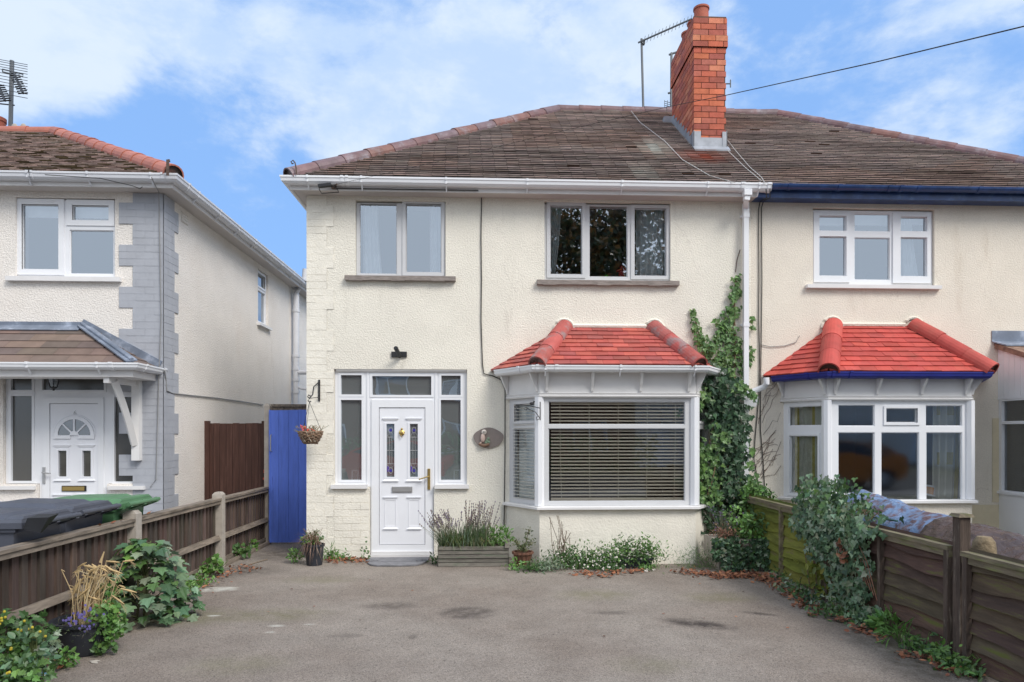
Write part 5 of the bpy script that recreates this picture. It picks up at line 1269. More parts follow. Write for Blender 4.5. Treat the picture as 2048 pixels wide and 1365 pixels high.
# right waney-lap fence
RX = 3.33
def rfy(u): d = ray(u, V0); return RX * d.y / d.x
rfence = thing('waney_lap_fence', (RX, 6, 0), 'low waney-lap panel fence, brown and partly algae green, on the right of the driveway', 'fence')
RT = 0.83
yp = rfy(1926)                               # capped post
def waney(y0, y1, top, mt, cols, seed, battens, nb=7):
    r = random.Random(seed); bm = MB(); n = 26
    hb = (top - 0.06) / nb
    for k in range(nb):
        zc = 0.05 + k * hb; ph = r.uniform(0, 6.3); am = r.uniform(0.004, 0.011); c = vary(r.choice(cols), 0.15, r, 0.06)
        low = []; upp = []
        for i in range(n + 1):
            y = y0 + (y1 - y0) * i / n
            wv = am * math.sin(ph + (y - y0) * r.choice([4.0, 4.0]) ) + 0.006 * math.sin(ph * 2 + (y - y0) * 9.5) + r.uniform(-0.002, 0.002)
            bow = 0.006 * math.sin(ph + (y - y0) * 3)
            low.append((RX - 0.042 + bow, y, zc + wv * 1.3)); upp.append((RX - 0.004, y, zc + hb + 0.035))
        for i in range(n):
            bm.face([low[i + 1], low[i], upp[i], upp[i + 1]], c)
            th = Vector((0.012, 0, 0))
            bm.face([low[i], low[i + 1], tuple(Vector(low[i + 1]) + th), tuple(Vector(low[i]) + th)], vary(c, 0.1, r))
            bm.face([tuple(Vector(low[i]) + th), tuple(Vector(low[i + 1]) + th), tuple(Vector(upp[i + 1]) + th), tuple(Vector(upp[i]) + th)], c)
    bm.build('panel', mt, rfence)
    for yb in battens:
        bm = MB(); bm.box(RX - 0.070, RX - 0.030, yb - 0.022, yb + 0.022, 0.02, top - 0.03); bm.build('batten', M['waney_post'] if mt is M['waney'] else M['cap_rail'], rfence)
    bm = MB(); bm.box(RX - 0.072, RX + 0.035, y0, y1, top - 0.028, top + 0.004); bm.box(RX - 0.060, RX + 0.02, y0, y1, top - 0.075, top - 0.03)
    bm.build('cap_rail', M['cap_rail'], rfence)
brn = [(0.090, 0.054, 0.042), (0.074, 0.048, 0.038), (0.105, 0.064, 0.048), (0.095, 0.070, 0.046)]
grn = [(0.150, 0.165, 0.026), (0.130, 0.150, 0.028), (0.17, 0.175, 0.035)]
y_b1 = rfy(1773); y_g0 = yp + 2 * (y_b1 - yp) + 0.06
waney(yp + 0.06, y_g0 - 0.05, RT, M['waney'], brn, 3, [y_b1, y_g0 - 0.08, yp + 0.085])
waney(y_g0, 9.0, RT + 0.01, M['waney_green'], grn, 7, [rfy(1571), y_g0 + 0.03], 7)
waney(yp - 1.95, yp - 0.07, RT - 0.015, M['waney'], brn, 5, [yp - 0.11, yp - 1.0], 7)
for y, x, ht, cap in ((yp, RX - 0.01, 1.05, True), (y_g0 - 0.025, RX + 0.03, 0.86, False)):
    bm = MB(); bm.box(x - 0.040, x + 0.036, y - 0.040, y + 0.036, 0, ht); po = bm.build('post', M['waney_post'], rfence)
    if cap:
        bm = MB(); bm.hexa([(x - 0.058, y - 0.058, ht), (x + 0.058, y - 0.058, ht), (x + 0.058, y + 0.058, ht), (x - 0.058, y + 0.058, ht)], [(x - 0.045, y - 0.045, ht + 0.022), (x + 0.045, y - 0.045, ht + 0.022), (x + 0.045, y + 0.045, ht + 0.022), (x - 0.045, y + 0.045, ht + 0.022)])
        bm.build('post_cap', M['cap_rail'], po)
# rough stone/concrete stub behind the post
bm = MB(); d = ray(1966, V0); sy = 4.75; sx = PX(1968, sy)
bm.lathe(sx, sy, [(0.075, 0.0), (0.078, 0.8), (0.07, 0.86), (0.045, 0.895), (0.01, 0.90)], 12)
tag(bm.build('boundary_stub', mat('mossy_concrete', (0.24, 0.185, 0.115), 0.95, var=0.3, vscale=12, bump=0.8, bscale=25, bdist=0.02), smooth=True), 'rounded mossy concrete stub standing just behind the capped fence post', 'post')

# ================================================================== wheelie bins
def make_bin(name, x_front, y, mt, label, lid_open=0.0, crumple=False):
    """stands side-on: handle and hinge towards +x, front towards -x"""
    D, W, H = 0.72, 0.57, 0.98
    root = thing(name, (x_front + D * 0.5, y, 0), label, 'bin', 'wheelie bins behind the dark boarded fence')
    x0, x1 = x_front, x_front + D
    bm = MB()
    bt = [(x0 + 0.09, y - W * 0.40, 0.06), (x1 - 0.13, y - W * 0.40, 0.06), (x1 - 0.13, y + W * 0.40, 0.06), (x0 + 0.09, y + W * 0.40, 0.06)]
    tp = [(x0 + 0.01, y - W * 0.47, H - 0.05), (x1 - 0.07, y - W * 0.47, H - 0.05), (x1 - 0.07, y + W * 0.47, H - 0.05), (x0 + 0.01, y + W * 0.47, H - 0.05)]
    bm.hexa(bt, tp)
    for t in (0.3, 0.62):   # pressed ribs in the side
        for sy in (-1, 1):
            bm.bar((x0 + 0.09 + 0.5 * t, y + sy * W * 0.40, 0.12), (x0 + 0.01 + 0.64 * t, y + sy * W * 0.472, H - 0.12), 0.02, 0.012)
    bm.box(x0 - 0.012, x1 - 0.05, y - W * 0.50, y + W * 0.50, H - 0.05, H - 0.005)
    bm.build('body', mt, root)
    lm = MB(); w2 = W * 0.525; xa2, xb2 = x0 - 0.045, x1 + 0.005; zf_, zh_ = H + lid_open, H + 0.012
    def zl(x, dz): return zf_ + (zh_ - zf_) * (x - xa2) / (xb2 - xa2) + dz
    def slab(xl, xr, w, d0, d1, il=0.0, ir=0.0, iw=0.0):
        lm.hexa([(xl, y - w, zl(xl, d0)), (xr, y - w, zl(xr, d0)), (xr, y + w, zl(xr, d0)), (xl, y + w, zl(xl, d0))],
                [(xl + il, y - w + iw, zl(xl + il, d1)), (xr - ir, y - w + iw, zl(xr - ir, d1)), (xr - ir, y + w - iw, zl(xr - ir, d1)), (xl + il, y + w - iw, zl(xl + il, d1))])
    slab(xa2, xb2, w2, -0.035, 0.006)                                   # skirt
    slab(xa2 + 0.004, xb2 - 0.004, w2 - 0.004, 0.0062, 0.030, 0.018, 0.01, 0.016)
    slab(xa2 + 0.05, xb2 - 0.15, w2 - 0.05, 0.0302, 0.062, 0.05, 0.06, 0.04)   # raised crown
    slab(xb2 - 0.14, xb2 - 0.01, w2 - 0.03, 0.0304, 0.050, 0.02, 0.01, 0.02)
    lid = lm.build('lid', mt, root)
    hm = MB()     # hinge shelf and grab bar
    hz = H + 0.012
    hm.hexa([(x1 - 0.10, y - W * 0.48, hz - 0.06), (x1 + 0.03, y - W * 0.44, hz - 0.035), (x1 + 0.03, y + W * 0.44, hz - 0.035), (x1 - 0.10, y + W * 0.48, hz - 0.06)],
            [(x1 - 0.10, y - W * 0.48, hz + 0.012), (x1 + 0.045, y - W * 0.44, hz + 0.002), (x1 + 0.045, y + W * 0.44, hz + 0.002), (x1 - 0.10, y + W * 0.48, hz + 0.012)])
    for sy in (-0.42, 0.0, 0.42): hm.bar((x1 - 0.07, y + W * sy, hz - 0.05), (x1 + 0.07, y + W * sy, hz + 0.0), 0.035, 0.05)
    hm.tube([(x1 + 0.065, y - W * 0.5, hz + 0.0), (x1 + 0.065, y + W * 0.5, hz + 0.0)], 0.019, 10)
    hm.build('handle', mt, root)
    for sy in (-1, 1):
        wm = MB(); pts = []
        wm.tube([(x1 - 0.06, y + sy * W * 0.40, 0.10), (x1 - 0.06, y + sy * W * 0.48, 0.10)], 0.10, 16); wm.build('wheel', M['black_plastic'], root)
    gm_ = MB(); gm_.bar((x0 - 0.01, y - 0.12, H + 0.02 + lid_open), (x0 - 0.01, y + 0.12, H + 0.02 + lid_open), 0.05, 0.02); gm_.build('lid_grip', mt, lid)
    return root, lid, H
bx_, by_ = PX(150, 6.62), 6.62
make_bin('wheelie_bin', -4.06, 6.62, M['bin_green'], 'green wheelie bin, farthest of the three behind the fence', 0.0)
make_bin('wheelie_bin', -4.10, 5.98, M['bin_grey'], 'dark grey wheelie bin beside the green one, between the other two', 0.03)
b3, lid3, H3 = make_bin('wheelie_bin', -4.05, 5.30, M['bin_grey'], 'dark grey wheelie bin nearest the street with a rag of black plastic in its lid', 0.01)
fm = MB(); y = 5.30 - 0.57 * 0.52; x = PX(62, 5.0)
fm.hexa([(x - 0.05, y - 0.012, H3 - 0.02), (x + 0.07, y - 0.015, H3 - 0.05), (x + 0.07, y + 0.01, H3 - 0.05), (x - 0.05, y + 0.01, H3 - 0.02)], [(x - 0.02, y - 0.012, H3 + 0.055), (x + 0.13, y - 0.012, H3 + 0.06), (x + 0.13, y + 0.1, H3 + 0.075), (x - 0.02, y + 0.1, H3 + 0.07)])
fm.build('bag_corner', M['black_plastic'], b3)

# ================================================================== things fixed to the fronts
def wall_z(u, v, Y=YF): return P(u, v, Y)
# hanging basket bracket and basket
q = P(639, 780, YF); br = thing('basket_bracket', (q.x, YF, q.z), 'black scrolled iron bracket on the corner bricks left of the door', 'bracket')
bm = MB(); t_, b_ = PZ(640, 760, YF), PZ(640, 803, YF); bm.box(q.x - 0.012, q.x + 0.012, YF - 0.022, YF - 0.010, b_, t_)
bm.build('wall_plate', M['dark_metal'], br)
# the arm stands out from the wall and a little to the left
tip = P(619, 797, 8.83); tipx, tipz = tip.x, tip.z
bm = MB()
bm.tube([(q.x, YF - 0.02, t_ - 0.03), (q.x - 0.05, YF - 0.10, t_ - 0.10), (tipx + 0.03, 8.87, tipz + 0.05), (tipx, 8.83, tipz), (tipx - 0.015, 8.82, tipz - 0.03), (tipx, 8.83, tipz - 0.05), (tipx + 0.014, 8.845, tipz - 0.038)], 0.008, 6)
bm.tube([(tipx, 8.83, tipz), (tipx - 0.02, 8.81, tipz + 0.02), (tipx - 0.01, 8.82, tipz + 0.04), (tipx + 0.01, 8.84, tipz + 0.03)], 0.007, 6)
bm.tube([(q.x, YF - 0.02, b_ + 0.05), (tipx, 8.83, tipz)], 0.005, 5); bm.build('arm', M['dark_metal'], br)
bk_c = P(621, 874, 8.80); rx_ = 0.145; zr_ = PZ(621, 864, 8.8); zb_ = PZ(621, 887, 8.8)
bas = thing('hanging_basket', (bk_c.x, 8.80, zb_), 'wicker hanging basket of dried stems and coral flowers on the iron bracket', 'basket')
wm = MB(); rw = random.Random(4)
N = 8
for i in range(N + 1):
    t = i / N; r_ = rx_ * (0.55 + 0.45 * math.sin(t * 1.45)); z = zb_ + (zr_ - zb_) * t
    c = vary((0.20, 0.13, 0.085), 0.35, rw)
    wm.tube([(bk_c.x + (r_ + 0.008 * math.sin(a * 9 + i * 3)) * math.cos(a), 8.80 + (r_ + 0.008 * math.sin(a * 9 + i * 3)) * math.sin(a), z + rw.uniform(-0.004, 0.004)) for a in [k * 2 * math.pi / 24 for k in range(25)]], 0.0105, 5, c)
wm.lathe(bk_c.x, 8.80, [(0.02, zb_), (rx_ * 0.55, zb_ + 0.005), (rx_ * 0.9, zr_ - 0.03), (rx_ * 0.9, zr_ - 0.01)], 18, (0.10, 0.065, 0.045))
for i in range(8):
    a = rw.uniform(3.3, 6.1); wm.tube([(bk_c.x + rx_ * math.cos(a), 8.80 + rx_ * math.sin(a) - 0.01, zr_), (bk_c.x + rx_ * 0.65 * math.cos(a + 0.5), 8.80 + rx_ * 0.7 * math.sin(a + 0.5) - 0.012, zb_ + 0.02)], 0.005, 5, vary((0.45, 0.38, 0.30), 0.2, rw))
wm.build('basket', M['wicker'], bas)
cm_ = MB()
for a in (0.6, 2.6, 4.6): cm_.tube([(bk_c.x + rx_ * math.cos(a), 8.80 + rx_ * math.sin(a), zr_), (tipx, 8.83, tipz - 0.05)], 0.0028, 4)
cm_.build('chain', M['dark_metal'], bas)

# owl plaque
q = P(977, 876, YF); pl = thing('wall_plaque', (q.x, YF, q.z), 'oval grey plaque with a small moulded owl beside the bay window', 'plaque')
bm = MB(); rxx, rzz = (PX(1008, YF) - PX(948, YF)) / 2, (PZ(977, 857, YF) - PZ(977, 897, YF)) / 2
pts = [(q.x + rxx * math.cos(a) * (1 + 0.03 * math.sin(5 * a)), YF - 0.028, q.z + rzz * math.sin(a) * (1 + 0.03 * math.cos(4 * a))) for a in [k * 2 * math.pi / 28 for k in range(28)]]
bm.prism(pts, (0, 0.03, 0)); bm.build('slab', M['plaque'], pl)
bm = MB(); oc = P(967, 873, YF); y = YF - 0.045
bm.ball((oc.x - 0.008, y, oc.z - 0.02), 0.05, 12, 8, (0.62, 0.47, 0.41), (0.62, 0.5, 1.25)); bm.ball((oc.x + 0.008, y - 0.008, oc.z + 0.055), 0.034, 12, 8, (0.70, 0.64, 0.58), (1, 0.7, 1))
bm.ball((oc.x + 0.002, y - 0.032, oc.z + 0.058), 0.007, 8, 5, (0.03, 0.03, 0.03)); bm.ball((oc.x + 0.020, y - 0.032, oc.z + 0.058), 0.007, 8, 5, (0.03, 0.03, 0.03))
bm.bar((oc.x - 0.03, y, oc.z - 0.075), (oc.x - 0.055, y, oc.z - 0.11), 0.03, 0.02, (0.55, 0.42, 0.36)); bm.build('owl', M['owl'], pl, smooth=True)
bm = MB(); bm.tube([(oc.x - 0.06, y, oc.z - 0.10), (oc.x, y - 0.006, oc.z - 0.125), (oc.x + 0.075, y, oc.z - 0.105)], [0.018, 0.024, 0.02], 8, (0.20, 0.12, 0.08))
for (dx_, dz_) in ((0.045, -0.06), (0.065, -0.03), (0.035, -0.085), (0.07, -0.075)): bm.ball((oc.x + dx_, y - 0.005, oc.z + dz_), 0.02, 8, 5, (0.20, 0.27, 0.19), (1, 0.5, 0.9))
bm.build('perch', M['owl'], pl)

# flagpole socket above the door
q = P(799, 712, YF); sk = thing('flagpole_socket', (q.x, YF, q.z), 'black metal flagpole socket on the wall above the door', 'wall fitting')
r = FR(783, 814, 704, 715); bm = MB(); bm.lbox(LF, r[0], r[1], 0.006, 0.022, r[2], r[3]); bm.build('wall_plate', M['dark_metal'], sk)
bm = MB(); a, b_ = Vector((q.x + 0.01, YF - 0.03, r[2] + 0.01)), Vector((q.x - 0.02, YF - 0.22, r[2] + 0.095))
bm.tube([a, b_], 0.028, 14, caps=False); bm.tube([b_, a + (b_ - a) * 0.3], 0.022, 14); bm.build('tube', M['black_plastic'], sk, smooth=True)

# decorative iron bracket on the bay
q = P(1080, 824, 8.46); ib = thing('iron_bracket', (q.x, 8.46, q.z), 'small black wrought iron bracket with a bird on the bay corner post', 'bracket')
bm = MB(); sx = q.x; sy = 8.435; zt_, zb_ = PZ(1080, 804, sy), PZ(1080, 841, sy)
bm.box(sx - 0.006, sx + 0.006, sy - 0.004, sy + 0.006, zb_, zt_); bm.build('wall_plate', M['dark_metal'], ib)
bm = MB(); ax = lambda t, dz: (sx - 0.30 * t, sy - 0.16 * t, dz)
z1 = PZ(1060, 812, sy)
bm.tube([ax(0.0, z1 - 0.03), ax(0.4, z1 - 0.005), ax(0.8, z1 + 0.005), ax(1.0, z1), ax(1.08, z1 - 0.02), ax(1.0, z1 - 0.035), ax(0.94, z1 - 0.02)], 0.006, 5)
bm.tube([ax(0.02, zb_ + 0.03), ax(0.2, zb_ + 0.10), ax(0.45, z1 - 0.05), ax(0.6, z1 - 0.02), ax(0.7, z1 - 0.04), ax(0.6, z1 - 0.06), ax(0.55, z1 - 0.04)], 0.005, 5)
bm.tube([ax(0.02, zb_ + 0.02), ax(0.14, zb_ + 0.0), ax(0.16, zb_ + 0.04), ax(0.08, zb_ + 0.05)], 0.005, 5)
bm.build('scroll', M['dark_metal'], ib)
bm = MB(); c = ax(0.35, z1 + 0.025); bm.ball(c, 0.022, 10, 6, (1, 1, 1), (1.4, 0.5, 0.9)); bm.ball((c[0] + 0.025, c[1], c[2] + 0.022), 0.012); bm.build('bird', M['dark_metal'], ib)

# security light on the fascia
q = P(651, 376, 8.86); sl_ = thing('security_light', (q.x, 8.86, q.z), 'small black lamp fixed to the white fascia above the house corner', 'lamp')
bm = MB(); bm.bar((q.x - 0.07, 8.78, q.z - 0.012), (q.x + 0.09, 8.78, q.z + 0.012), 0.06, 0.035); bm.build('lamp_body', M['black_plastic'], sl_)
bm = MB(); bm.tube([(q.x + 0.10, 8.80, q.z + 0.01), (q.x + 0.15, 8.84, q.z - 0.02), (q.x + 0.17, 8.868, q.z - 0.05), (q.x - 0.05, 8.868, q.z - 0.07), (q.x - 0.08, 8.84, q.z - 0.02)], 0.006, 5); bm.build('lead_cable', M['cable'], sl_)
# wire anchor and the overhead service wire
aq = P(668, 375, 8.86)
bm = MB(); bm.box(aq.x - 0.03, aq.x + 0.03, 8.84, 8.876, aq.z - 0.02, aq.z + 0.03); bm.tube([(aq.x, 8.85, aq.z), (aq.x + 0.05, 8.80, aq.z + 0.02)], 0.01, 6)
tag(bm.build('wire_anchor', M['rust']), 'small metal wire anchor on the fascia beside the black lamp', 'wall fitting')
bm = MB(); a = Vector((aq.x + 0.05, 8.80, aq.z + 0.02)); m1 = P(1345, 212, 8.0); m2 = P(2048, 53, 6.2); m3 = P(2420, -30, 5.2)
bm.tube([a, P(760, 350, 8.72), P(900, 318, 8.6), P(1100, 268, 8.35), m1, P(1452, 191, 7.8), P(1750, 125, 7.0), m2, m3], [0.002, 0.002, 0.002, 0.002, 0.0030, 0.0045, 0.0060, 0.0066, 0.0066], 6)
tag(bm.build('overhead_wire', M['cable']), 'black service wire crossing the sky from upper right to the house corner', 'wire')
# black cable down the front and round the bay
bm = MB(); yy = YF - 0.014
cp = [(672, 380), (800, 382), (900, 383.5), (956, 384.5), (963, 392), (962, 480), (963, 560), (962, 640), (965, 730), (968, 748), (985, 752), (1002, 760), (1010, 780), (1010, 900), (1009, 1000), (1008, 1050)]
pts = []
for i, (u, v) in enumerate(cp):
    if i == 0: pts.append(P(u, v - 3, 8.862))
    elif v < 386: pts.append(P(u, v - 3, 8.862))
    else: pts.append(P(u, v, yy))
bm.tube(pts, 0.007, 5)
tag(bm.build('wall_cable', M['cable']), 'thin black cable running along the fascia then down the wall left of the bay', 'cable')
# cables at the party line
bm = MB(); bm.tube([P(1532, 378, 8.64), P(1533, 396, 8.7), P(1520, 404, yy), P(1517, 420, yy), P(1518, 560, yy), P(1517, 640, yy), P(1519, 720, yy), P(1518, 790, yy), P(1510, 880, yy), P(1508, 920, yy), P(1518, 975, yy)], 0.0065, 5)
bm.tube([P(1540, 378, 8.64), P(1540, 396, 8.7), P(1527, 402, yy), P(1523, 416, yy), P(1524, 560, yy), P(1523, 640, yy), P(1522, 720, yy), P(1521, 800, yy), P(1521, 860, yy), P(1526, 920, yy), P(1530, 985, yy)], 0.0065, 5)
tag(bm.build('party_line_cables', M['cable']), 'pair of black cables running down the wall beside the white downpipe', 'cable')
bm = MB(); bm.tube([P(1523, 690, yy), P(1540, 694, yy), P(1570, 692, yy), P(1592, 685, yy), P(1599, 672, yy)], 0.005, 5); tag(bm.build('loose_cable', M['cable_grey']), 'short grey cable curling up the wall left of the bright red bay roof', 'cable')
bm = MB(); bm.tube([P(1480, 500, yy), P(1474, 520, yy), P(1471, 545, yy)], 0.006, 5); tag(bm.build('dry_vine', M['rust']), 'bare dry vine stem curling out above the ivy tip', 'stem')
# white aerial cables lying on the tiles
for i, pl_ in enumerate(([(1262, 222), (1280, 245), (1330, 283), (1365, 320), (1420, 352), (1470, 366)], [(1453, 278), (1470, 300), (1500, 335), (1523, 355), (1533, 372)], [(1456, 302), (1490, 335), (1523, 362)])):
    bm = MB(); bm.tube([on_roof(u, v, lift=0.045) for u, v in pl_], 0.0048, 5)
    tag(bm.build('roof_cable', M['cable_white']), ('off white aerial cable lying over the tiles left of the chimney', 'off white cable from the chimney curving down to the gutter joint', 'straight off white cable from the chimney base to the gutter')[i], 'cable')
# cables on the left house
XS_ = lambda u, v, off=0.014: Vector(((XC + off), ray(u, v).y / ray(u, v).x * (XC + off), CAMZ + ray(u, v).z * (XC + off) / ray(u, v).x))
bm = MB(); bm.tube([P(305, 738, YF - 0.03), P(320, 735, YF - 0.03), Vector((XC + 0.03, YF - 0.02, PZ(330, 742, YF))), XS_(332, 762), XS_(334, 782, 0.02), XS_(345, 787), XS_(380, 791), XS_(430, 796), XS_(480, 803), XS_(526, 810)], 0.009, 5)
tag(bm.build('side_cable', M['cable_grey']), 'grey cable running from the canopy along the pale side wall to the gate post', 'cable')
bm = MB(); bm.tube([P(90, 350, 8.66), P(200, 357, 8.66), P(265, 372, 8.66), P(280, 378, 8.85), P(285, 374, 8.86)], 0.005, 5); tag(bm.build('gutter_cable', M['cable']), 'thin dark cable sagging along the white gutter of the grey-cornered house', 'cable')
bm = MB(); bm.tube([P(303, 355, 8.66), P(312, 374, 8.8), P(318, 385, 9.0), P(318, 420, YF - 0.03), P(320, 520, YF - 0.03), P(322, 640, YF - 0.03), P(318, 740, YF - 0.03), P(312, 960, YF - 0.03), P(300, 975, YF - 0.03)], 0.006, 5)
tag(bm.build('corner_cable', M['cable_grey']), 'thin cable running down the grey painted corner bricks of the grey-cornered house', 'cable')
# carriage lantern under the canopy
q = P(107, 758, 8.86); ln_ = thing('porch_lantern', (q.x, 8.86, q.z), 'black tapered lantern hanging under the canopy above the fanlight door', 'lantern')
zt_ = zc_g - 0.16; zl0, zl1 = PZ(107, 782, 8.86), PZ(107, 752, 8.86)
bm = MB(); bm.lathe(q.x, 8.86, [(0.01, zt_), (0.03, zt_ - 0.005), (0.02, zl1 + 0.02), (0.085, zl1), (0.088, zl1 - 0.012)], 6)
for k in range(6):
    a = k * math.pi / 3; bm.bar((q.x + 0.082 * math.cos(a), 8.86 + 0.082 * math.sin(a), zl1 - 0.01), (q.x + 0.04 * math.cos(a), 8.86 + 0.04 * math.sin(a), zl0 + 0.045), 0.010)
bm.lathe(q.x, 8.86, [(0.045, zl0 + 0.05), (0.045, zl0 + 0.035), (0.012, zl0 + 0.02), (0.016, zl0 + 0.005), (0.003, zl0)], 6); bm.build('frame', M['dark_metal'], ln_)
bm = MB(); bm.lathe(q.x, 8.86, [(0.078, zl1 - 0.012), (0.038, zl0 + 0.05)], 6, closed=False); bm.build('glass', M['glass_low'], ln_)
# air brick high on the side wall
a0, a1 = SS(362), SS(375); z0, z1 = SZ(368, 447), SZ(368, 426); bm = MB(); bm.lbox(LS, a0, a1, 0.0, 0.012, z0, z1)
for k in range(4): bm.lbox(LS, a0 + 0.01, a1 - 0.01, 0.012, 0.02, z0 + (z1 - z0) * (k + 0.2) / 4, z0 + (z1 - z0) * (k + 0.65) / 4)
bm.build('air_brick', M['render_left'], lhouse)
# soil pipe at the back of the side wall
px_ = XC + 0.10; yS = px_ * ray(592, V0).y / ray(592, V0).x
def PP(u, v): d = ray(u, v); t = yS / d.y; return CAMZ + d.z * t
sp = thing('soil_pipe', (px_, yS, 0), 'white soil pipe rising up the pale side wall beyond the passage', 'pipe')
bm = MB(); zt_ = PP(592, 590); bm.tube([(px_, yS, 0.2), (px_, yS, zt_), (px_ + 0.04, yS - 0.02, zt_ + 0.12), (px_ + 0.20, yS - 0.05, zt_ + 0.30), (px_ + 0.22, yS - 0.05, PP(605, 540))], 0.066, 14)
for v in (622, 712, 738, 760, 785): z = PP(592, v); bm.tube([(px_, yS, z - 0.03), (px_, yS, z + 0.03)], 0.078, 14)
bm.build('stack', M['upvc_old'], sp, smooth=True)
bm = MB(); z = PP(600, 745); bm.tube([(px_, yS, z), (px_ + 1.2, yS - 0.1, z - 0.03)], 0.05, 12); bm.build('branch', M['upvc_old'], sp, smooth=True)
bm = MB(); z = PP(600, 775); bm.tube([(px_, yS, z + 0.03), (px_ + 0.12, yS - 0.02, z - 0.03), (px_ + 0.6, yS - 0.1, z - 0.10)], 0.025, 8); bm.build('overflow', M['upvc_old'], sp, smooth=True)
# hip irons
q = Vector((XE1 + 0.0, EY - 0.0, Z_EAVE + 0.05)); bm = MB()
bm.tube([P(593, 348, EY - 0.06), P(592, 335, EY - 0.06), P(590, 326, EY - 0.06), P(586, 321, EY - 0.06), P(582, 324, EY - 0.06), P(584, 328, EY - 0.06), P(587, 327, EY - 0.06)], 0.009, 6); tag(bm.build('hip_iron', M['rust']), 'rusty curled hip iron at the left foot of the brown roof', 'hip iron')
bm = MB(); e_ = EY - 0.10; bm.box(PX(333, e_), PX(338.5, e_), e_ - 0.01, e_, PZ(335, 352, e_), PZ(335, 320, e_)); bm.tube([P(336, 321, e_), P(338, 320, e_), P(339, 324, e_)], 0.012, 6); tag(bm.build('hip_iron', M['rust']), 'upright hip iron at the foot of the red hip tiles on the mossy roof', 'hip iron')

# ------------------------------------------------------------------ aerials
YA = Y_R + 1.0
def yagi(mb, a, b_, n, ln, axis, r=0.006):
    a, b_ = Vector(a), Vector(b_); ax = Vector(axis).normalized() * ln / 2
    for i in range(n):
        c = a.lerp(b_, i / (n - 1)); mb.tube([c - ax, c + ax], r, 4)
q = P(1286, 214, YA); ae = thing('tv_aerial', (q.x, YA, q.z - 0.5), 'tall pole aerial with a long boom reaching towards the chimney pots', 'aerial')
bm = MB(); bm.tube([P(1287, 235, YA), P(1283, 78, YA)], 0.022, 8); bm.build('mast', M['steel'], ae)
bm = MB(); a, b_ = P(1276, 86, YA), P(1384, 38, YA - 0.4); bm.tube([a, b_], 0.017, 6); bm.build('boom', M['steel'], ae)
bm = MB(); yagi(bm, a.lerp(b_, 0.12), a.lerp(b_, 0.98), 14, 0.17, (0.25, 0.05, 1), 0.0045); bm.box(a.x + 0.07, a.x + 0.13, YA - 0.04, YA + 0.04, a.z - 0.03, a.z + 0.05); bm.build('elements', M['steel'], ae)
q = P(1343, 214, YA + 1); ae = thing('tv_aerial', (q.x, YA + 1, q.z - 0.5), 'aerial pole half hidden behind the left of the chimney', 'aerial')
bm = MB(); bm.tube([P(1342, 235, YA + 1), P(1343, 106, YA + 1)], 0.024, 8); bm.build('mast', M['steel'], ae)
bm = MB(); bm.tube([P(1338, 110, YA + 1), P(1356, 104, YA + 1)], 0.02, 6); bm.tube([P(1336, 187, YA + 1), P(1350, 184, YA + 1)], 0.02, 6); bm.build('arm', M['steel'], ae)
bm = MB()
for v in (203, 207, 211, 215): bm.tube([P(1329, v, YA + 1), P(1341, v + 3, YA + 1)], 0.007, 4)
for u in (1329, 1335, 1341): bm.tube([P(u, 201, YA + 1), P(u, 217, YA + 1)], 0.007, 4)
bm.build('grid', M['steel'], ae)
q = P(1459, 168, YA); bm = MB(); bm.tube([P(1445, 168, YA), P(1461, 168, YA)], 0.012, 6); bm.tube([P(1461, 160, YA), P(1461, 175, YA)], 0.012, 6); tag(bm.build('aerial_end', M['steel']), 'short aerial tip poking out to the right of the chimney', 'aerial')
YA2 = yr + 1.2
ae = thing('tv_aerial', (PX(22, YA2), YA2, 6.5), 'tall mast aerial with many thin rods above the mossy roof', 'aerial')
bm = MB(); bm.tube([P(21, 262, YA2), P(24, 122, YA2)], 0.036, 8); bm.build('mast', M['steel'], ae)
bm = MB(); rr_ = random.Random(3)
for i, v in enumerate((117, 121, 126, 131, 136, 143, 149, 155, 161, 167, 176, 184)):
    yd = YA2 - 0.3 - i * 0.03; bm.tube([P(-24, v - 2, yd), P(55, v + 13, yd)], 0.0065, 4)
bm.build('rods', M['steel'], ae)
bm = MB(); a, b_ = P(28, 147, YA2 - 0.2), P(46, 187, YA2 - 0.8); bm.tube([a, b_], 0.02, 6); yagi(bm, a, b_, 10, 0.16, (1, 0, 0.1), 0.014)
a, b_ = P(-3, 172, YA2 - 0.2), P(10, 202, YA2 - 0.8); bm.tube([a, b_], 0.02, 6); yagi(bm, a, b_, 8, 0.2, (1, 0, 0.1), 0.016)
bm.tube([P(-10, 207, YA2), P(29, 211, YA2)], 0.012, 6)
bm.build('boom', M['dark_metal'], ae)
bm = MB()
for (u0, u1, v0) in ((5, 22, 139), (30, 46, 145)):
    bm.tube([P(u0, v0, YA2 - 0.3), P(u1, v0 + 4, YA2 - 0.3), P(u1, v0 + 9, YA2 - 0.3), P(u0, v0 + 5, YA2 - 0.3), P(u0, v0, YA2 - 0.3)], 0.013, 5)
bm.build('dipole', M['steel'], ae)
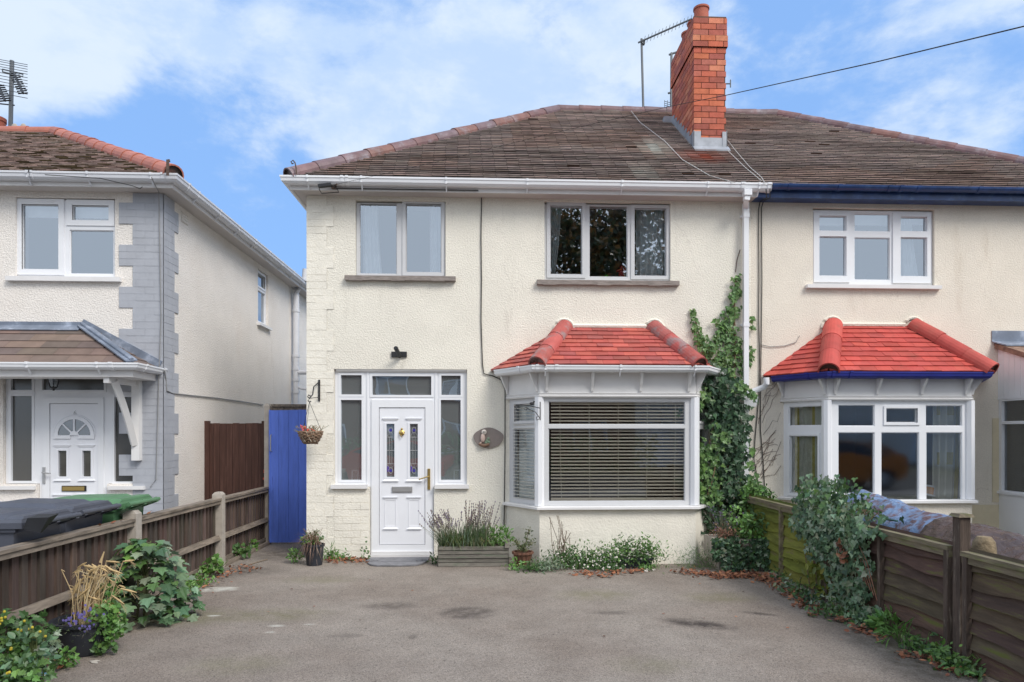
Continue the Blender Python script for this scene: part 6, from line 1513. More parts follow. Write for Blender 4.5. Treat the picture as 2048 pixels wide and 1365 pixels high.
# chimney pot showing over the left ridge
bm = MB(); q = P(-8, 262, YA2); bm.lathe(q.x, YA2, [(0.16, q.z - 0.3), (0.15, PZ(0, 246, YA2)), (0.165, PZ(0, 244, YA2)), (0.165, PZ(0, 237, YA2)), (0.13, PZ(0, 236, YA2))], 16); tag(bm.build('chimney_pot', M['pot_clay'], smooth=True), 'red chimney pot just showing over the ridge of the mossy roof', 'chimney pot')
for i, u in enumerate((29.5, 47)):
    q = P(u, 252, yr + 0.25); bm = MB(); bm.ball((q.x, yr + 0.25, q.z - 0.05), 0.075, 12, 8, (1, 1, 1), (0.75, 0.5, 1.2)); tag(bm.build('ridge_finial', M['concrete'], smooth=True), ('rounded mossy lump on the left ridge right beside the mast', 'rounded mossy lump on the left ridge farther from the mast')[i], 'finial')

# ------------------------------------------------------------------ behind the panes
def curtain(u0, u1, v0, v1, Y, label, flare=0.0, folds=4, col=None, m_='curtain', waist=0.0):
    bm = MB(); n = folds * 8; rows = 8; q = FR(u0, u1, v0, v1, Y); g_ = []
    for j in range(rows + 1):
        t = j / rows; z = q[3] + (q[2] - q[3]) * t; row = []
        for i in range(n + 1):
            s = i / n; x = q[0] + (q[1] - q[0]) * s + flare * t * t * s; row.append((x, Y + 0.03 * math.sin(s * folds * 2 * math.pi + 0.6 * t), z))
        g_.append(row)
    for j in range(rows):
        for i in range(n):
            c = (1, 1, 1)
            if col: c = col(i / n, j / rows)
            bm.face([g_[j][i], g_[j][i + 1], g_[j + 1][i + 1], g_[j + 1][i]], c)
    return tag(bm.build('curtain', M[m_], smooth=True), label, 'curtain', 'curtains behind the panes')
CY_ = YF + 0.17
curtain(726, 756, 404, 556, CY_, 'white curtain at the left of the two-pane upper window', 0.06)
curtain(860, 890, 404, 556, CY_, 'white curtain at the right of the two-pane upper window', 0.03)
curtain(1098, 1122, 404, 562, CY_, 'pale curtain at the left of the three-pane upper window', -0.10)
curtain(1272, 1338, 404, 562, CY_, 'pale wide curtain at the right of the three-pane upper window', 0.0, 6)
curtain(1800, 1822, 418, 572, CY_, 'white curtain in the right pane of the neighbour\'s upper window', 0.14)
chk = lambda s, t: (0.62, 0.53, 0.18) if (s > 0.84 and (t * 8) % 1 < 0.5) or (int(s * 9) % 4 == 1 and (t * 10) % 1 < 0.2) else (0.78, 0.78, 0.70)
def curtain_along(p0, p1, z0, z1, label, folds, col, m_):
    bm = MB(); n = folds * 8; e_ = (Vector(p1) - Vector(p0)); nn = Vector((-e_.y, e_.x)).normalized(); g_ = []
    for jz in range(11):
        g_.append([(p0[0] + e_.x * s_ + nn.x * 0.025 * math.sin(s_ * folds * 6.28), p0[1] + e_.y * s_ + nn.y * 0.025 * math.sin(s_ * folds * 6.28), z1 + (z0 - z1) * jz / 10) for s_ in [k / n for k in range(n + 1)]])
    for jz in range(10):
        for k in range(n): bm.face([g_[jz][k], g_[jz][k + 1], g_[jz + 1][k + 1], g_[jz + 1][k]], col(k / n, jz / 10))
    return tag(bm.build('curtain', M[m_], smooth=True), label, 'curtain', 'curtains behind the panes')
curtain_along((rw0 + 0.14, YF + 0.02), (rx0 + 0.08, BY + 0.16), rz_sill + 0.02, rz_head, 'yellow and white curtain in the splayed side light of the blue-guttered bay', 4, chk, 'curtain_check')
curtain(1866, 1922, 806, 1004, 8.68, 'yellow and white curtain gathered at the right end of the blue-guttered bay', -0.05, 4, chk, 'curtain_check')
for i, (u0, u1, v1) in enumerate(((1636, 1694, 451), (1706, 1782, 451), (1796, 1856, 449))):
    q = FR(u0, u1, 425, v1, YF + 0.16); bm = MB(); bm.box(q[0], q[1], YF + 0.155, YF + 0.16, q[2], q[3]); bm.tube([(q[0], YF + 0.16, q[2]), (q[1], YF + 0.16, q[2])], 0.01, 6)
    tag(bm.build('roller_blind', M['curtain']), 'white roller blind drawn part way down the %s light of the neighbour\'s window' % ('left', 'middle', 'right')[i], 'blind', 'roller blinds next door')
q = FR(40, 225, 405, 437, YF + 0.16); bm = MB(); bm.box(q[0], q[1], YF + 0.155, YF + 0.16, q[2], q[3]); tag(bm.build('roller_blind', M['curtain']), 'white roller blind at the top of the grey-cornered house\'s upper window', 'blind')
# venetian blind in the bay
zt_, zb_ = PZ(1235, 806, BY + 0.16), PZ(1235, 999, BY + 0.16); xa_, xb_ = PX(1101, BY + 0.16), PX(1369, BY + 0.16)
vb = thing('venetian_blind', ((xa_ + xb_) / 2, BY + 0.16, zb_), 'cream slatted venetian blind across the wide pane of the main bay', 'blind')
bm = MB(); n = 29; rv = random.Random(2)
bm.box(xa_, xb_, BY + 0.085, BY + 0.14, zt_ - 0.005, zt_ + 0.04)
for i in range(n):
    z = zt_ - 0.02 - (zt_ - zb_ - 0.04) * i / (n - 1); tl = 0.009
    sg = rv.uniform(-0.002, 0.002)
    bm.hexa([(xa_, BY + 0.09, z - 0.011), (xb_, BY + 0.09, z - 0.011 + sg), (xb_, BY + 0.108, z - 0.006 + sg), (xa_, BY + 0.108, z - 0.006)], [(xa_, BY + 0.094, z + 0.007), (xb_, BY + 0.094, z + 0.007 + sg), (xb_, BY + 0.112, z + 0.009 + sg), (xa_, BY + 0.112, z + 0.009)])
bm.box(xa_, xb_, BY + 0.09, BY + 0.135, zb_ - 0.02, zb_ + 0.006)
bm.build('slats', M['blind'], vb)
for t in (0.065, 0.28, 0.495, 0.71, 0.92):
    bm = MB(); x = xa_ + (xb_ - xa_) * t; xo = (t - 0.5) * -0.05
    bm.tube([(x, BY + 0.086, zt_), (x + xo * 0.2, BY + 0.084, (zt_ + zb_) / 2), (x + xo, BY + 0.082, zb_ - 0.02)], 0.0035, 5); bm.build('cord', M['blind'], vb)
p0, p1 = Vector((bx0 - 0.29, BY + 0.51, 0)), Vector((bx0 - 0.03, BY + 0.14, 0)); vs = thing('venetian_blind', ((p0.x + p1.x) / 2, (p0.y + p1.y) / 2, zb_), 'narrow slatted blind behind the splayed left light of the main bay', 'blind')
bm = MB()
for i in range(n):
    z = zt_ - 0.02 - (zt_ - zb_ - 0.02) * i / (n - 1); bm.bar((p0.x, p0.y, z), (p1.x, p1.y, z), 0.045, 0.005)
bm.build('slats', mat('pale_blind_slat', (0.62, 0.60, 0.53), 0.5), vs)
# pale backing sheet added behind the blind to brighten the side light
bm = MB(); bm.prism([(p0.x + 0.06, p0.y + 0.06, zb_), (p1.x + 0.06, p1.y + 0.06, zb_), (p1.x + 0.06, p1.y + 0.06, zt_), (p0.x + 0.06, p0.y + 0.06, zt_)], (0.004, 0.003, 0)); tag(bm.build('pale_backing', M['curtain']), 'pale backing sheet added behind the narrow slatted blind', 'curtain')
# ornaments on the upstairs sill
q = P(1243, 551, YF + 0.17); bm = MB(); z = W2[2] + 0.05
to = thing('toy_figure', (q.x, YF + 0.17, z), 'small red plastic figure standing on the upstairs window sill', 'toy')
bm = MB(); rd = (0.55, 0.025, 0.015)
bm.tube([(q.x - 0.025, YF + 0.17, z), (q.x - 0.022, YF + 0.17, z + 0.07)], 0.02, 8, rd); bm.tube([(q.x + 0.025, YF + 0.17, z), (q.x + 0.022, YF + 0.17, z + 0.07)], 0.02, 8, rd)
bm.ball((q.x, YF + 0.17, z + 0.105), 0.05, 10, 7, rd, (0.9, 0.6, 1.1)); bm.tube([(q.x - 0.04, YF + 0.16, z + 0.13), (q.x - 0.07, YF + 0.13, z + 0.11)], 0.015, 6, rd); bm.tube([(q.x + 0.04, YF + 0.16, z + 0.13), (q.x + 0.03, YF + 0.12, z + 0.14)], 0.015, 6, rd)
bm.ball((q.x, YF + 0.17, z + 0.175), 0.025, 10, 7, rd); bm.build('body', M['attr_gloss'], to, smooth=True)
q = P(1206, 551, YF + 0.17); bm = MB(); gr = (0.05, 0.5, 0.04)
bm.tube([(q.x - 0.07, YF + 0.17, z + 0.01), (q.x - 0.04, YF + 0.17, z + 0.035), (q.x, YF + 0.17, z + 0.025), (q.x + 0.05, YF + 0.17, z + 0.05), (q.x + 0.07, YF + 0.17, z + 0.06)], [0.012, 0.02, 0.018, 0.022, 0.01], 8, gr)
bm.tube([(q.x - 0.03, YF + 0.17, z + 0.03), (q.x - 0.02, YF + 0.15, z)], 0.009, 6, gr); bm.tube([(q.x + 0.03, YF + 0.17, z + 0.04), (q.x + 0.04, YF + 0.15, z)], 0.009, 6, gr)
tag(bm.build('toy_lizard', M['attr_gloss'], smooth=True), 'small bright green toy lying on the upstairs window sill', 'toy')
# framed pictures on the sidelight sills
for i, (u, lean) in enumerate(((708, 1), (913, -1))):
    c = P(u, 950, YF + 0.18); bm = MB(); w_, h2 = 0.075, 0.13; z = side_z + 0.06
    pf = thing('picture_frame', (c.x, YF + 0.18, z), 'white picture frame on the sill of the %s door sidelight' % ('left', 'right')[i], 'picture frame')
    Lq = Loc((c.x - w_ / 2 * 1.0, YF + 0.19), (1, 0.25 * lean)); bm.plate(Lq, 0, w_ * 1.3, z, z + h2 * 1.25, 0, 0.015, [(0.02, w_ * 1.3 - 0.02, z + 0.02, z + h2 * 1.25 - 0.02)]); bm.build('frame', M['upvc'], pf)
    bm = MB(); bm.lbox(Lq, 0.02, w_ * 1.3 - 0.02, 0.002, 0.005, z + 0.02, z + h2 * 1.25 - 0.02); bm.build('picture', mat('faded_picture', (0.33, 0.24, 0.16), 0.7), pf)
# sill shelf inside the sidelights
bm = MB(); bm.box(DO[0] - 0.02, xd0 - 0.05, YF + 0.12, YF + 0.30, side_z + 0.02, side_z + 0.055); bm.build('inner_sill', M['white_sill'], house)
bm = MB(); bm.box(xd1 + 0.05, DO[1] + 0.02, YF + 0.12, YF + 0.30, side_z + 0.02, side_z + 0.055); bm.build('inner_sill', M['white_sill'], house)
bm = MB(); bm.box(W2[0], W2[1], YF + 0.11, YF + 0.28, W2[2] + 0.01, W2[2] + 0.045); bm.build('inner_sill', M['white_sill'], house)
# drum glimpsed in the right bay
c = P(1858, 982, 8.80); dr = thing('drum', (c.x, 8.80, rz_sill), 'small orange wooden drum with chrome rims inside the blue-guttered bay', 'drum')
bm = MB(); a, b_ = Vector((c.x - 0.05, 8.78, c.z - 0.07)), Vector((c.x - 0.02, 8.80, c.z + 0.05)); bm.tube([a, b_], 0.105, 20, (0.55, 0.24, 0.05)); bm.build('shell', M['attr_gloss'], dr, smooth=True)
bm = MB(); d = (b_ - a).normalized(); bm.tube([a - d * 0.008, a + d * 0.014], 0.113, 20, (0.6, 0.6, 0.62)); bm.tube([b_ - d * 0.014, b_ + d * 0.008], 0.113, 20, (0.6, 0.6, 0.62))
for k in range(5): bm.tube([a + Vector((0.1 * math.cos(k * 1.25), 0.1 * math.sin(k * 1.25) - 0.01, 0)), b_ + Vector((0.1 * math.cos(k * 1.25), 0.1 * math.sin(k * 1.25) - 0.01, 0))], 0.006, 5, (0.6, 0.6, 0.62))
bm.tube([a, (a.x - 0.02, 8.82, 0.1)], 0.012, 6, (0.5, 0.5, 0.5)); bm.build('rim', M['attr_gloss'], dr)

# ------------------------------------------------------------------ doormat
bm = MB(); mw0, mw1 = PX(738, 8.9), PX(858, 8.9); ymf, ymb = G(800, 1134).y, G(800, 1118).y
pts = [(mw0, ymb, 0.004), (mw1, ymb, 0.004)]
for i in range(13):
    a = -math.pi / 2 * 0 - i * math.pi / 12; pts.append(((mw0 + mw1) / 2 + (mw1 - mw0) / 2 * math.copysign(abs(math.cos(a)) ** 0.45, math.cos(a)), ymb + (ymf - ymb) * math.sin(-a) ** 0.7 if math.sin(-a) > 0 else ymb, 0.004))
pts = pts[1:] if False else [pts[0]] + list(reversed(pts[2:]))
bm.prism(pts, (0, 0, 0.018)); dm = thing('doormat', ((mw0 + mw1) / 2, ymb, 0), 'grey half-oval rubber doormat in front of the white door', 'doormat'); bm.build('mat', M['mat_rubber'], dm)
bm = MB(); cx_, cy_ = (mw0 + mw1) / 2, (ymb + ymf) / 2
for s in (-1, 1):
    for k in range(3): bm.tube([(cx_ + s * (0.26 + 0.05 * k) + 0.03 * math.cos(a), cy_ + 0.01 + 0.03 * math.sin(a), 0.024) for a in [i * math.pi / 4 for i in range(9)]], 0.006, 5)
bm.tube([(cx_ - 0.2, cy_ - 0.03, 0.024), (cx_ + 0.2, cy_ - 0.03, 0.024)], 0.004, 4); bm.build('raised_scroll', M['mat_rubber'], dm)

# ------------------------------------------------------------------ tarpaulin heap in the right-hand garden
from mathutils import noise as mnoise
tp = MB(); rT = random.Random(17); ny_, nx_ = 110, 40
tz0 = [PZ(1700, 980, 7.3), 0]
def ridge_z(y):  return 1.06 + 0.0 * y
rows = []
for j in range(ny_ + 1):
    t = j / ny_; y = 7.55 - 4.6 * t; row = []
    top = 1.01 - 0.36 * max(0, t - 0.05) + 0.018 * math.sin(t * 17) + 0.012 * math.sin(t * 41)
    if t < 0.05: top -= (0.05 - t) * 6
    for i in range(nx_ + 1):
        s = i / nx_; x = 3.62 + 1.15 * s
        prof = math.sin(min(1, max(0, s * 2.8)) * math.pi / 2) ** 0.7 if s < 0.36 else 1 - ((s - 0.36) / 0.64) ** 1.3 * 0.95
        q_ = Vector((x * 2.3, y * 1.6, 0)); wr = abs(mnoise.noise(q_ * 1.6)) + 0.5 * abs(mnoise.noise(q_ * 3.7 + Vector((3, 1, 0)))) + 0.25 * abs(mnoise.noise(q_ * 8.0))
        z = 0.52 + (top - 0.52) * prof + 0.03 - 0.045 * wr - 0.035 * abs(mnoise.noise(Vector((x * 9.0 + y * 3.0, y * 2.2, 5.0)))) - 0.02 * abs(mnoise.noise(Vector((x * 4.0, y * 13.0 + x * 6.0, 2.0))))
        row.append((x, y, z))
    rows.append(row)
colT = lambda y: (0.105, 0.20, 0.42) if y > 6.1 else (0.115, 0.072, 0.062)
tp2 = MB()
for j in range(ny_):
    dst = tp if rows[j][0][1] > 5.86 else tp2
    for i in range(nx_):
        dst.face([rows[j][i], rows[j][i + 1], rows[j + 1][i + 1], rows[j + 1][i]], (0.17, 0.26, 0.43) if i < 26 else (0.22, 0.32, 0.48))
    dst.face([(rows[j][0][0], rows[j][0][1], 0), rows[j][0], rows[j + 1][0], (rows[j + 1][0][0], rows[j + 1][0][1], 0)], (0.05, 0.03, 0.03))
    dst.face([rows[j][nx_], (rows[j][nx_][0] + 0.1, rows[j][nx_][1], 0), (rows[j + 1][nx_][0] + 0.1, rows[j + 1][nx_][1], 0), rows[j + 1][nx_]], (0.05, 0.03, 0.03))
tp.face([(x, y, 0) for x, y, z in (rows[0][0],)] + [(x, y, z) for x, y, z in rows[0]] + [(rows[0][nx_][0], rows[0][nx_][1], 0)], (0.1, 0.2, 0.45))
th = thing('covered_heap', (4.2, 5.3, 0), 'long heap behind the waney panel fence under blue and brown tarpaulins', 'tarpaulin')
tp.build('blue_tarpaulin', M['tarp'], th, smooth=True); tp2.build('brown_tarpaulin', M['tarp_plain'], th, smooth=True)
bm = MB(); bm.tube([(3.60, 7.3, 0.80), (3.60, 6.5, 0.84), (3.61, 5.9, 0.86)], 0.009, 5, (0.03, 0.10, 0.09)); bm.build('rope', M['attr_paint'], th)
# ================================================================== vegetation
SHAPES = {
 'ivy': [(0, 0.06), (-0.30, -0.08), (-0.52, 0.32), (-0.26, 0.46), (0, 1.0)],
 'oval': [(0, 0), (-0.30, 0.22), (-0.38, 0.52), (-0.20, 0.84), (0, 1.0)],
 'lance': [(0, 0), (-0.14, 0.3), (-0.13, 0.65), (0, 1.0)],
 'lobed': [(0, 0), (-0.30, -0.05), (-0.55, 0.25), (-0.36, 0.38), (-0.50, 0.66), (-0.22, 0.66), (0, 1.0)],
}
def leaf(mb, p, n, d, L, W, kind='oval', col=(0.06, 0.12, 0.03), fold=0.18, droop=0.1):
    p = Vector(p); d = Vector(d); n = Vector(n)
    d = d.normalized(); n = (n - d * n.dot(d))
    if n.length < 1e-4: n = Vector((0.1, -1, 0.2)) - d * d.dot(Vector((0.1, -1, 0.2)))
    n.normalize(); s = d.cross(n)
    pr = SHAPES[kind]
    def pt(x, y): return p + s * (x * W) + d * (y * L) + n * (abs(x) * W * fold - y * y * L * droop)
    a = [pt(x, y) for x, y in pr]; b = [pt(-x, y) for x, y in pr]
    mb.face(a, col); mb.face(list(reversed(b[1:-1] if False else b)), (col[0] * 0.96, col[1] * 0.96, col[2] * 0.96))
def rdir(r, up=0.0):
    v = Vector((r.gauss(0, 1), r.gauss(0, 1), r.gauss(0, 1) + up)); return v.normalized()
GREENS = {'ivy_dark': [(0.040, 0.090, 0.042), (0.056, 0.120, 0.058), (0.032, 0.072, 0.038), (0.075, 0.145, 0.072)],
          'ivy_light': [(0.11, 0.215, 0.06), (0.14, 0.26, 0.075), (0.085, 0.17, 0.052), (0.165, 0.29, 0.10)],
          'mid': [(0.085, 0.165, 0.050), (0.105, 0.20, 0.062), (0.066, 0.135, 0.044)],
          'fresh': [(0.125, 0.26, 0.06), (0.16, 0.31, 0.075), (0.10, 0.21, 0.05)],
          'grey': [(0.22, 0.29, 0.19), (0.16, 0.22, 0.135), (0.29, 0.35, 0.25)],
          'yellow': [(0.17, 0.20, 0.03), (0.13, 0.17, 0.03), (0.20, 0.22, 0.045)],
          'shrub': [(0.125, 0.225, 0.115), (0.16, 0.27, 0.145), (0.08, 0.16, 0.082), (0.21, 0.32, 0.185)]}
def gcol(r, k, v=0.22): return vary(r.choice(GREENS[k]), v, r, 0.12)
BROWN = [(0.27, 0.105, 0.052), (0.20, 0.075, 0.042), (0.33, 0.15, 0.08), (0.14, 0.060, 0.038)]
def blade(mb, base, tip, w, col, bend=0.0):
    base = Vector(base); tip = Vector(tip); m = (base + tip) / 2 + Vector((0, 0, bend)); d = tip - base
    s = Vector((-d.y, d.x, 0)); s = (s.normalized() if s.length > 1e-5 else Vector((1, 0, 0))) * w / 2
    mb.face([base - s, base + s, m + s * 0.8, m - s * 0.8], col); mb.face([m - s * 0.8, m + s * 0.8, tip + s * 0.15, tip - s * 0.15], col)
def clump(mb, c, rad, n, r, key, L=0.05, W=0.05, kind='oval', hemi=True, surf=0.55, up=0.4, face=(0, -0.7, 0.6), var=0.22):
    c = Vector(c)
    for _ in range(n):
        u = rdir(r); 
        if hemi: u.z = abs(u.z) if r.random() < 0.8 else u.z * 0.3
        k = surf + (1 - surf) * r.random() ** 0.6 if r.random() < 0.8 else r.random()
        p = c + Vector((u.x * rad[0], u.y * rad[1], u.z * rad[2])) * k
        if p.z < 0.005: p.z = 0.005 + r.random() * 0.02
        nn = (u * 0.6 + Vector(face) * 0.6 + rdir(r) * 0.5); d = (u * 0.6 + Vector((0, 0, -0.35 + up * r.random())) + rdir(r) * 0.6)
        sc_ = r.uniform(0.65, 1.2); leaf(mb, p, nn, d, L * sc_, W * sc_, kind, gcol(r, key, var), 0.2, 0.15)

# ---- ivy and bramble on the wall between bay and downpipe
rI = random.Random(41)
ivy = thing('climbing_ivy', (PX(1450, 9.0), 9.0, 0), 'tall climbing ivy covering the wall and downpipe between the two bay windows', 'ivy')
iv = MB()
def wall_blob(u, v, r, n, key, depth=(0.02, 0.10), L=0.065, kind='ivy', fy=YF):
    for _ in range(n):
        a = rI.uniform(0, 2 * math.pi); k = math.sqrt(rI.random()) * r * (1 + 0.25 * math.sin(a * 3 + u) + 0.2 * math.sin(a * 7 + v))
        Y = fy - rI.uniform(*depth); p = P(u + k * math.cos(a), v + k * math.sin(a) * 1.05, Y)
        if p.z < 0.01: continue
        n_ = Vector((rI.gauss(0, 0.45), -1, rI.gauss(0.35, 0.4))); d = Vector((rI.gauss(0, 0.6), -0.25, -0.8 + rI.gauss(0, 0.5)))
        s = rI.uniform(0.6, 1.25); leaf(iv, p, n_, d, L * s, L * s * 1.0, kind, gcol(rI, key), 0.15, 0.2)
up_l = [(1473, 556, 8, 12), (1470, 575, 10, 18), (1469, 595, 13, 22), (1466, 612, 16, 26), (1460, 632, 18, 32), (1455, 655, 24, 46), (1458, 680, 28, 60), (1464, 705, 30, 70), (1468, 728, 28, 60),
        (1386, 622, 7, 12), (1389, 638, 8, 14), (1393, 656, 9, 16), (1398, 674, 10, 18), (1405, 690, 12, 22), (1416, 700, 15, 28), (1428, 690, 13, 22), (1438, 672, 12, 20), (1445, 655, 11, 18), (1432, 712, 20, 46), (1445, 738, 26, 70), (1415, 738, 12, 20),
        (1503, 640, 5, 7), (1504, 655, 5, 6), (1503, 700, 6, 9), (1502, 715, 7, 10), (1500, 728, 5, 6), (1384, 745, 10, 14), (1370, 752, 5, 5)]
for u, v, r_, n in up_l: wall_blob(u, v, r_, n, 'ivy_light', (0.02, 0.07), 0.062)
for u, v, r_, n in [(1440, 770, 36, 190), (1425, 800, 30, 140), (1460, 800, 38, 180), (1450, 840, 42, 210), (1466, 880, 36, 170), (1455, 920, 38, 190), (1468, 960, 36, 160), (1450, 1000, 42, 180), (1465, 1040, 40, 150), (1420, 1050, 30, 100), (1405, 1010, 16, 50), (1480, 830, 26, 80), (1408, 765, 16, 40)]:
    wall_blob(u, v, r_, int(n * 0.9), 'ivy_dark', (0.06, 0.42), 0.075)
for u, v, r_, n in [(1415, 900, 22, 70), (1420, 930, 26, 90), (1415, 965, 26, 100), (1420, 990, 24, 70), (1400, 940, 12, 34), (1440, 870, 20, 50), (1400, 985, 14, 34), (1500, 970, 20, 50), (1520, 990, 16, 40), (1505, 1010, 24, 60), (1530, 1005, 14, 34), (1490, 780, 10, 22), (1505, 790, 9, 16), (1478, 770, 12, 22),
                     (1362, 820, 6, 10), (1356, 826, 4, 6), (1374, 812, 8, 14), (1386, 806, 10, 18), (1398, 800, 13, 26), (1408, 790, 14, 30), (1396, 815, 8, 14), (1390, 855, 4, 4), (1500, 930, 8, 14), (1505, 900, 6, 10)]:
    wall_blob(u, v, r_, n, 'ivy_light' if u > 1400 or v < 880 else 'fresh', (0.30, 0.52), 0.06)
iv.build('foliage', M['leaf'], ivy)
st = MB()
for pts, r0 in (([(1440, 1110, 0.1), (1450, 1000, 0.15), (1460, 900, 0.10), (1468, 800, 0.06), (1470, 700, 0.03), (1468, 620, 0.02), (1473, 552, 0.02)], 0.014), ([(1430, 1100, 0.2), (1440, 980, 0.2), (1445, 850, 0.12), (1440, 760, 0.06), (1410, 695, 0.02), (1395, 660, 0.02), (1386, 618, 0.02)], 0.010),
                ([(1410, 1000, 0.4), (1402, 960, 0.42), (1420, 880, 0.3), (1440, 800, 0.1)], 0.008), ([(1415, 990, 0.45), (1425, 960, 0.45), (1430, 935, 0.42)], 0.009), ([(1475, 770, 0.1), (1420, 790, 0.4), (1385, 806, 0.45), (1356, 826, 0.45)], 0.005)):
    st.tube([P(u, v, YF - dd) for u, v, dd in pts], r0, 5, (0.16, 0.10, 0.06))
st.build('stems', M['stem'], ivy)
# dry twigs over the warm wall
tw = MB()
for k in range(22):
    u, v = rI.uniform(1503, 1530), rI.uniform(780, 960); pts = [P(u, v, YF - 0.01)]
    for j in range(4): u += rI.uniform(2, 14); v -= rI.uniform(-4, 22); pts.append(P(min(u, 1562), v, YF - 0.012))
    tw.tube(pts, 0.0028, 4, (0.13, 0.08, 0.06))
tag(tw.build('dry_creeper', M['stem']), 'bare brown creeper twigs fanning over the wall left of the blue-guttered bay', 'creeper')

# ---- stone trough smothered with ivy, geranium and herbs beside the bay
tr0 = G(1440, 1142); trY = tr0.y; tx0_, tx1_ = PX(1432, trY), PX(1556, trY); tH = 0.37
trg = thing('stone_trough', ((tx0_ + tx1_) / 2, trY + 0.2, 0), 'pale stone trough almost hidden by ivy right of the main bay', 'trough')
bm = MB(); bm.box(tx0_ + 0.05, tx1_ - 0.05, trY + 0.04, trY + 0.40, 0, 0.12); bm.plate(Loc((tx0_, trY), (1, 0)), 0, tx1_ - tx0_, 0.12, tH, -0.06, 0, []); bm.box(tx0_, tx0_ + 0.06, trY + 0.06, trY + 0.4, 0.12, tH); bm.box(tx1_ - 0.06, tx1_, trY + 0.06, trY + 0.4, 0.12, tH); bm.box(tx0_, tx1_, trY + 0.40, trY + 0.46, 0.12, tH)
bm.lbox(Loc((tx0_, trY), (1, 0)), -0.02, tx1_ - tx0_ + 0.02, -0.02, 0.02, tH - 0.07, tH); bm.build('basin', M['stone'], trg)
bm = MB(); bm.box(tx0_ + 0.06, tx1_ - 0.06, trY + 0.06, trY + 0.40, 0.2, tH - 0.03); bm.build('soil', M['soil'], trg)
rP = random.Random(77)
tv = thing('trailing_ivy', ((tx0_ + tx1_) / 2, trY, 0), 'dark ivy trailing over the front of the stone trough', 'ivy')
bm = MB()
for _ in range(900):
    u = rP.random(); z = tH * (1 - rP.random() ** 1.25) + 0.03
    if 0.38 < u < 0.62 and z > tH - 0.075 and rP.random() < 0.9: continue
    if u < 0.12 and z < 0.15: continue
    p = Vector((tx0_ - 0.06 + (tx1_ - tx0_ + 0.08) * u, trY - 0.04 - 0.10 * rP.random() * (1.1 - z / tH * 0.6), z))
    s = rP.uniform(0.5, 1.2); key = 'ivy_dark' if rP.random() < 0.78 else ('mid' if rP.random() < 0.6 else 'grey')
    leaf(bm, p, (rP.gauss(0, 0.5), -1, rP.gauss(0.4, 0.5)), (rP.gauss(0, 0.7), -0.3, -0.7 + rP.gauss(0, 0.5)), 0.055 * s, 0.055 * s, 'ivy', gcol(rP, key, 0.3), 0.15, 0.2)
bm.build('foliage', M['leaf'], tv)
bm = MB()
for _ in range(26):
    x = rP.uniform(tx0_, tx1_); bm.tube([(x, trY - 0.015, tH - 0.02), (x + rP.uniform(-0.06, 0.06), trY - 0.07, 0.2), (x + rP.uniform(-0.1, 0.1), trY - 0.06, 0.05)], 0.004, 4, (0.12, 0.09, 0.05))
bm.build('stems', M['stem'], tv)
ge = thing('leafy_herb', (PX(1520, trY + 0.2), trY + 0.2, tH), 'fresh green leafy herb mound in the right end of the stone trough', 'plant')
bm = MB()
for (u, v, rx2, n) in ((1490, 1055, 0.17, 150), (1520, 1045, 0.20, 220), (1548, 1062, 0.15, 150), (1515, 1075, 0.20, 150), (1475, 1030, 0.15, 90), (1535, 1085, 0.12, 70)):
    c = P(u, v, trY + 0.12); clump(bm, c, (rx2, 0.2, rx2 * 0.6), n, rP, 'fresh' if rP.random() < 0.8 else 'mid', 0.055, 0.04, 'oval', hemi=False)
bm.build('foliage', M['leaf'], ge)
bm = MB()
for u in (1480, 1500, 1520, 1540): bm.tube([(PX(u, trY + 0.2), trY + 0.2, tH - 0.04), P(u + 3, 1060, trY + 0.15)], 0.006, 5, (0.10, 0.12, 0.05))
bm.build('stems', M['stem'], ge)
lv = thing('faded_lavender', (PX(1450, trY + 0.2), trY + 0.2, tH), 'straggly grey-green lavender with brown dead heads in the left of the trough', 'plant')
bm = MB()
for _ in range(120):
    b_ = Vector((PX(rP.uniform(1436, 1470), trY + 0.2), trY + 0.2, tH - 0.02)); t_ = b_ + Vector((rP.gauss(-0.02, 0.10), rP.gauss(-0.06, 0.08), rP.uniform(0.10, 0.40)))
    blade(bm, b_, t_, 0.008, vary((0.22, 0.24, 0.16), 0.3, rP, 0.1))
    if rP.random() < 0.3: bm.ball(t_, 0.010, 5, 3, vary((0.20, 0.15, 0.28), 0.3, rP))
for _ in range(170):
    p = P(rP.gauss(1452, 14), rP.gauss(1066, 7), trY - 0.02); leaf(bm, p, rdir(rP) + Vector((0, -1, 0.5)), rdir(rP), 0.04, 0.03, 'lance', vary(rP.choice([(0.30, 0.15, 0.10), (0.36, 0.20, 0.14), (0.25, 0.11, 0.08)]), 0.25, rP))
bm.build('foliage', M['leaf'], lv)
# tall green shrub shoots behind the trough by the fence
sh = thing('leafy_shrub', (PX(1525, 8.7), 8.7, 0), 'light green shrub filling the corner between trough, ivy and fence', 'shrub')
bm = MB()
for (u, v, r_, n) in ((1505, 985, 0.14, 90), (1530, 1000, 0.16, 110), (1500, 1010, 0.14, 80), (1545, 1020, 0.13, 60), (1485, 1020, 0.12, 60), (1520, 975, 0.09, 40)):
    clump(bm, P(u, v, 8.55), (r_, 0.16, r_ * 0.7), n, rP, 'mid' if rP.random() < 0.4 else 'fresh', 0.06, 0.045, 'oval', hemi=False)
bm.build('foliage', M['leaf'], sh)
bm = MB()
for u in (1495, 1515, 1535): bm.tube([(PX(1515, 8.7), 8.7, 0), P(u, 1060, 8.65), P(u + 4, 990, 8.55)], 0.008, 5, (0.17, 0.11, 0.06))
bm.build('stems', M['stem'], sh)

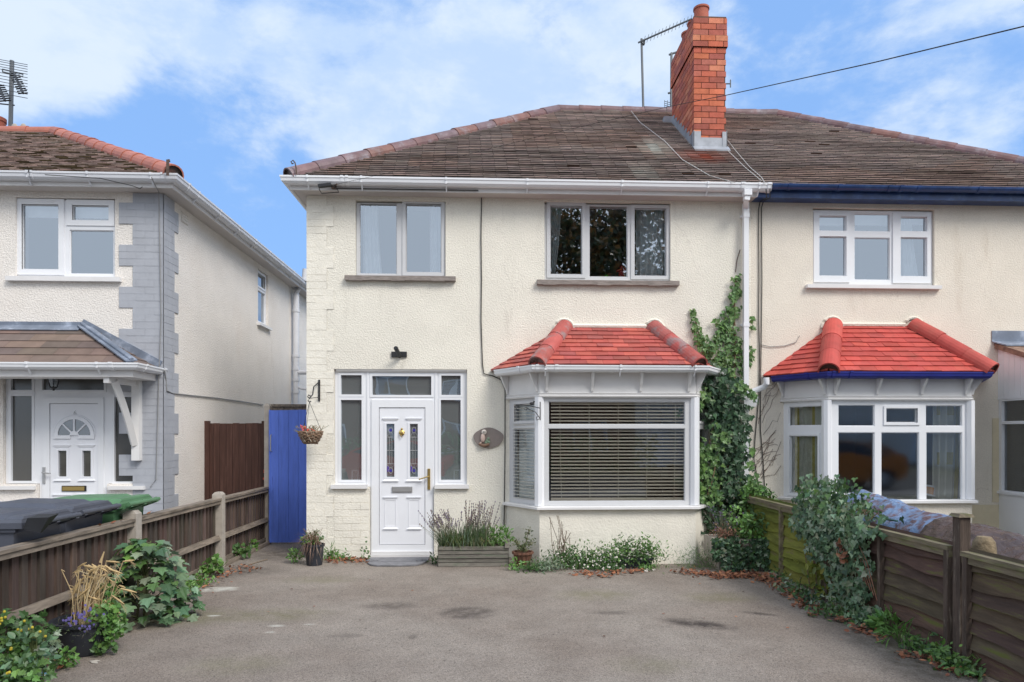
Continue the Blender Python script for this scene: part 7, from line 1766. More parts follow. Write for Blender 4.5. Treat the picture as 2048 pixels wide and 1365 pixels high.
# ---- ivy over the right fence
fi = thing('fence_ivy', (3.25, 6.6, 0), 'big mound of ivy spilling over the waney panel fence onto the tarmac edge', 'ivy')
rF = random.Random(51); bm = MB()
blobs = [(6.95, 1.00, 0.17, 210), (6.72, 1.04, 0.20, 300), (6.45, 0.96, 0.20, 260), (6.20, 0.87, 0.17, 190), (6.95, 0.78, 0.20, 250), (6.60, 0.74, 0.26, 400), (6.25, 0.68, 0.22, 300), (6.00, 0.77, 0.15, 130), (6.70, 0.55, 0.17, 170), (6.35, 0.46, 0.19, 210), (6.05, 0.55, 0.15, 130), (6.30, 0.22, 0.14, 90), (6.10, 0.22, 0.15, 120), (5.92, 0.30, 0.10, 60), (5.88, 0.60, 0.08, 36), (5.80, 0.50, 0.06, 22), (7.25, 0.88, 0.13, 90), (7.15, 0.60, 0.10, 60), (5.80, 0.84, 0.09, 44), (5.65, 0.81, 0.06, 20), (5.95, 0.12, 0.14, 80), (5.75, 0.10, 0.10, 50)]
for (y, z, r_, n) in blobs:
    if y > 7.1: continue
    y -= 0.12; n = int(n * 0.8)
    key = 'shrub' if z < 0.92 else 'ivy_mid'
    for _ in range(n):
        a = rF.uniform(0, 2 * math.pi); k = math.sqrt(rF.random()) * r_
        zz_ = z + k * math.sin(a); yy_ = y + k * math.cos(a)
        if zz_ < 0.02: continue
        hump = max(0.03, 0.14 - abs(zz_ - 0.75) * 0.08) * rF.random()
        x = RX - 0.06 - hump if zz_ < RT + 0.05 else RX + rF.uniform(-0.22, 0.22)
        s = rF.uniform(0.55, 1.2)
        key = 'grey' if rF.random() < 0.30 else ('shrub' if rF.random() < 0.72 else 'ivy_dark')  # grey share: highlights on the ivy put into the leaf colour
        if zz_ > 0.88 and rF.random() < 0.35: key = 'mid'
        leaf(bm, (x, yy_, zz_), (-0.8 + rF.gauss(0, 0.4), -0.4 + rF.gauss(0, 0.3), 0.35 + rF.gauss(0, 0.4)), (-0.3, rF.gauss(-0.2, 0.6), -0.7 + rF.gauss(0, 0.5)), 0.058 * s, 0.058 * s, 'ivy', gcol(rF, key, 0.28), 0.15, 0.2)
for c in ((5.93, 0.62), (5.88, 0.54)):
    for _ in range(12): leaf(bm, (RX - 0.22, c[0] + rF.gauss(0, 0.04), c[1] + rF.gauss(0, 0.04)), (-1, -0.5, 0.3), rdir(rF), 0.06, 0.04, 'oval', vary(rF.choice(BROWN), 0.2, rF))
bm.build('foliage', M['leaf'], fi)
bm = MB()
for _ in range(30):
    y = rF.uniform(5.9, 6.9); bm.tube([(RX - 0.04, y, 0.02), (RX - 0.06, y + rF.uniform(-0.1, 0.1), 0.4), (RX - 0.05, y + rF.uniform(-0.2, 0.2), 0.84), (RX + 0.05, y + rF.uniform(-0.2, 0.2), 0.95)], 0.006, 4, (0.14, 0.10, 0.06))
for k in range(6):
    y = 5.9 - k * 0.05; bm.tube([(RX - 0.12, y + 0.2, 0.7), (RX - 0.14, y, 0.55), (RX - 0.12, y - 0.12, 0.40 - 0.03 * k)], 0.003, 4, (0.28, 0.13, 0.09))
bm.build('stems', M['stem'], fi)
ys_ = thing('laurel_shoot', (3.0, 6.3, 0), 'yellow-green shrub with long leaves at the foot of the fence ivy', 'shrub')
bm = MB(); cY = G(1665, 1210)
for _ in range(170):
    p = Vector((cY.x + rF.gauss(0.05, 0.09), cY.y + rF.gauss(0.1, 0.12), rF.uniform(0.06, 0.38))); leaf(bm, p, (-0.5 + rF.gauss(0, 0.4), -0.8, 0.5), (rF.gauss(-0.2, 0.5), -0.3, rF.gauss(-0.2, 0.5)), 0.085, 0.045, 'oval', gcol(rF, 'yellow'))
bm.build('foliage', M['leaf'], ys_)
bm = MB()
for k in range(7): bm.tube([(cY.x + 0.05, cY.y + 0.1, 0), (cY.x + rF.gauss(0.05, 0.08), cY.y + rF.gauss(0.1, 0.08), 0.35)], 0.005, 4, (0.13, 0.11, 0.04))
bm.build('stems', M['stem'], ys_)

# ---- planter box with lavender
pY = G(945, 1134).y; bx_0, bx_1 = PX(875, pY), PX(1018, pY); bz = PZ(945, 1093, pY)
plb = thing('planter_box', ((bx_0 + bx_1) / 2, pY + 0.18, 0), 'weathered grey timber planter box of lavender between the door and the bay', 'planter')
bm = MB(); n = 5; hp_ = bz / n
for i in range(n):
    c = vary((0.20, 0.185, 0.16), 0.2, rP); o_ = 0.012 * (i % 2)
    bm.box(bx_0 + 0.01, bx_1 - 0.01, pY + o_, pY + 0.03 + o_, i * hp_ + 0.004, (i + 1) * hp_ - 0.004, c); bm.box(bx_0, bx_0 + 0.03, pY + 0.02, pY + 0.34, i * hp_ + 0.004, (i + 1) * hp_ - 0.004, c); bm.box(bx_1 - 0.03, bx_1, pY + 0.02, pY + 0.34, i * hp_ + 0.004, (i + 1) * hp_ - 0.004, c)
bm.box(bx_0, bx_1, pY + 0.32, pY + 0.36, 0.0, bz, (0.15, 0.13, 0.11)); bm.box(bx_1 - 0.05, bx_1 + 0.01, pY - 0.02, pY + 0.36, bz - 0.02, bz + 0.03, (0.24, 0.22, 0.19)); bm.build('boards', M['planter_wood'], plb)
bm = MB(); bm.box(bx_0 + 0.03, bx_1 - 0.03, pY + 0.04, pY + 0.32, 0.04, bz - 0.03); bm.build('soil', M['soil'], plb)
def lavender(label, u0, u1, n, hmin, hmax, lean, greens, fl, name='lavender', spread=0.10):
    o = thing(name, (PX((u0 + u1) / 2, pY + 0.15), pY + 0.15, bz - 0.03), label, 'plant', 'plants in the planter box'); bm = MB(); fm_ = MB()
    for _ in range(n):
        b_ = Vector((PX(rP.uniform(u0, u1), pY + 0.15), pY + rP.uniform(0.05, 0.26), bz - 0.04)); h = rP.uniform(hmin, hmax); t_ = b_ + Vector((lean * h + rP.gauss(0, spread), rP.gauss(-0.03, 0.07), h))
        bm.tube([b_, b_.lerp(t_, 0.5) + Vector((0, 0, 0.03)), t_], 0.0022, 3, vary((0.23, 0.22, 0.15), 0.3, rP, 0.1), caps=False)
        c = vary(rP.choice(fl), 0.3, rP)
        for q in range(4): 
            pp = b_.lerp(t_, 0.80 + 0.07 * q); fm_.ball(pp, rP.uniform(0.005, 0.009), 5, 3, c, (1, 1, 1.6))
    for _ in range(int(n * 7)):
        b_ = Vector((PX(rP.uniform(u0, u1), pY + 0.15), pY + rP.uniform(0.02, 0.28), bz - 0.04)); h = rP.uniform(0.10, hmin * 1.15); t_ = b_ + Vector((lean * h + rP.gauss(0, 0.09), rP.gauss(-0.05, 0.08), h))
        blade(bm, b_, t_, 0.010, gcol(rP, greens if rP.random() < 0.6 else 'mid', 0.3), 0.02)
    bm.build('foliage', M['leaf'], o); tag(fm_.build('flower_heads', M['flower'], o), kind='stuff'); return o
lavender('purple-tipped lavender leaning left towards the door from the planter box', 882, 925, 60, 0.26, 0.48, -0.40, 'grey', [(0.24, 0.20, 0.29), (0.20, 0.15, 0.19), (0.24, 0.19, 0.16)])
lavender('tall dry lavender with brown heads in the middle of the planter box', 925, 975, 80, 0.30, 0.58, 0.10, 'grey', [(0.24, 0.17, 0.15), (0.20, 0.16, 0.20)])
hb_o = thing('leafy_herb', (PX(995, pY + 0.15), pY + 0.15, bz - 0.03), 'bright green leafy herb at the right end of the planter box', 'plant', 'plants in the planter box'); bm = MB()
for (u, n, rr3) in ((978, 90, 0.10), (998, 120, 0.12), (1010, 70, 0.09)): clump(bm, P(u, 1075, pY + 0.12), (rr3, 0.14, 0.13), n, rP, 'fresh', 0.06, 0.026, 'oval', hemi=False, up=1.2)
bm.build('foliage', M['leaf'], hb_o)
gr_o = thing('grass_tuft', (PX(940, pY + 0.1), pY + 0.05, bz - 0.03), 'arching green and straw grass blades spilling over the planter front', 'grass', 'plants in the planter box'); bm = MB()
for _ in range(260):
    b_ = Vector((PX(rP.uniform(886, 985), pY + 0.1), pY + rP.uniform(0.03, 0.15), bz - 0.03)); t_ = b_ + Vector((rP.gauss(0, 0.10), -rP.uniform(0.02, 0.14), rP.uniform(-0.04, 0.22)))
    blade(bm, b_, t_, 0.009, vary(rP.choice([(0.12, 0.20, 0.06), (0.17, 0.20, 0.09), (0.28, 0.24, 0.12), (0.09, 0.15, 0.06)]), 0.25, rP), 0.09)
bm.build('foliage', M['leaf'], gr_o)

# ---- pots
def pot(name, label, u, vb, vt, r_top, r_bot, mt, lip=0.012, cat='pot', rib=0):
    g = G(u, vb); y = g.y + r_bot; h = PZ(u, vt, y); o = thing(name, (g.x, y, 0), label, cat); bm = MB()
    pr = [(r_bot * 0.98, 0.0), (r_bot, 0.005), (r_top, h - 0.03), (r_top + lip, h - 0.028), (r_top + lip, h), (r_top - 0.004, h), (r_top - 0.012, h - 0.04)]
    bm.lathe(g.x, y, pr, 28 if rib else 22, closed=False)
    if rib: bm.v = [(g.x + (vx - g.x) * (1 + (0.05 if i % 2 else -0.02)), y + (vy - y) * (1 + (0.05 if i % 2 else -0.02)), vz) for i, (vx, vy, vz) in enumerate(bm.v)]
    bm.build('pot_wall', mt, o, smooth=not rib); bm = MB(); bm.lathe(g.x, y, [(0.005, h - 0.035), (r_top - 0.008, h - 0.035), (r_top - 0.02, h - 0.06)], 18); bm.build('soil', M['soil'], o)
    return o, g.x, y, h
o, x, y, h = pot('plant_pot', 'plain black plastic pot of half-dead growth at the blue gate corner of the house', 625, 1133, 1088, 0.115, 0.095, M['pot_black'])
w_ = thing('wilted_plant', (x, y, h), 'wilted pink-brown and green plant hanging out of the black pot', 'plant'); bm = MB()
for _ in range(170):
    a = rP.uniform(0, 6.28); b_ = Vector((x + 0.06 * math.cos(a), y + 0.06 * math.sin(a), h)); t_ = b_ + Vector((rP.gauss(-0.07, 0.08), rP.gauss(-0.09, 0.06), rP.gauss(-0.02, 0.09)))
    blade(bm, b_, t_, 0.008, vary(rP.choice([(0.34, 0.22, 0.17), (0.30, 0.19, 0.15), (0.25, 0.17, 0.11)]), 0.25, rP), 0.08)
clump(bm, (x - 0.02, y, h + 0.05), (0.12, 0.1, 0.12), 80, rP, 'mid', 0.035, 0.03, 'oval'); clump(bm, (x - 0.05, y - 0.02, h + 0.02), (0.13, 0.1, 0.08), 70, rP, 'fresh', 0.035, 0.028, 'oval')
for _ in range(14): b_ = Vector((x, y, h)); t_ = b_ + Vector((rP.gauss(0, 0.06), rP.gauss(0, 0.05), rP.uniform(0.12, 0.2))); bm.tube([b_, t_], 0.003, 3, (0.28, 0.20, 0.13))
bm.build('foliage', M['leaf'], w_)
o, x, y, h = pot('plant_pot', 'ribbed reddish-brown pot with a rope rim beside the planter box', 1046, 1136, 1103, 0.115, 0.075, M['pot_brown'], 0.015, 'pot', 1)
w_ = thing('straggly_shrub', (x, y, h), 'straggly olive-leaved plant with two upright shoots in the ribbed pot', 'plant'); bm = MB()
for (du, dv, n) in ((-16, 14, 60), (-6, 8, 40), (12, 26, 60), (20, 12, 40), (4, 8, 30)):
    b_ = Vector((x, y, h - 0.02)); t_ = P(1046 + du, 1103 - dv * 1.6, y)
    bm.tube([b_, t_], 0.004, 4, (0.20, 0.15, 0.09))
    for _ in range(n):
        p = b_.lerp(t_, rP.uniform(0.25, 1.05)) + Vector((rP.gauss(0, 0.025), rP.gauss(0, 0.025), rP.gauss(0, 0.015))); leaf(bm, p, rdir(rP) + Vector((0, -1, 0.5)), rdir(rP, 0.8), 0.035, 0.018, 'oval', vary(rP.choice([(0.14, 0.18, 0.075), (0.18, 0.19, 0.09), (0.10, 0.14, 0.06)]), 0.25, rP))
bm.build('foliage', M['leaf'], w_)
# black trough under the bay
tY = G(1270, 1138).y; t0, t1 = PX(1236, tY), PX(1307, tY); tz_ = PZ(1270, 1117, tY)
o = thing('plastic_trough', ((t0 + t1) / 2, tY + 0.08, 0), 'black plastic window trough among daisies under the bay window', 'trough'); bm = MB()
bm.hexa([(t0 + 0.03, tY + 0.02, 0), (t1 - 0.03, tY + 0.02, 0), (t1 - 0.03, tY + 0.13, 0), (t0 + 0.03, tY + 0.13, 0)], [(t0 + 0.01, tY, tz_ - 0.02), (t1 - 0.01, tY, tz_ - 0.02), (t1 - 0.01, tY + 0.15, tz_ - 0.02), (t0 + 0.01, tY + 0.15, tz_ - 0.02)])
bm.box(t0, t1, tY - 0.01, tY + 0.16, tz_ - 0.019, tz_); bm.build('trough_wall', M['pot_black'], o)
# daisies along the foot of the bay: one spreading mass
da = MB(); fl_ = MB()
def daisy(u, v, Y, rad, n, nf, key='mid'):
    c = P(u, v, Y)
    for _ in range(int(n * 2.3)):
        p = c + Vector((rP.gauss(0, rad), rP.gauss(0, 0.07), rP.gauss(-0.02, rad * 0.6))); p.z = max(p.z, 0.01 + rP.random() * 0.04)
        leaf(da, p, rdir(rP) + Vector((0, -0.8, 0.6)), rdir(rP, 0.6), 0.042, 0.022, 'lance' if rP.random() < 0.4 else 'oval', gcol(rP, key, 0.3))
    for _ in range(nf):
        p = c + Vector((rP.gauss(0, rad), rP.gauss(-0.06, 0.06), rP.gauss(0.02, rad * 0.6))); p.z = max(p.z, 0.02)
        nn = Vector((rP.gauss(0, 0.4), -0.8, 0.6 + rP.gauss(0, 0.3))).normalized(); s = nn.cross(Vector((0, 0, 1))).normalized(); t = s.cross(nn); r0 = rP.uniform(0.008, 0.0125)
        fl_.face([p + s * (r0 * math.cos(a)) + t * (r0 * math.sin(a)) for a in [k * math.pi / 3 for k in range(6)]], vary((0.75, 0.72, 0.70), 0.08, rP))
        q = p + nn * 0.003; fl_.face([q + s * (r0 * 0.35 * math.cos(a)) + t * (r0 * 0.35 * math.sin(a)) for a in [k * math.pi / 2 for k in range(4)]], (0.5, 0.33, 0.03))
for (u, v, rad, n, nf, key) in ((1118, 1120, 0.10, 130, 6, 'mid'), (1140, 1110, 0.12, 170, 14, 'mid'), (1160, 1122, 0.11, 170, 26, 'mid'), (1185, 1122, 0.11, 180, 34, 'fresh'), (1210, 1115, 0.11, 180, 26, 'mid'), (1235, 1105, 0.12, 200, 30, 'fresh'), (1262, 1096, 0.12, 210, 34, 'mid'), (1288, 1098, 0.12, 200, 26, 'fresh'), (1300, 1110, 0.09, 110, 10, 'mid'), (1205, 1138, 0.09, 110, 22, 'mid'), (1225, 1140, 0.07, 70, 12, 'mid'), (1295, 1146, 0.06, 60, 12, 'fresh'), (1102, 1130, 0.08, 90, 2, 'grey'), (1085, 1132, 0.07, 90, 0, 'grey'), (1060, 1134, 0.07, 80, 0, 'mid')):
    daisy(u, v, tY + 0.05 if v < 1130 else tY - 0.08, rad, n, nf, key)
tag(da.build('daisy_ground_cover', M['leaf']), 'mass of daisy foliage along the foot of the bay wall', 'ground cover', kind='stuff')
tag(fl_.build('daisy_flowers', M['flower']), 'small white daisy flowers scattered over the foliage below the bay', 'flowers', kind='stuff')
# bare woody stems rising by the bay
o = thing('dry_willowherb', (PX(1125, tY + 0.1), tY + 0.1, 0), 'tall thin dry stems with seed heads against the wall left under the bay', 'plant'); bm = MB()
for k in range(16):
    x = PX(rP.uniform(1106, 1140), tY + 0.1); b_ = Vector((x, tY + 0.1, 0.02)); t_ = P(rP.uniform(1098, 1142), rP.uniform(1030, 1090), tY + 0.12); m_ = b_.lerp(t_, 0.5) + Vector((rP.gauss(0, 0.015), 0, 0))
    bm.tube([b_, m_, t_], 0.0035, 4, vary((0.20, 0.14, 0.10), 0.25, rP))
    for _ in range(16):
        p = b_.lerp(t_, rP.uniform(0.4, 1.0)) + Vector((rP.gauss(0, 0.012), rP.gauss(0, 0.012), 0)); leaf(bm, p, rdir(rP) + Vector((0, -1, 0)), rdir(rP, 1.0), 0.03, 0.010, 'lance', vary(rP.choice([(0.24, 0.19, 0.13), (0.16, 0.17, 0.09), (0.20, 0.16, 0.11)]), 0.25, rP))
bm.build('foliage', M['leaf'], o)
# low weeds right of the bay corner
o = thing('weed_patch', (PX(1395, tY), tY, 0), 'feathery green weeds between the bay corner and the stone trough', 'weeds'); bm = MB()
for (u, v, rad, n) in ((1365, 1125, 0.10, 140), (1385, 1112, 0.12, 180), (1405, 1120, 0.12, 180), (1425, 1132, 0.10, 120), (1395, 1138, 0.10, 110), (1420, 1105, 0.08, 80)):
    c = P(u, v, tY + 0.02)
    for _ in range(n):
        p = c + Vector((rP.gauss(0, rad), rP.gauss(0, 0.08), rP.gauss(0, rad * 0.55))); p.z = max(0.01, p.z); leaf(bm, p, rdir(rP) + Vector((0, -0.8, 0.6)), rdir(rP, 0.9), 0.04, 0.016, 'lance', gcol(rP, 'mid' if rP.random() < 0.6 else 'fresh', 0.3))
bm.build('foliage', M['leaf'], o)

# ---- weeds and dead leaves along the edges
gc = MB(); dl = MB(); rG = random.Random(91)
def dead(u, v, su, sv, n, zmax=0.03):
    for _ in range(n):
        g = G(u + rG.gauss(0, su), v + rG.gauss(0, sv))
        p = Vector((g.x, g.y, rG.uniform(0.004, zmax))); n_ = Vector((rG.gauss(0, 0.5), rG.gauss(0, 0.5) - 0.3, 1)); leaf(dl, p, n_, Vector((rG.gauss(0, 1), rG.gauss(0, 1), rG.gauss(0, 0.25))), rG.uniform(0.03, 0.06), rG.uniform(0.025, 0.045), 'oval', vary(rG.choice(BROWN), 0.25, rG), 0.35, -0.2)
for (u, v, su, sv, n) in ((1170, 1148, 14, 2.5, 34), (1200, 1152, 16, 2.5, 50), (1235, 1146, 14, 2.5, 36), (1275, 1144, 14, 2.5, 36), (1370, 1146, 14, 2.5, 60), (1405, 1150, 14, 2.5, 80), (1440, 1154, 14, 3, 110), (1475, 1154, 14, 3, 120), (1505, 1152, 12, 3, 100), (1535, 1160, 12, 4, 90), (1560, 1175, 10, 5, 80), (1585, 1190, 8, 6, 80), (1605, 1205, 9, 6, 70), (1630, 1222, 9, 6, 50), (1680, 1240, 10, 5, 40), (1720, 1262, 10, 5, 40), (1760, 1275, 10, 6, 26), (1805, 1315, 8, 5, 16), (1845, 1320, 8, 5, 26), (1880, 1335, 8, 5, 26), (1920, 1345, 8, 5, 40), (1950, 1350, 8, 5, 30),
                          (410, 1165, 14, 8, 30), (440, 1150, 16, 8, 36), (470, 1140, 16, 6, 26), (500, 1140, 10, 4, 22), (690, 1122, 22, 2.5, 80), (725, 1124, 10, 2.5, 20), (390, 1185, 10, 6, 14), (650, 1126, 10, 3, 20), (110, 1330, 16, 6, 30)): dead(u, v, su, sv, n)
for _ in range(26):
    g = G(rG.uniform(420, 1750), 1150 + abs(rG.gauss(0, 60))); 
    if abs(g.x) < 3.1: leaf(dl, (g.x, g.y, 0.008), (0, -0.3, 1), (rG.gauss(0, 1), rG.gauss(0, 1), 0), 0.03, 0.02, 'oval', vary(rG.choice(BROWN + [(0.09, 0.06, 0.04)]), 0.3, rG), 0.3, -0.1)
tag(dl.build('fallen_leaves', M['dead_leaf']), 'fallen russet leaves gathered along the edges of the driveway', 'leaves', kind='stuff')
def weed(u, v, rad, h, n, key, L=0.045, W=0.03, kind='oval'):
    g = G(u, v)
    for _ in range(n):
        p = Vector((g.x + rG.gauss(0, rad), g.y + rG.gauss(0, rad), abs(rG.gauss(0, h)) + 0.01)); s = rG.uniform(0.6, 1.3); leaf(gc, p, rdir(rG) * 0.7 + Vector((-0.1, -0.6, 0.9)), rdir(rG, 0.3), L * s, W * s, kind, gcol(rG, key, 0.28))
for (u, v, rad, h, n, key) in ((1560, 1160, 0.06, 0.05, 60, 'mid'), (1580, 1180, 0.07, 0.06, 70, 'grey'), (1600, 1195, 0.08, 0.08, 90, 'mid'), (1620, 1215, 0.07, 0.06, 70, 'ivy_dark'), (1645, 1232, 0.07, 0.05, 70, 'mid'), (1665, 1222, 0.07, 0.08, 80, 'grey'), (1690, 1235, 0.07, 0.06, 80, 'mid'), (1720, 1250, 0.07, 0.06, 70, 'shrub'), (1745, 1258, 0.05, 0.04, 40, 'mid'),
                                (1860, 1310, 0.06, 0.06, 90, 'mid'), (1880, 1322, 0.06, 0.06, 90, 'fresh'), (1900, 1335, 0.06, 0.05, 90, 'mid'), (1925, 1345, 0.06, 0.05, 80, 'fresh'), (1950, 1356, 0.05, 0.04, 60, 'mid'), (1830, 1300, 0.05, 0.04, 40, 'mid'),
                                (390, 1172, 0.08, 0.04, 120, 'fresh'), (370, 1182, 0.07, 0.04, 80, 'fresh'), (400, 1160, 0.06, 0.04, 70, 'fresh'), (350, 1190, 0.08, 0.05, 70, 'mid'), (655, 1120, 0.05, 0.05, 60, 'fresh'), (675, 1120, 0.05, 0.06, 40, 'fresh'), (695, 1121, 0.05, 0.03, 40, 'mid'), (730, 1120, 0.03, 0.09, 30, 'mid'), (868, 1128, 0.03, 0.05, 40, 'mid'), (1030, 1140, 0.05, 0.05, 60, 'fresh'), (1070, 1142, 0.06, 0.05, 70, 'mid')):
    weed(u, v, rad, h, n, key)
tag(gc.build('edge_weeds', M['leaf']), 'low green weeds creeping along the edges of the driveway', 'weeds', kind='stuff')
def weed_plant(label, u, v, rad, h, n, key, L, W, kind='oval', name='weed'):
    g = G(u, v); o = thing(name, (g.x, g.y, 0), label, 'weed'); bm = MB()
    clump(bm, (g.x, g.y, h * 0.35), (rad, rad, h * 0.75), n, rG, key, L, W, kind)
    bm.build('foliage', M['leaf'], o)
    bm = MB()
    for _ in range(8): bm.tube([(g.x, g.y, 0), (g.x + rG.gauss(0, rad * 0.5), g.y + rG.gauss(0, rad * 0.5), h * 0.8)], 0.004, 4, (0.10, 0.14, 0.05))
    bm.build('stems', M['stem'], o); return o
weed_plant('leafy weed at the foot of the second concrete post from the street', 425, 1155, 0.10, 0.22, 46, 'fresh', 0.07, 0.06, 'lobed')
weed_plant('green weed climbing the foot of the fence near the blue gate', 480, 1118, 0.13, 0.20, 60, 'mid', 0.07, 0.06, 'lobed')
weed_plant('green weed right up by the far end of the dark boarded fence', 500, 1103, 0.09, 0.15, 40, 'fresh', 0.06, 0.05, 'lobed')
weed_plant('small fresh green weed left of the black pot', 590, 1126, 0.10, 0.17, 90, 'fresh', 0.045, 0.03)
weed_plant('small dandelion clump between the black pot and the door', 662, 1120, 0.07, 0.15, 44, 'fresh', 0.10, 0.022, 'lance')
weed_plant('large dock weed at the foot of the waney panel fence', 1775, 1268, 0.10, 0.15, 70, 'fresh', 0.11, 0.05)
weed_plant('broad-leaved dandelion rosette beside the waney panel fence', 1800, 1290, 0.11, 0.13, 60, 'fresh', 0.13, 0.035, 'lance')
weed_plant('bramble sprig with pale and russet leaves at the capped post', 1880, 1275, 0.12, 0.30, 60, 'shrub', 0.08, 0.07, 'oval', 'bramble')
weed_plant('pale-leaved sprig sprouting just left of the capped post', 1865, 1262, 0.08, 0.36, 26, 'grey', 0.09, 0.06, 'oval', 'bramble')
weed_plant('tuft of grass at the foot of the near waney panel fence panel', 1955, 1345, 0.05, 0.16, 60, 'fresh', 0.13, 0.010, 'lance', 'grass_tuft')

# ---- big lobed shrub by the left fence
g = G(300, 1268); o = thing('sycamore_sapling', (g.x, g.y + 0.2, 0), 'bushy green shrub with big lobed leaves in front of the dark boarded fence', 'shrub'); rS = random.Random(64); bm = MB(); sm = MB()
cx_, cy_ = G(300, 1255).x - 0.16, G(300, 1240).y
layers = [(0.05, 0.40, 34), (0.14, 0.42, 46), (0.24, 0.39, 52), (0.34, 0.35, 48), (0.44, 0.30, 40), (0.54, 0.25, 34), (0.62, 0.20, 26), (0.68, 0.14, 16)]
for z, rad, n in layers:
    for k in range(n):
        a = rS.uniform(0, 2 * math.pi); rr_ = rad * rS.uniform(0.45, 1.05)
        p = Vector((cx_ + rr_ * math.cos(a) * 1.0, cy_ + rr_ * math.sin(a) * 0.8, z + rS.gauss(0, 0.03)))
        if p.x < FX + 0.06: p.x = FX + 0.06 + rS.random() * 0.05
        out = Vector((math.cos(a), math.sin(a), 0)); s = rS.uniform(0.55, 1.15)
        key = 'shrub' if rS.random() < 0.62 else ('mid' if rS.random() < 0.6 else 'grey')
        if z > 0.5 and rS.random() < 0.5: key = 'fresh' if rS.random() < 0.4 else 'grey'
        leaf(bm, p, out * 0.35 + Vector((0, -0.25, 1.0)) + rdir(rS) * 0.4, out + Vector((0, -0.25, -0.35 + rS.gauss(0, 0.25))), 0.115 * s, 0.115 * s, 'lobed', gcol(rS, key, 0.25), 0.12, 0.25)
    for k in range(7):
        a = rS.uniform(0, 6.28); sm.tube([(cx_, cy_, max(0, z - 0.15)), (cx_ + rad * 0.8 * math.cos(a), cy_ + rad * 0.65 * math.sin(a), z)], 0.005, 4, (0.11, 0.13, 0.05))
for k in range(6): sm.tube([(cx_ + rS.gauss(0, 0.03), cy_, 0), (cx_ + rS.gauss(0, 0.05), cy_, 0.3), (cx_ + rS.gauss(0, 0.06), cy_, 0.68)], 0.011, 5, (0.12, 0.12, 0.06))
for _ in range(34):
    p = Vector((cx_ - 0.20 + rS.gauss(0, 0.03), cy_ - 0.18, 0.47 + rS.gauss(0, 0.02))); bm.face([p + Vector((0.012 * math.cos(a), -0.004, 0.012 * math.sin(a))) for a in (0, 1.6, 3.1, 4.7)], (0.42, 0.33, 0.24))
bm.build('foliage', M['leaf'], o); sm.build('stems', M['stem'], o)

# ---- tub with dried barley, lobelia and geranium
g = G(162, 1322); tx, ty = g.x - 0.10, g.y + 0.22; trd = 0.205; th_ = 0.25
o = thing('garden_tub', (tx, ty, 0), 'wide black plastic tub of dried and flowering plants near the dark boarded fence', 'tub'); bm = MB()
bm.lathe(tx, ty, [(trd * 0.78, 0), (trd * 0.8, 0.005), (trd, th_ - 0.03), (trd + 0.018, th_ - 0.028), (trd + 0.022, th_), (trd - 0.005, th_), (trd - 0.012, th_ - 0.05)], 30, closed=False); bm.build('tub_wall', M['pot_black'], o, smooth=True)
bm = MB(); bm.lathe(tx, ty, [(0.005, th_ - 0.06), (trd - 0.01, th_ - 0.06), (trd - 0.03, th_ - 0.1)], 24); bm.build('soil', M['soil'], o)
o = thing('dried_barley', (tx, ty, th_), 'straw coloured dried barley stalks with bent seed heads in the black tub', 'plant', 'plants in the black tub'); bm = MB()
for k in range(64):
    b_ = Vector((tx + rS.gauss(0.02, 0.06), ty + rS.gauss(0.02, 0.07), th_ - 0.05)); h = rS.uniform(0.18, 0.46); lean = rS.gauss(0.03, 0.06)
    m1 = b_ + Vector((lean * 0.4, rS.gauss(0, 0.02), h * 0.6)); m2 = b_ + Vector((lean, rS.gauss(0, 0.03), h)); t_ = m2 + Vector((rS.choice([-1, -1, 1]) * rS.uniform(0.02, 0.07), 0, -rS.uniform(-0.03, 0.08)))
    c = vary(rS.choice([(0.50, 0.38, 0.20), (0.43, 0.32, 0.18), (0.56, 0.45, 0.27)]), 0.2, rS); bm.tube([b_, m1, m2], 0.0034, 4, c)
    if rS.random() < 0.55:
        t2 = m2 + (t_ - m2) * 1.7; bm.tube([m2, t_, t2], [0.005, 0.009, 0.003], 5, vary((0.50, 0.36, 0.18), 0.2, rS))
        for q in range(5): bm.tube([t_, t2 + Vector((rS.gauss(0, 0.02), rS.gauss(0, 0.02), rS.gauss(-0.05, 0.02)))], 0.0012, 3, c, caps=False)
    else: bm.tube([m2, t_], 0.0028, 4, c)
b_ = Vector((tx + 0.10, ty, th_)); t_ = P(205, 1112, ty); bm.tube([b_, b_.lerp(t_, 0.6) + Vector((-0.01, 0, 0)), t_], 0.004, 4, (0.52, 0.40, 0.22)); bm.tube([t_ - Vector((0.015, 0, 0.05)), t_ + Vector((0.012, 0, 0.03))], [0.011, 0.004], 6, (0.5, 0.37, 0.2))
bm.build('stalks', M['stem'], o)
o = thing('trailing_lobelia', (tx + 0.08, ty - 0.15, th_), 'violet-blue lobelia spilling over the front rim of the black tub', 'plant', 'plants in the black tub'); bm = MB()
for _ in range(260):
    p = Vector((tx + 0.09 + rS.gauss(0, 0.09), ty - 0.17 + rS.gauss(0, 0.07), th_ + rS.gauss(0.0, 0.05))); leaf(bm, p, rdir(rS) + Vector((0, -0.7, 0.6)), rdir(rS), 0.028, 0.011, 'lance', vary(rS.choice([(0.09, 0.12, 0.06), (0.14, 0.12, 0.09), (0.12, 0.16, 0.07)]), 0.3, rS))
bm.build('foliage', M['leaf'], o); bm = MB()
for _ in range(55):
    p = Vector((tx + 0.10 + rS.gauss(0, 0.075), ty - 0.18 + rS.gauss(0, 0.06), th_ + rS.gauss(0.05, 0.035))); s = 0.010; bm.face([p + Vector((s * math.cos(a), -0.004, s * math.sin(a))) for a in (0, 1.2, 2.5, 3.8, 5.0)], vary((0.20, 0.17, 0.48), 0.25, rS))
tag(bm.build('flowers', M['flower'], o), kind='stuff')
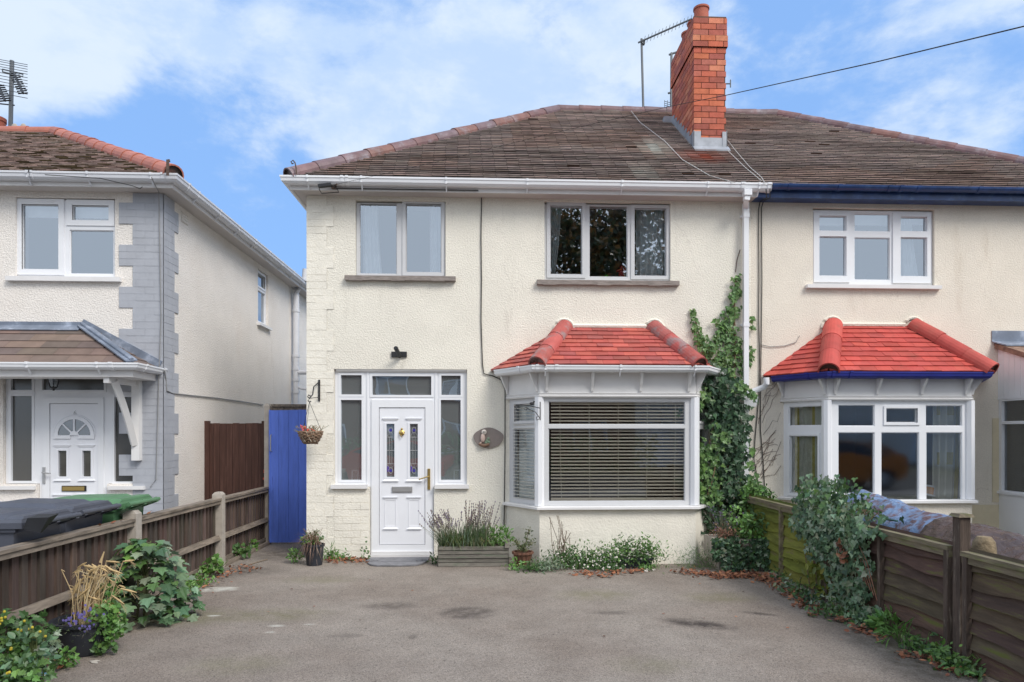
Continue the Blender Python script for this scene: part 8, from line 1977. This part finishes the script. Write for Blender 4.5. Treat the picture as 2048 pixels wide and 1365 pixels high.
o = thing('leafy_geranium', (tx + 0.28, ty - 0.05, th_), 'lime green leafy geranium with a few red flowers at the right of the black tub', 'plant', 'plants in the black tub'); bm = MB()
for (dx_, dy_, z, r_, n) in ((0.18, -0.08, th_ + 0.04, 0.09, 90), (0.23, -0.06, th_ - 0.02, 0.10, 100), (0.22, -0.10, 0.15, 0.09, 80), (0.16, 0.06, th_ + 0.12, 0.08, 44), (0.12, 0.10, th_ + 0.20, 0.06, 22), (0.22, -0.12, 0.07, 0.08, 36)):
    clump(bm, (tx + dx_, ty + dy_, z), (r_, r_, r_ * 0.9), n, rS, 'fresh' if z > 0.12 else 'mid', 0.036, 0.036, 'lobed', hemi=False)
bm.build('foliage', M['leaf'], o); bm = MB()
for (u, v) in ((170, 1214), (222, 1212), (219, 1218), (166, 1210)):
    c = P(u, v, ty + 0.05)
    for _ in range(12): bm.ball(c + rdir(rS) * 0.016, 0.009, 5, 3, vary((0.62, 0.03, 0.02), 0.2, rS))
tag(bm.build('flowers', M['flower'], o), kind='stuff')
# weedy bush in the near left corner
g0 = G(60, 1365)
o = thing('ragwort_bush', (g0.x, g0.y, 0), 'weedy bush with yellow buds in the near left corner against the fence', 'shrub'); bm = MB(); fb = MB()
for (u, v, Y, r_, n, key) in ((30, 1290, 4.55, 0.16, 150, 'mid'), (58, 1265, 4.6, 0.13, 120, 'mid'), (20, 1330, 4.45, 0.15, 140, 'fresh'), (50, 1310, 4.4, 0.15, 140, 'shrub'), (84, 1290, 4.6, 0.09, 60, 'grey'), (10, 1370, 4.3, 0.16, 110, 'fresh'), (60, 1350, 4.35, 0.13, 90, 'mid'), (5, 1235, 4.5, 0.06, 20, 'mid'), (40, 1390, 4.2, 0.15, 80, 'fresh'), (-20, 1310, 4.4, 0.15, 90, 'mid')):
    c = P(u, v, Y); c.x = max(c.x, FX + 0.12); clump(bm, c, (r_, r_, r_), n, rS, key, 0.052, 0.042, 'lobed' if rS.random() < 0.6 else 'oval', hemi=False, var=0.35)
for (u, v, Y) in ((38, 1258, 4.5), (50, 1250, 4.5), (5, 1240, 4.5), (10, 1232, 4.5), (24, 1300, 4.35), (90, 1268, 4.5), (14, 1345, 4.2), (58, 1258, 4.5), (4, 1252, 4.5)):
    for _ in range(2): fb.ball(P(u + rS.gauss(0, 5), v + rS.gauss(0, 4), Y - 0.1), 0.009, 6, 4, vary((0.55, 0.45, 0.05), 0.2, rS))
bm.build('foliage', M['leaf'], o); tag(fb.build('flower_buds', M['flower'], o), kind='stuff')
bm = MB()
for _ in range(18): c = P(rS.uniform(10, 95), rS.uniform(1250, 1320), 4.5); bm.tube([(max(c.x, FX + 0.1), 4.5, 0.0), c], 0.005, 4, (0.11, 0.14, 0.05))
bm.build('stems', M['stem'], o)
weed_plant('small lime green weed on the tarmac in front of the black tub', 128, 1338, 0.075, 0.13, 90, 'fresh', 0.04, 0.03)
# litter
g = G(70, 1358); bm = MB()
cr = [(0.55, 0.62, 0.66), (0.20, 0.45, 0.55), (0.60, 0.30, 0.12), (0.65, 0.62, 0.55), (0.15, 0.35, 0.20)]
pts = [[Vector((g.x - 0.06 + 0.025 * i + rS.gauss(0, 0.004), g.y - 0.04 + 0.022 * j + rS.gauss(0, 0.004), 0.012 + abs(rS.gauss(0, 0.014)))) for j in range(5)] for i in range(6)]
for i in range(5):
    for j in range(4): bm.face([pts[i][j], pts[i + 1][j], pts[i + 1][j + 1], pts[i][j + 1]], rS.choice(cr))
tag(bm.build('crumpled_wrapper', M['attr_gloss']), 'small crumpled colourful wrapper on the ground in the near left corner', 'litter')
g = G(182, 1326); bm = MB()
for k in range(3): leaf(bm, (g.x, g.y, 0.006), (0, -0.2, 1), (math.cos(k * 0.9), math.sin(k * 0.9) - 0.3, 0), 0.06, 0.04, 'oval', (0.42, 0.38, 0.33))
tag(bm.build('paper_scrap', M['dead_leaf']), 'pale torn scrap lying on the tarmac right of the black tub', 'litter')
bm = MB(); a = G(497, 1130, 0.01); b_ = G(535, 1119, 0.012); bm.tube([a, a.lerp(b_, 0.5) + Vector((0, 0.01, 0)), b_], 0.006, 5, (0.22, 0.17, 0.12)); tag(bm.build('fallen_twig', M['stem']), 'thin dry twig on the ground in front of the blue gate', 'twig')
bm = MB()
for k in range(7):
    y = 5.9 + k * 0.17 + rS.uniform(-0.05, 0.05); leaf(bm, (FX + rS.uniform(-0.03, 0.02), y, FT + 0.006), (0.2, -0.3, 1), (rS.gauss(0, 1), rS.gauss(0, 1), 0.2), 0.05, 0.035, 'oval', vary(rS.choice(BROWN + [(0.08, 0.05, 0.04)]), 0.25, rS), 0.4, -0.3)
tag(bm.build('dead_leaves_on_rail', M['dead_leaf']), 'a few curled dead leaves on the dark boarded fence top rail', 'leaves', kind='stuff')
# moss tufts on the left house gutter line
# basket flowers
bm = MB(); c = bk_c
o = thing('basket_flowers', (c.x, 8.80, zr_), 'dry stems and coral petals growing in the hanging basket', 'plant')
for _ in range(90):
    b_ = Vector((c.x + rS.gauss(0, 0.06), 8.80 + rS.gauss(0, 0.05), zr_ - 0.02)); t_ = b_ + Vector((rS.gauss(0.02, 0.06), rS.gauss(-0.03, 0.05), rS.uniform(0.02, 0.11))); bm.tube([b_, t_], 0.0026, 3, vary(rS.choice([(0.25, 0.20, 0.13), (0.18, 0.19, 0.10), (0.34, 0.24, 0.15)]), 0.25, rS), caps=False)
    if rS.random() < 0.5: leaf(bm, t_, rdir(rS) + Vector((0, -1, 0)), rdir(rS), 0.025, 0.014, 'oval', vary((0.16, 0.16, 0.08), 0.3, rS))
bm.build('stems', M['stem'], o); bm = MB()
for (u, v, n) in ((602, 857, 10), (608, 858, 10), (613, 859, 8), (626, 861, 4)):
    for _ in range(n): leaf(bm, P(u + rS.gauss(0, 2.5), v + rS.gauss(0, 2), 8.70), rdir(rS) + Vector((0, -1, 0)), rdir(rS), 0.03, 0.022, 'oval', vary((0.75, 0.16, 0.10) if u > 604 else (0.75, 0.16, 0.2), 0.2, rS))
bm.build('petals', M['flower'], o)
# ================================================================== the street behind the camera, seen only in the panes
rE = random.Random(8)
M['street_brick'] = mat('dull_red_brick', (0.20, 0.085, 0.06), 0.9, var=0.2, vscale=3, fine=0.15, fscale=9)
M['street_roof'] = mat('dark_street_roof', (0.06, 0.05, 0.048), 0.9, var=0.2, vscale=3)
M['bark'] = mat('bark', (0.085, 0.065, 0.05), 0.95, bump=0.6, bscale=14, var=0.25, vscale=5)
def terrace(x, y):
    wm = M['street_brick'] if x < 7 else M['render_left']
    o = thing('brick_house' if x < 7 else 'rendered_house', (x, y, 0), 'red brick house across the street, reflected in the lower panes' if x < 7 else 'white rendered house across the street, reflected in the blue-guttered bay', 'house', 'brick houses across the street' if x < 7 else 'white houses across the street')
    L = Loc((x + 3.4, y), (-1, 0))            # faces the camera side (+y)
    wins = [(0.9, 2.7, 0.8, 2.3), (4.3, 5.9, 3.5, 4.8), (0.9, 2.7, 3.5, 4.8)]; dr_ = (4.6, 5.6, 0.0, 2.2)
    b = MB(); b.plate(L, 0, 6.8, 0, 5.3, -0.3, 0, wins + [dr_]); b.box(x - 3.4, x + 3.4, y - 7, y - 0.3, 0, 5.3); b.build('wall', wm, o)
    b = MB(); b.prism([(x - 3.6, y + 0.4, 5.2), (x - 3.6, y - 3.5, 7.6), (x - 3.6, y - 7.4, 5.2)], (7.2, 0, 0)); b.build('roof', M['street_roof'], o)
    for q in wins: window_unit(L, *q, [(q[0] + 0.08, (q[0] + q[1]) / 2 - 0.04, q[2] + 0.08, q[3] - 0.08), ((q[0] + q[1]) / 2 + 0.04, q[1] - 0.08, q[2] + 0.08, q[3] - 0.08)], M['upvc'], o, gm=M['glass_low'])
    b = MB(); b.lbox(L, *dr_[:2], -0.2, -0.1, 0.02, 2.2); b.build('door', M['upvc'], o)
    b = MB(); b.lbox(L, 0.4, 3.2, -0.05, 0.0, 2.45, 3.25, (1, 1, 1)); return o
for i in range(7): terrace(-17 + 6.85 * i, -17.5)
def street_tree(x, y, h, rad, label, cols, n):
    o = thing('street_tree', (x, y, 0), label, 'tree', 'trees across the street'); b = MB()
    b.tube([(x, y, 0), (x + 0.1, y, h * 0.3), (x - 0.1, y, h * 0.6), (x, y, h * 0.9)], [0.32, 0.24, 0.15, 0.05], 8)
    for k in range(12):
        a = k * 2.4; z = h * (0.35 + 0.04 * k); b.tube([(x, y, z), (x + rad * 0.4 * math.cos(a), y + rad * 0.4 * math.sin(a), z + 0.8), (x + rad * 0.8 * math.cos(a), y + rad * 0.8 * math.sin(a), z + 1.4)], [0.09, 0.06, 0.02], 5)
    b.build('trunk', M['bark'], o); b = MB()
    cl = [(rdir(rE), rE.random() ** 0.4) for _ in range(46)]
    for _ in range(n):
        u, k = rE.choice(cl); c = Vector((x, y, h * 0.66)) + Vector((u.x * rad * k, u.y * rad * k, u.z * h * 0.36 * k))
        p = c + rdir(rE) * rE.uniform(0.1, rad * 0.30); leaf(b, p, rdir(rE), rdir(rE), 0.24, 0.20, 'oval', vary(rE.choice(cols), 0.35, rE, 0.1))
    b.build('crown', M['leaf'], o)
street_tree(5.8, -11.5, 15.0, 5.6, 'large autumn tree across the street, reflected in the three-pane upper window', [(0.05, 0.07, 0.022), (0.07, 0.085, 0.025), (0.20, 0.12, 0.035), (0.035, 0.05, 0.018), (0.26, 0.13, 0.03)], 17000)
b = MB()
for _ in range(3200):
    p = Vector((rE.uniform(-9, 7), -11.5 + rE.gauss(0, 0.35), rE.uniform(0, 1.5))); leaf(b, p, rdir(rE) + Vector((0, 1, 0.4)), rdir(rE), 0.16, 0.12, 'oval', vary(rE.choice(GREENS['mid']), 0.3, rE))
tag(b.build('street_hedge', M['leaf']), 'green hedge across the street, reflected in the door panes', 'hedge')
def car(x, y, colr, label, yaw=0.0, L_=4.2):
    o = thing('parked_car', (x, y, 0), label, 'car', 'cars parked in the street'); W = 0.86
    def sect(pts, w, dz=0): return pts
    side = [(-2.05, 0.32), (-2.1, 0.62), (-2.0, 0.82), (-1.1, 0.95), (-0.95, 0.97), (0.9, 1.0), (1.85, 0.98), (2.02, 0.85), (2.08, 0.55), (2.02, 0.32), (1.75, 0.28), (1.65, 0.5), (1.3, 0.62), (0.98, 0.5), (0.88, 0.26), (-0.88, 0.26), (-0.98, 0.5), (-1.3, 0.62), (-1.62, 0.5), (-1.72, 0.28)]
    b = MB(); b.prism([(x + a, y - W, z) for a, z in side], (0, 2 * W, 0), colr)
    for sy in (-1, 1): b.bar((x - 1.9, y + sy * W, 0.72), (x + 1.9, y + sy * W, 0.72), 0.06, 0.12, colr)
    b.build('body', M['attr_gloss'], o)
    lo = [(x - 1.05, y - 0.8, 0.96), (x + 1.55, y - 0.8, 0.98), (x + 1.55, y + 0.8, 0.98), (x - 1.05, y + 0.8, 0.96)]; hi = [(x - 0.35, y - 0.6, 1.42), (x + 1.05, y - 0.6, 1.42), (x + 1.05, y + 0.6, 1.42), (x - 0.35, y + 0.6, 1.42)]
    b = MB(); b.hexa(lo, hi, (0.02, 0.022, 0.025)); b.build('windows', M['attr_gloss'], o)
    b = MB(); b.hexa([(p[0], p[1], 1.40) for p in hi], [(p[0] * 1.0, p[1], 1.47) for p in hi], colr)
    for p, q in zip(lo, hi): b.bar(p, q, 0.07, 0.07, colr)
    b.build('roof', M['attr_gloss'], o)
    for wx in (-1.3, 1.3):
        for sy in (-1, 1):
            b = MB(); b.tube([(x + wx, y + sy * 0.68, 0.31), (x + wx, y + sy * 0.88, 0.31)], 0.31, 18, (0.015, 0.015, 0.015)); wo = b.build('wheel', M['attr_paint'], o)
            b = MB(); b.tube([(x + wx, y + sy * 0.80, 0.31), (x + wx, y + sy * 0.895, 0.31)], 0.19, 14, (0.45, 0.45, 0.46)); b.build('rim', M['attr_gloss'], wo)
    for sy in (-0.6, 0.6):
        b = MB(); b.ball((x - 2.02, y + sy, 0.7), 0.12, 8, 6, (0.7, 0.7, 0.7), (0.5, 1.2, 0.8)); b.build('headlight', M['attr_gloss'], o)
    return o
car(10.6, -3.9, (0.50, 0.17, 0.03), 'orange car parked in the street, reflected in the blue-guttered bay')
car(-3.4, -3.9, (0.50, 0.03, 0.02), 'red car parked in the street, reflected in the front door panes')
# street light whose arm shows as a reflection in the neighbour's upper window
o = thing('street_lamp', (13.3, -9.8, 0), 'grey street lamp with a curved arm across the street', 'street lamp'); b = MB()
b.tube([(13.3, -9.8, 0), (13.3, -9.8, 7.2)], 0.07, 8); b.build('column', M['steel'], o)
b = MB(); b.tube([(13.3, -9.8, 7.1), (13.3, -9.6, 7.6), (13.1, -9.0, 7.9), (12.9, -8.3, 7.95)], 0.05, 8); b.build('arm', M['steel'], o)
b = MB(); b.bar((12.95, -8.5, 7.92), (12.75, -7.8, 7.90), 0.22, 0.12); b.build('lamp_head', M['steel'], o)
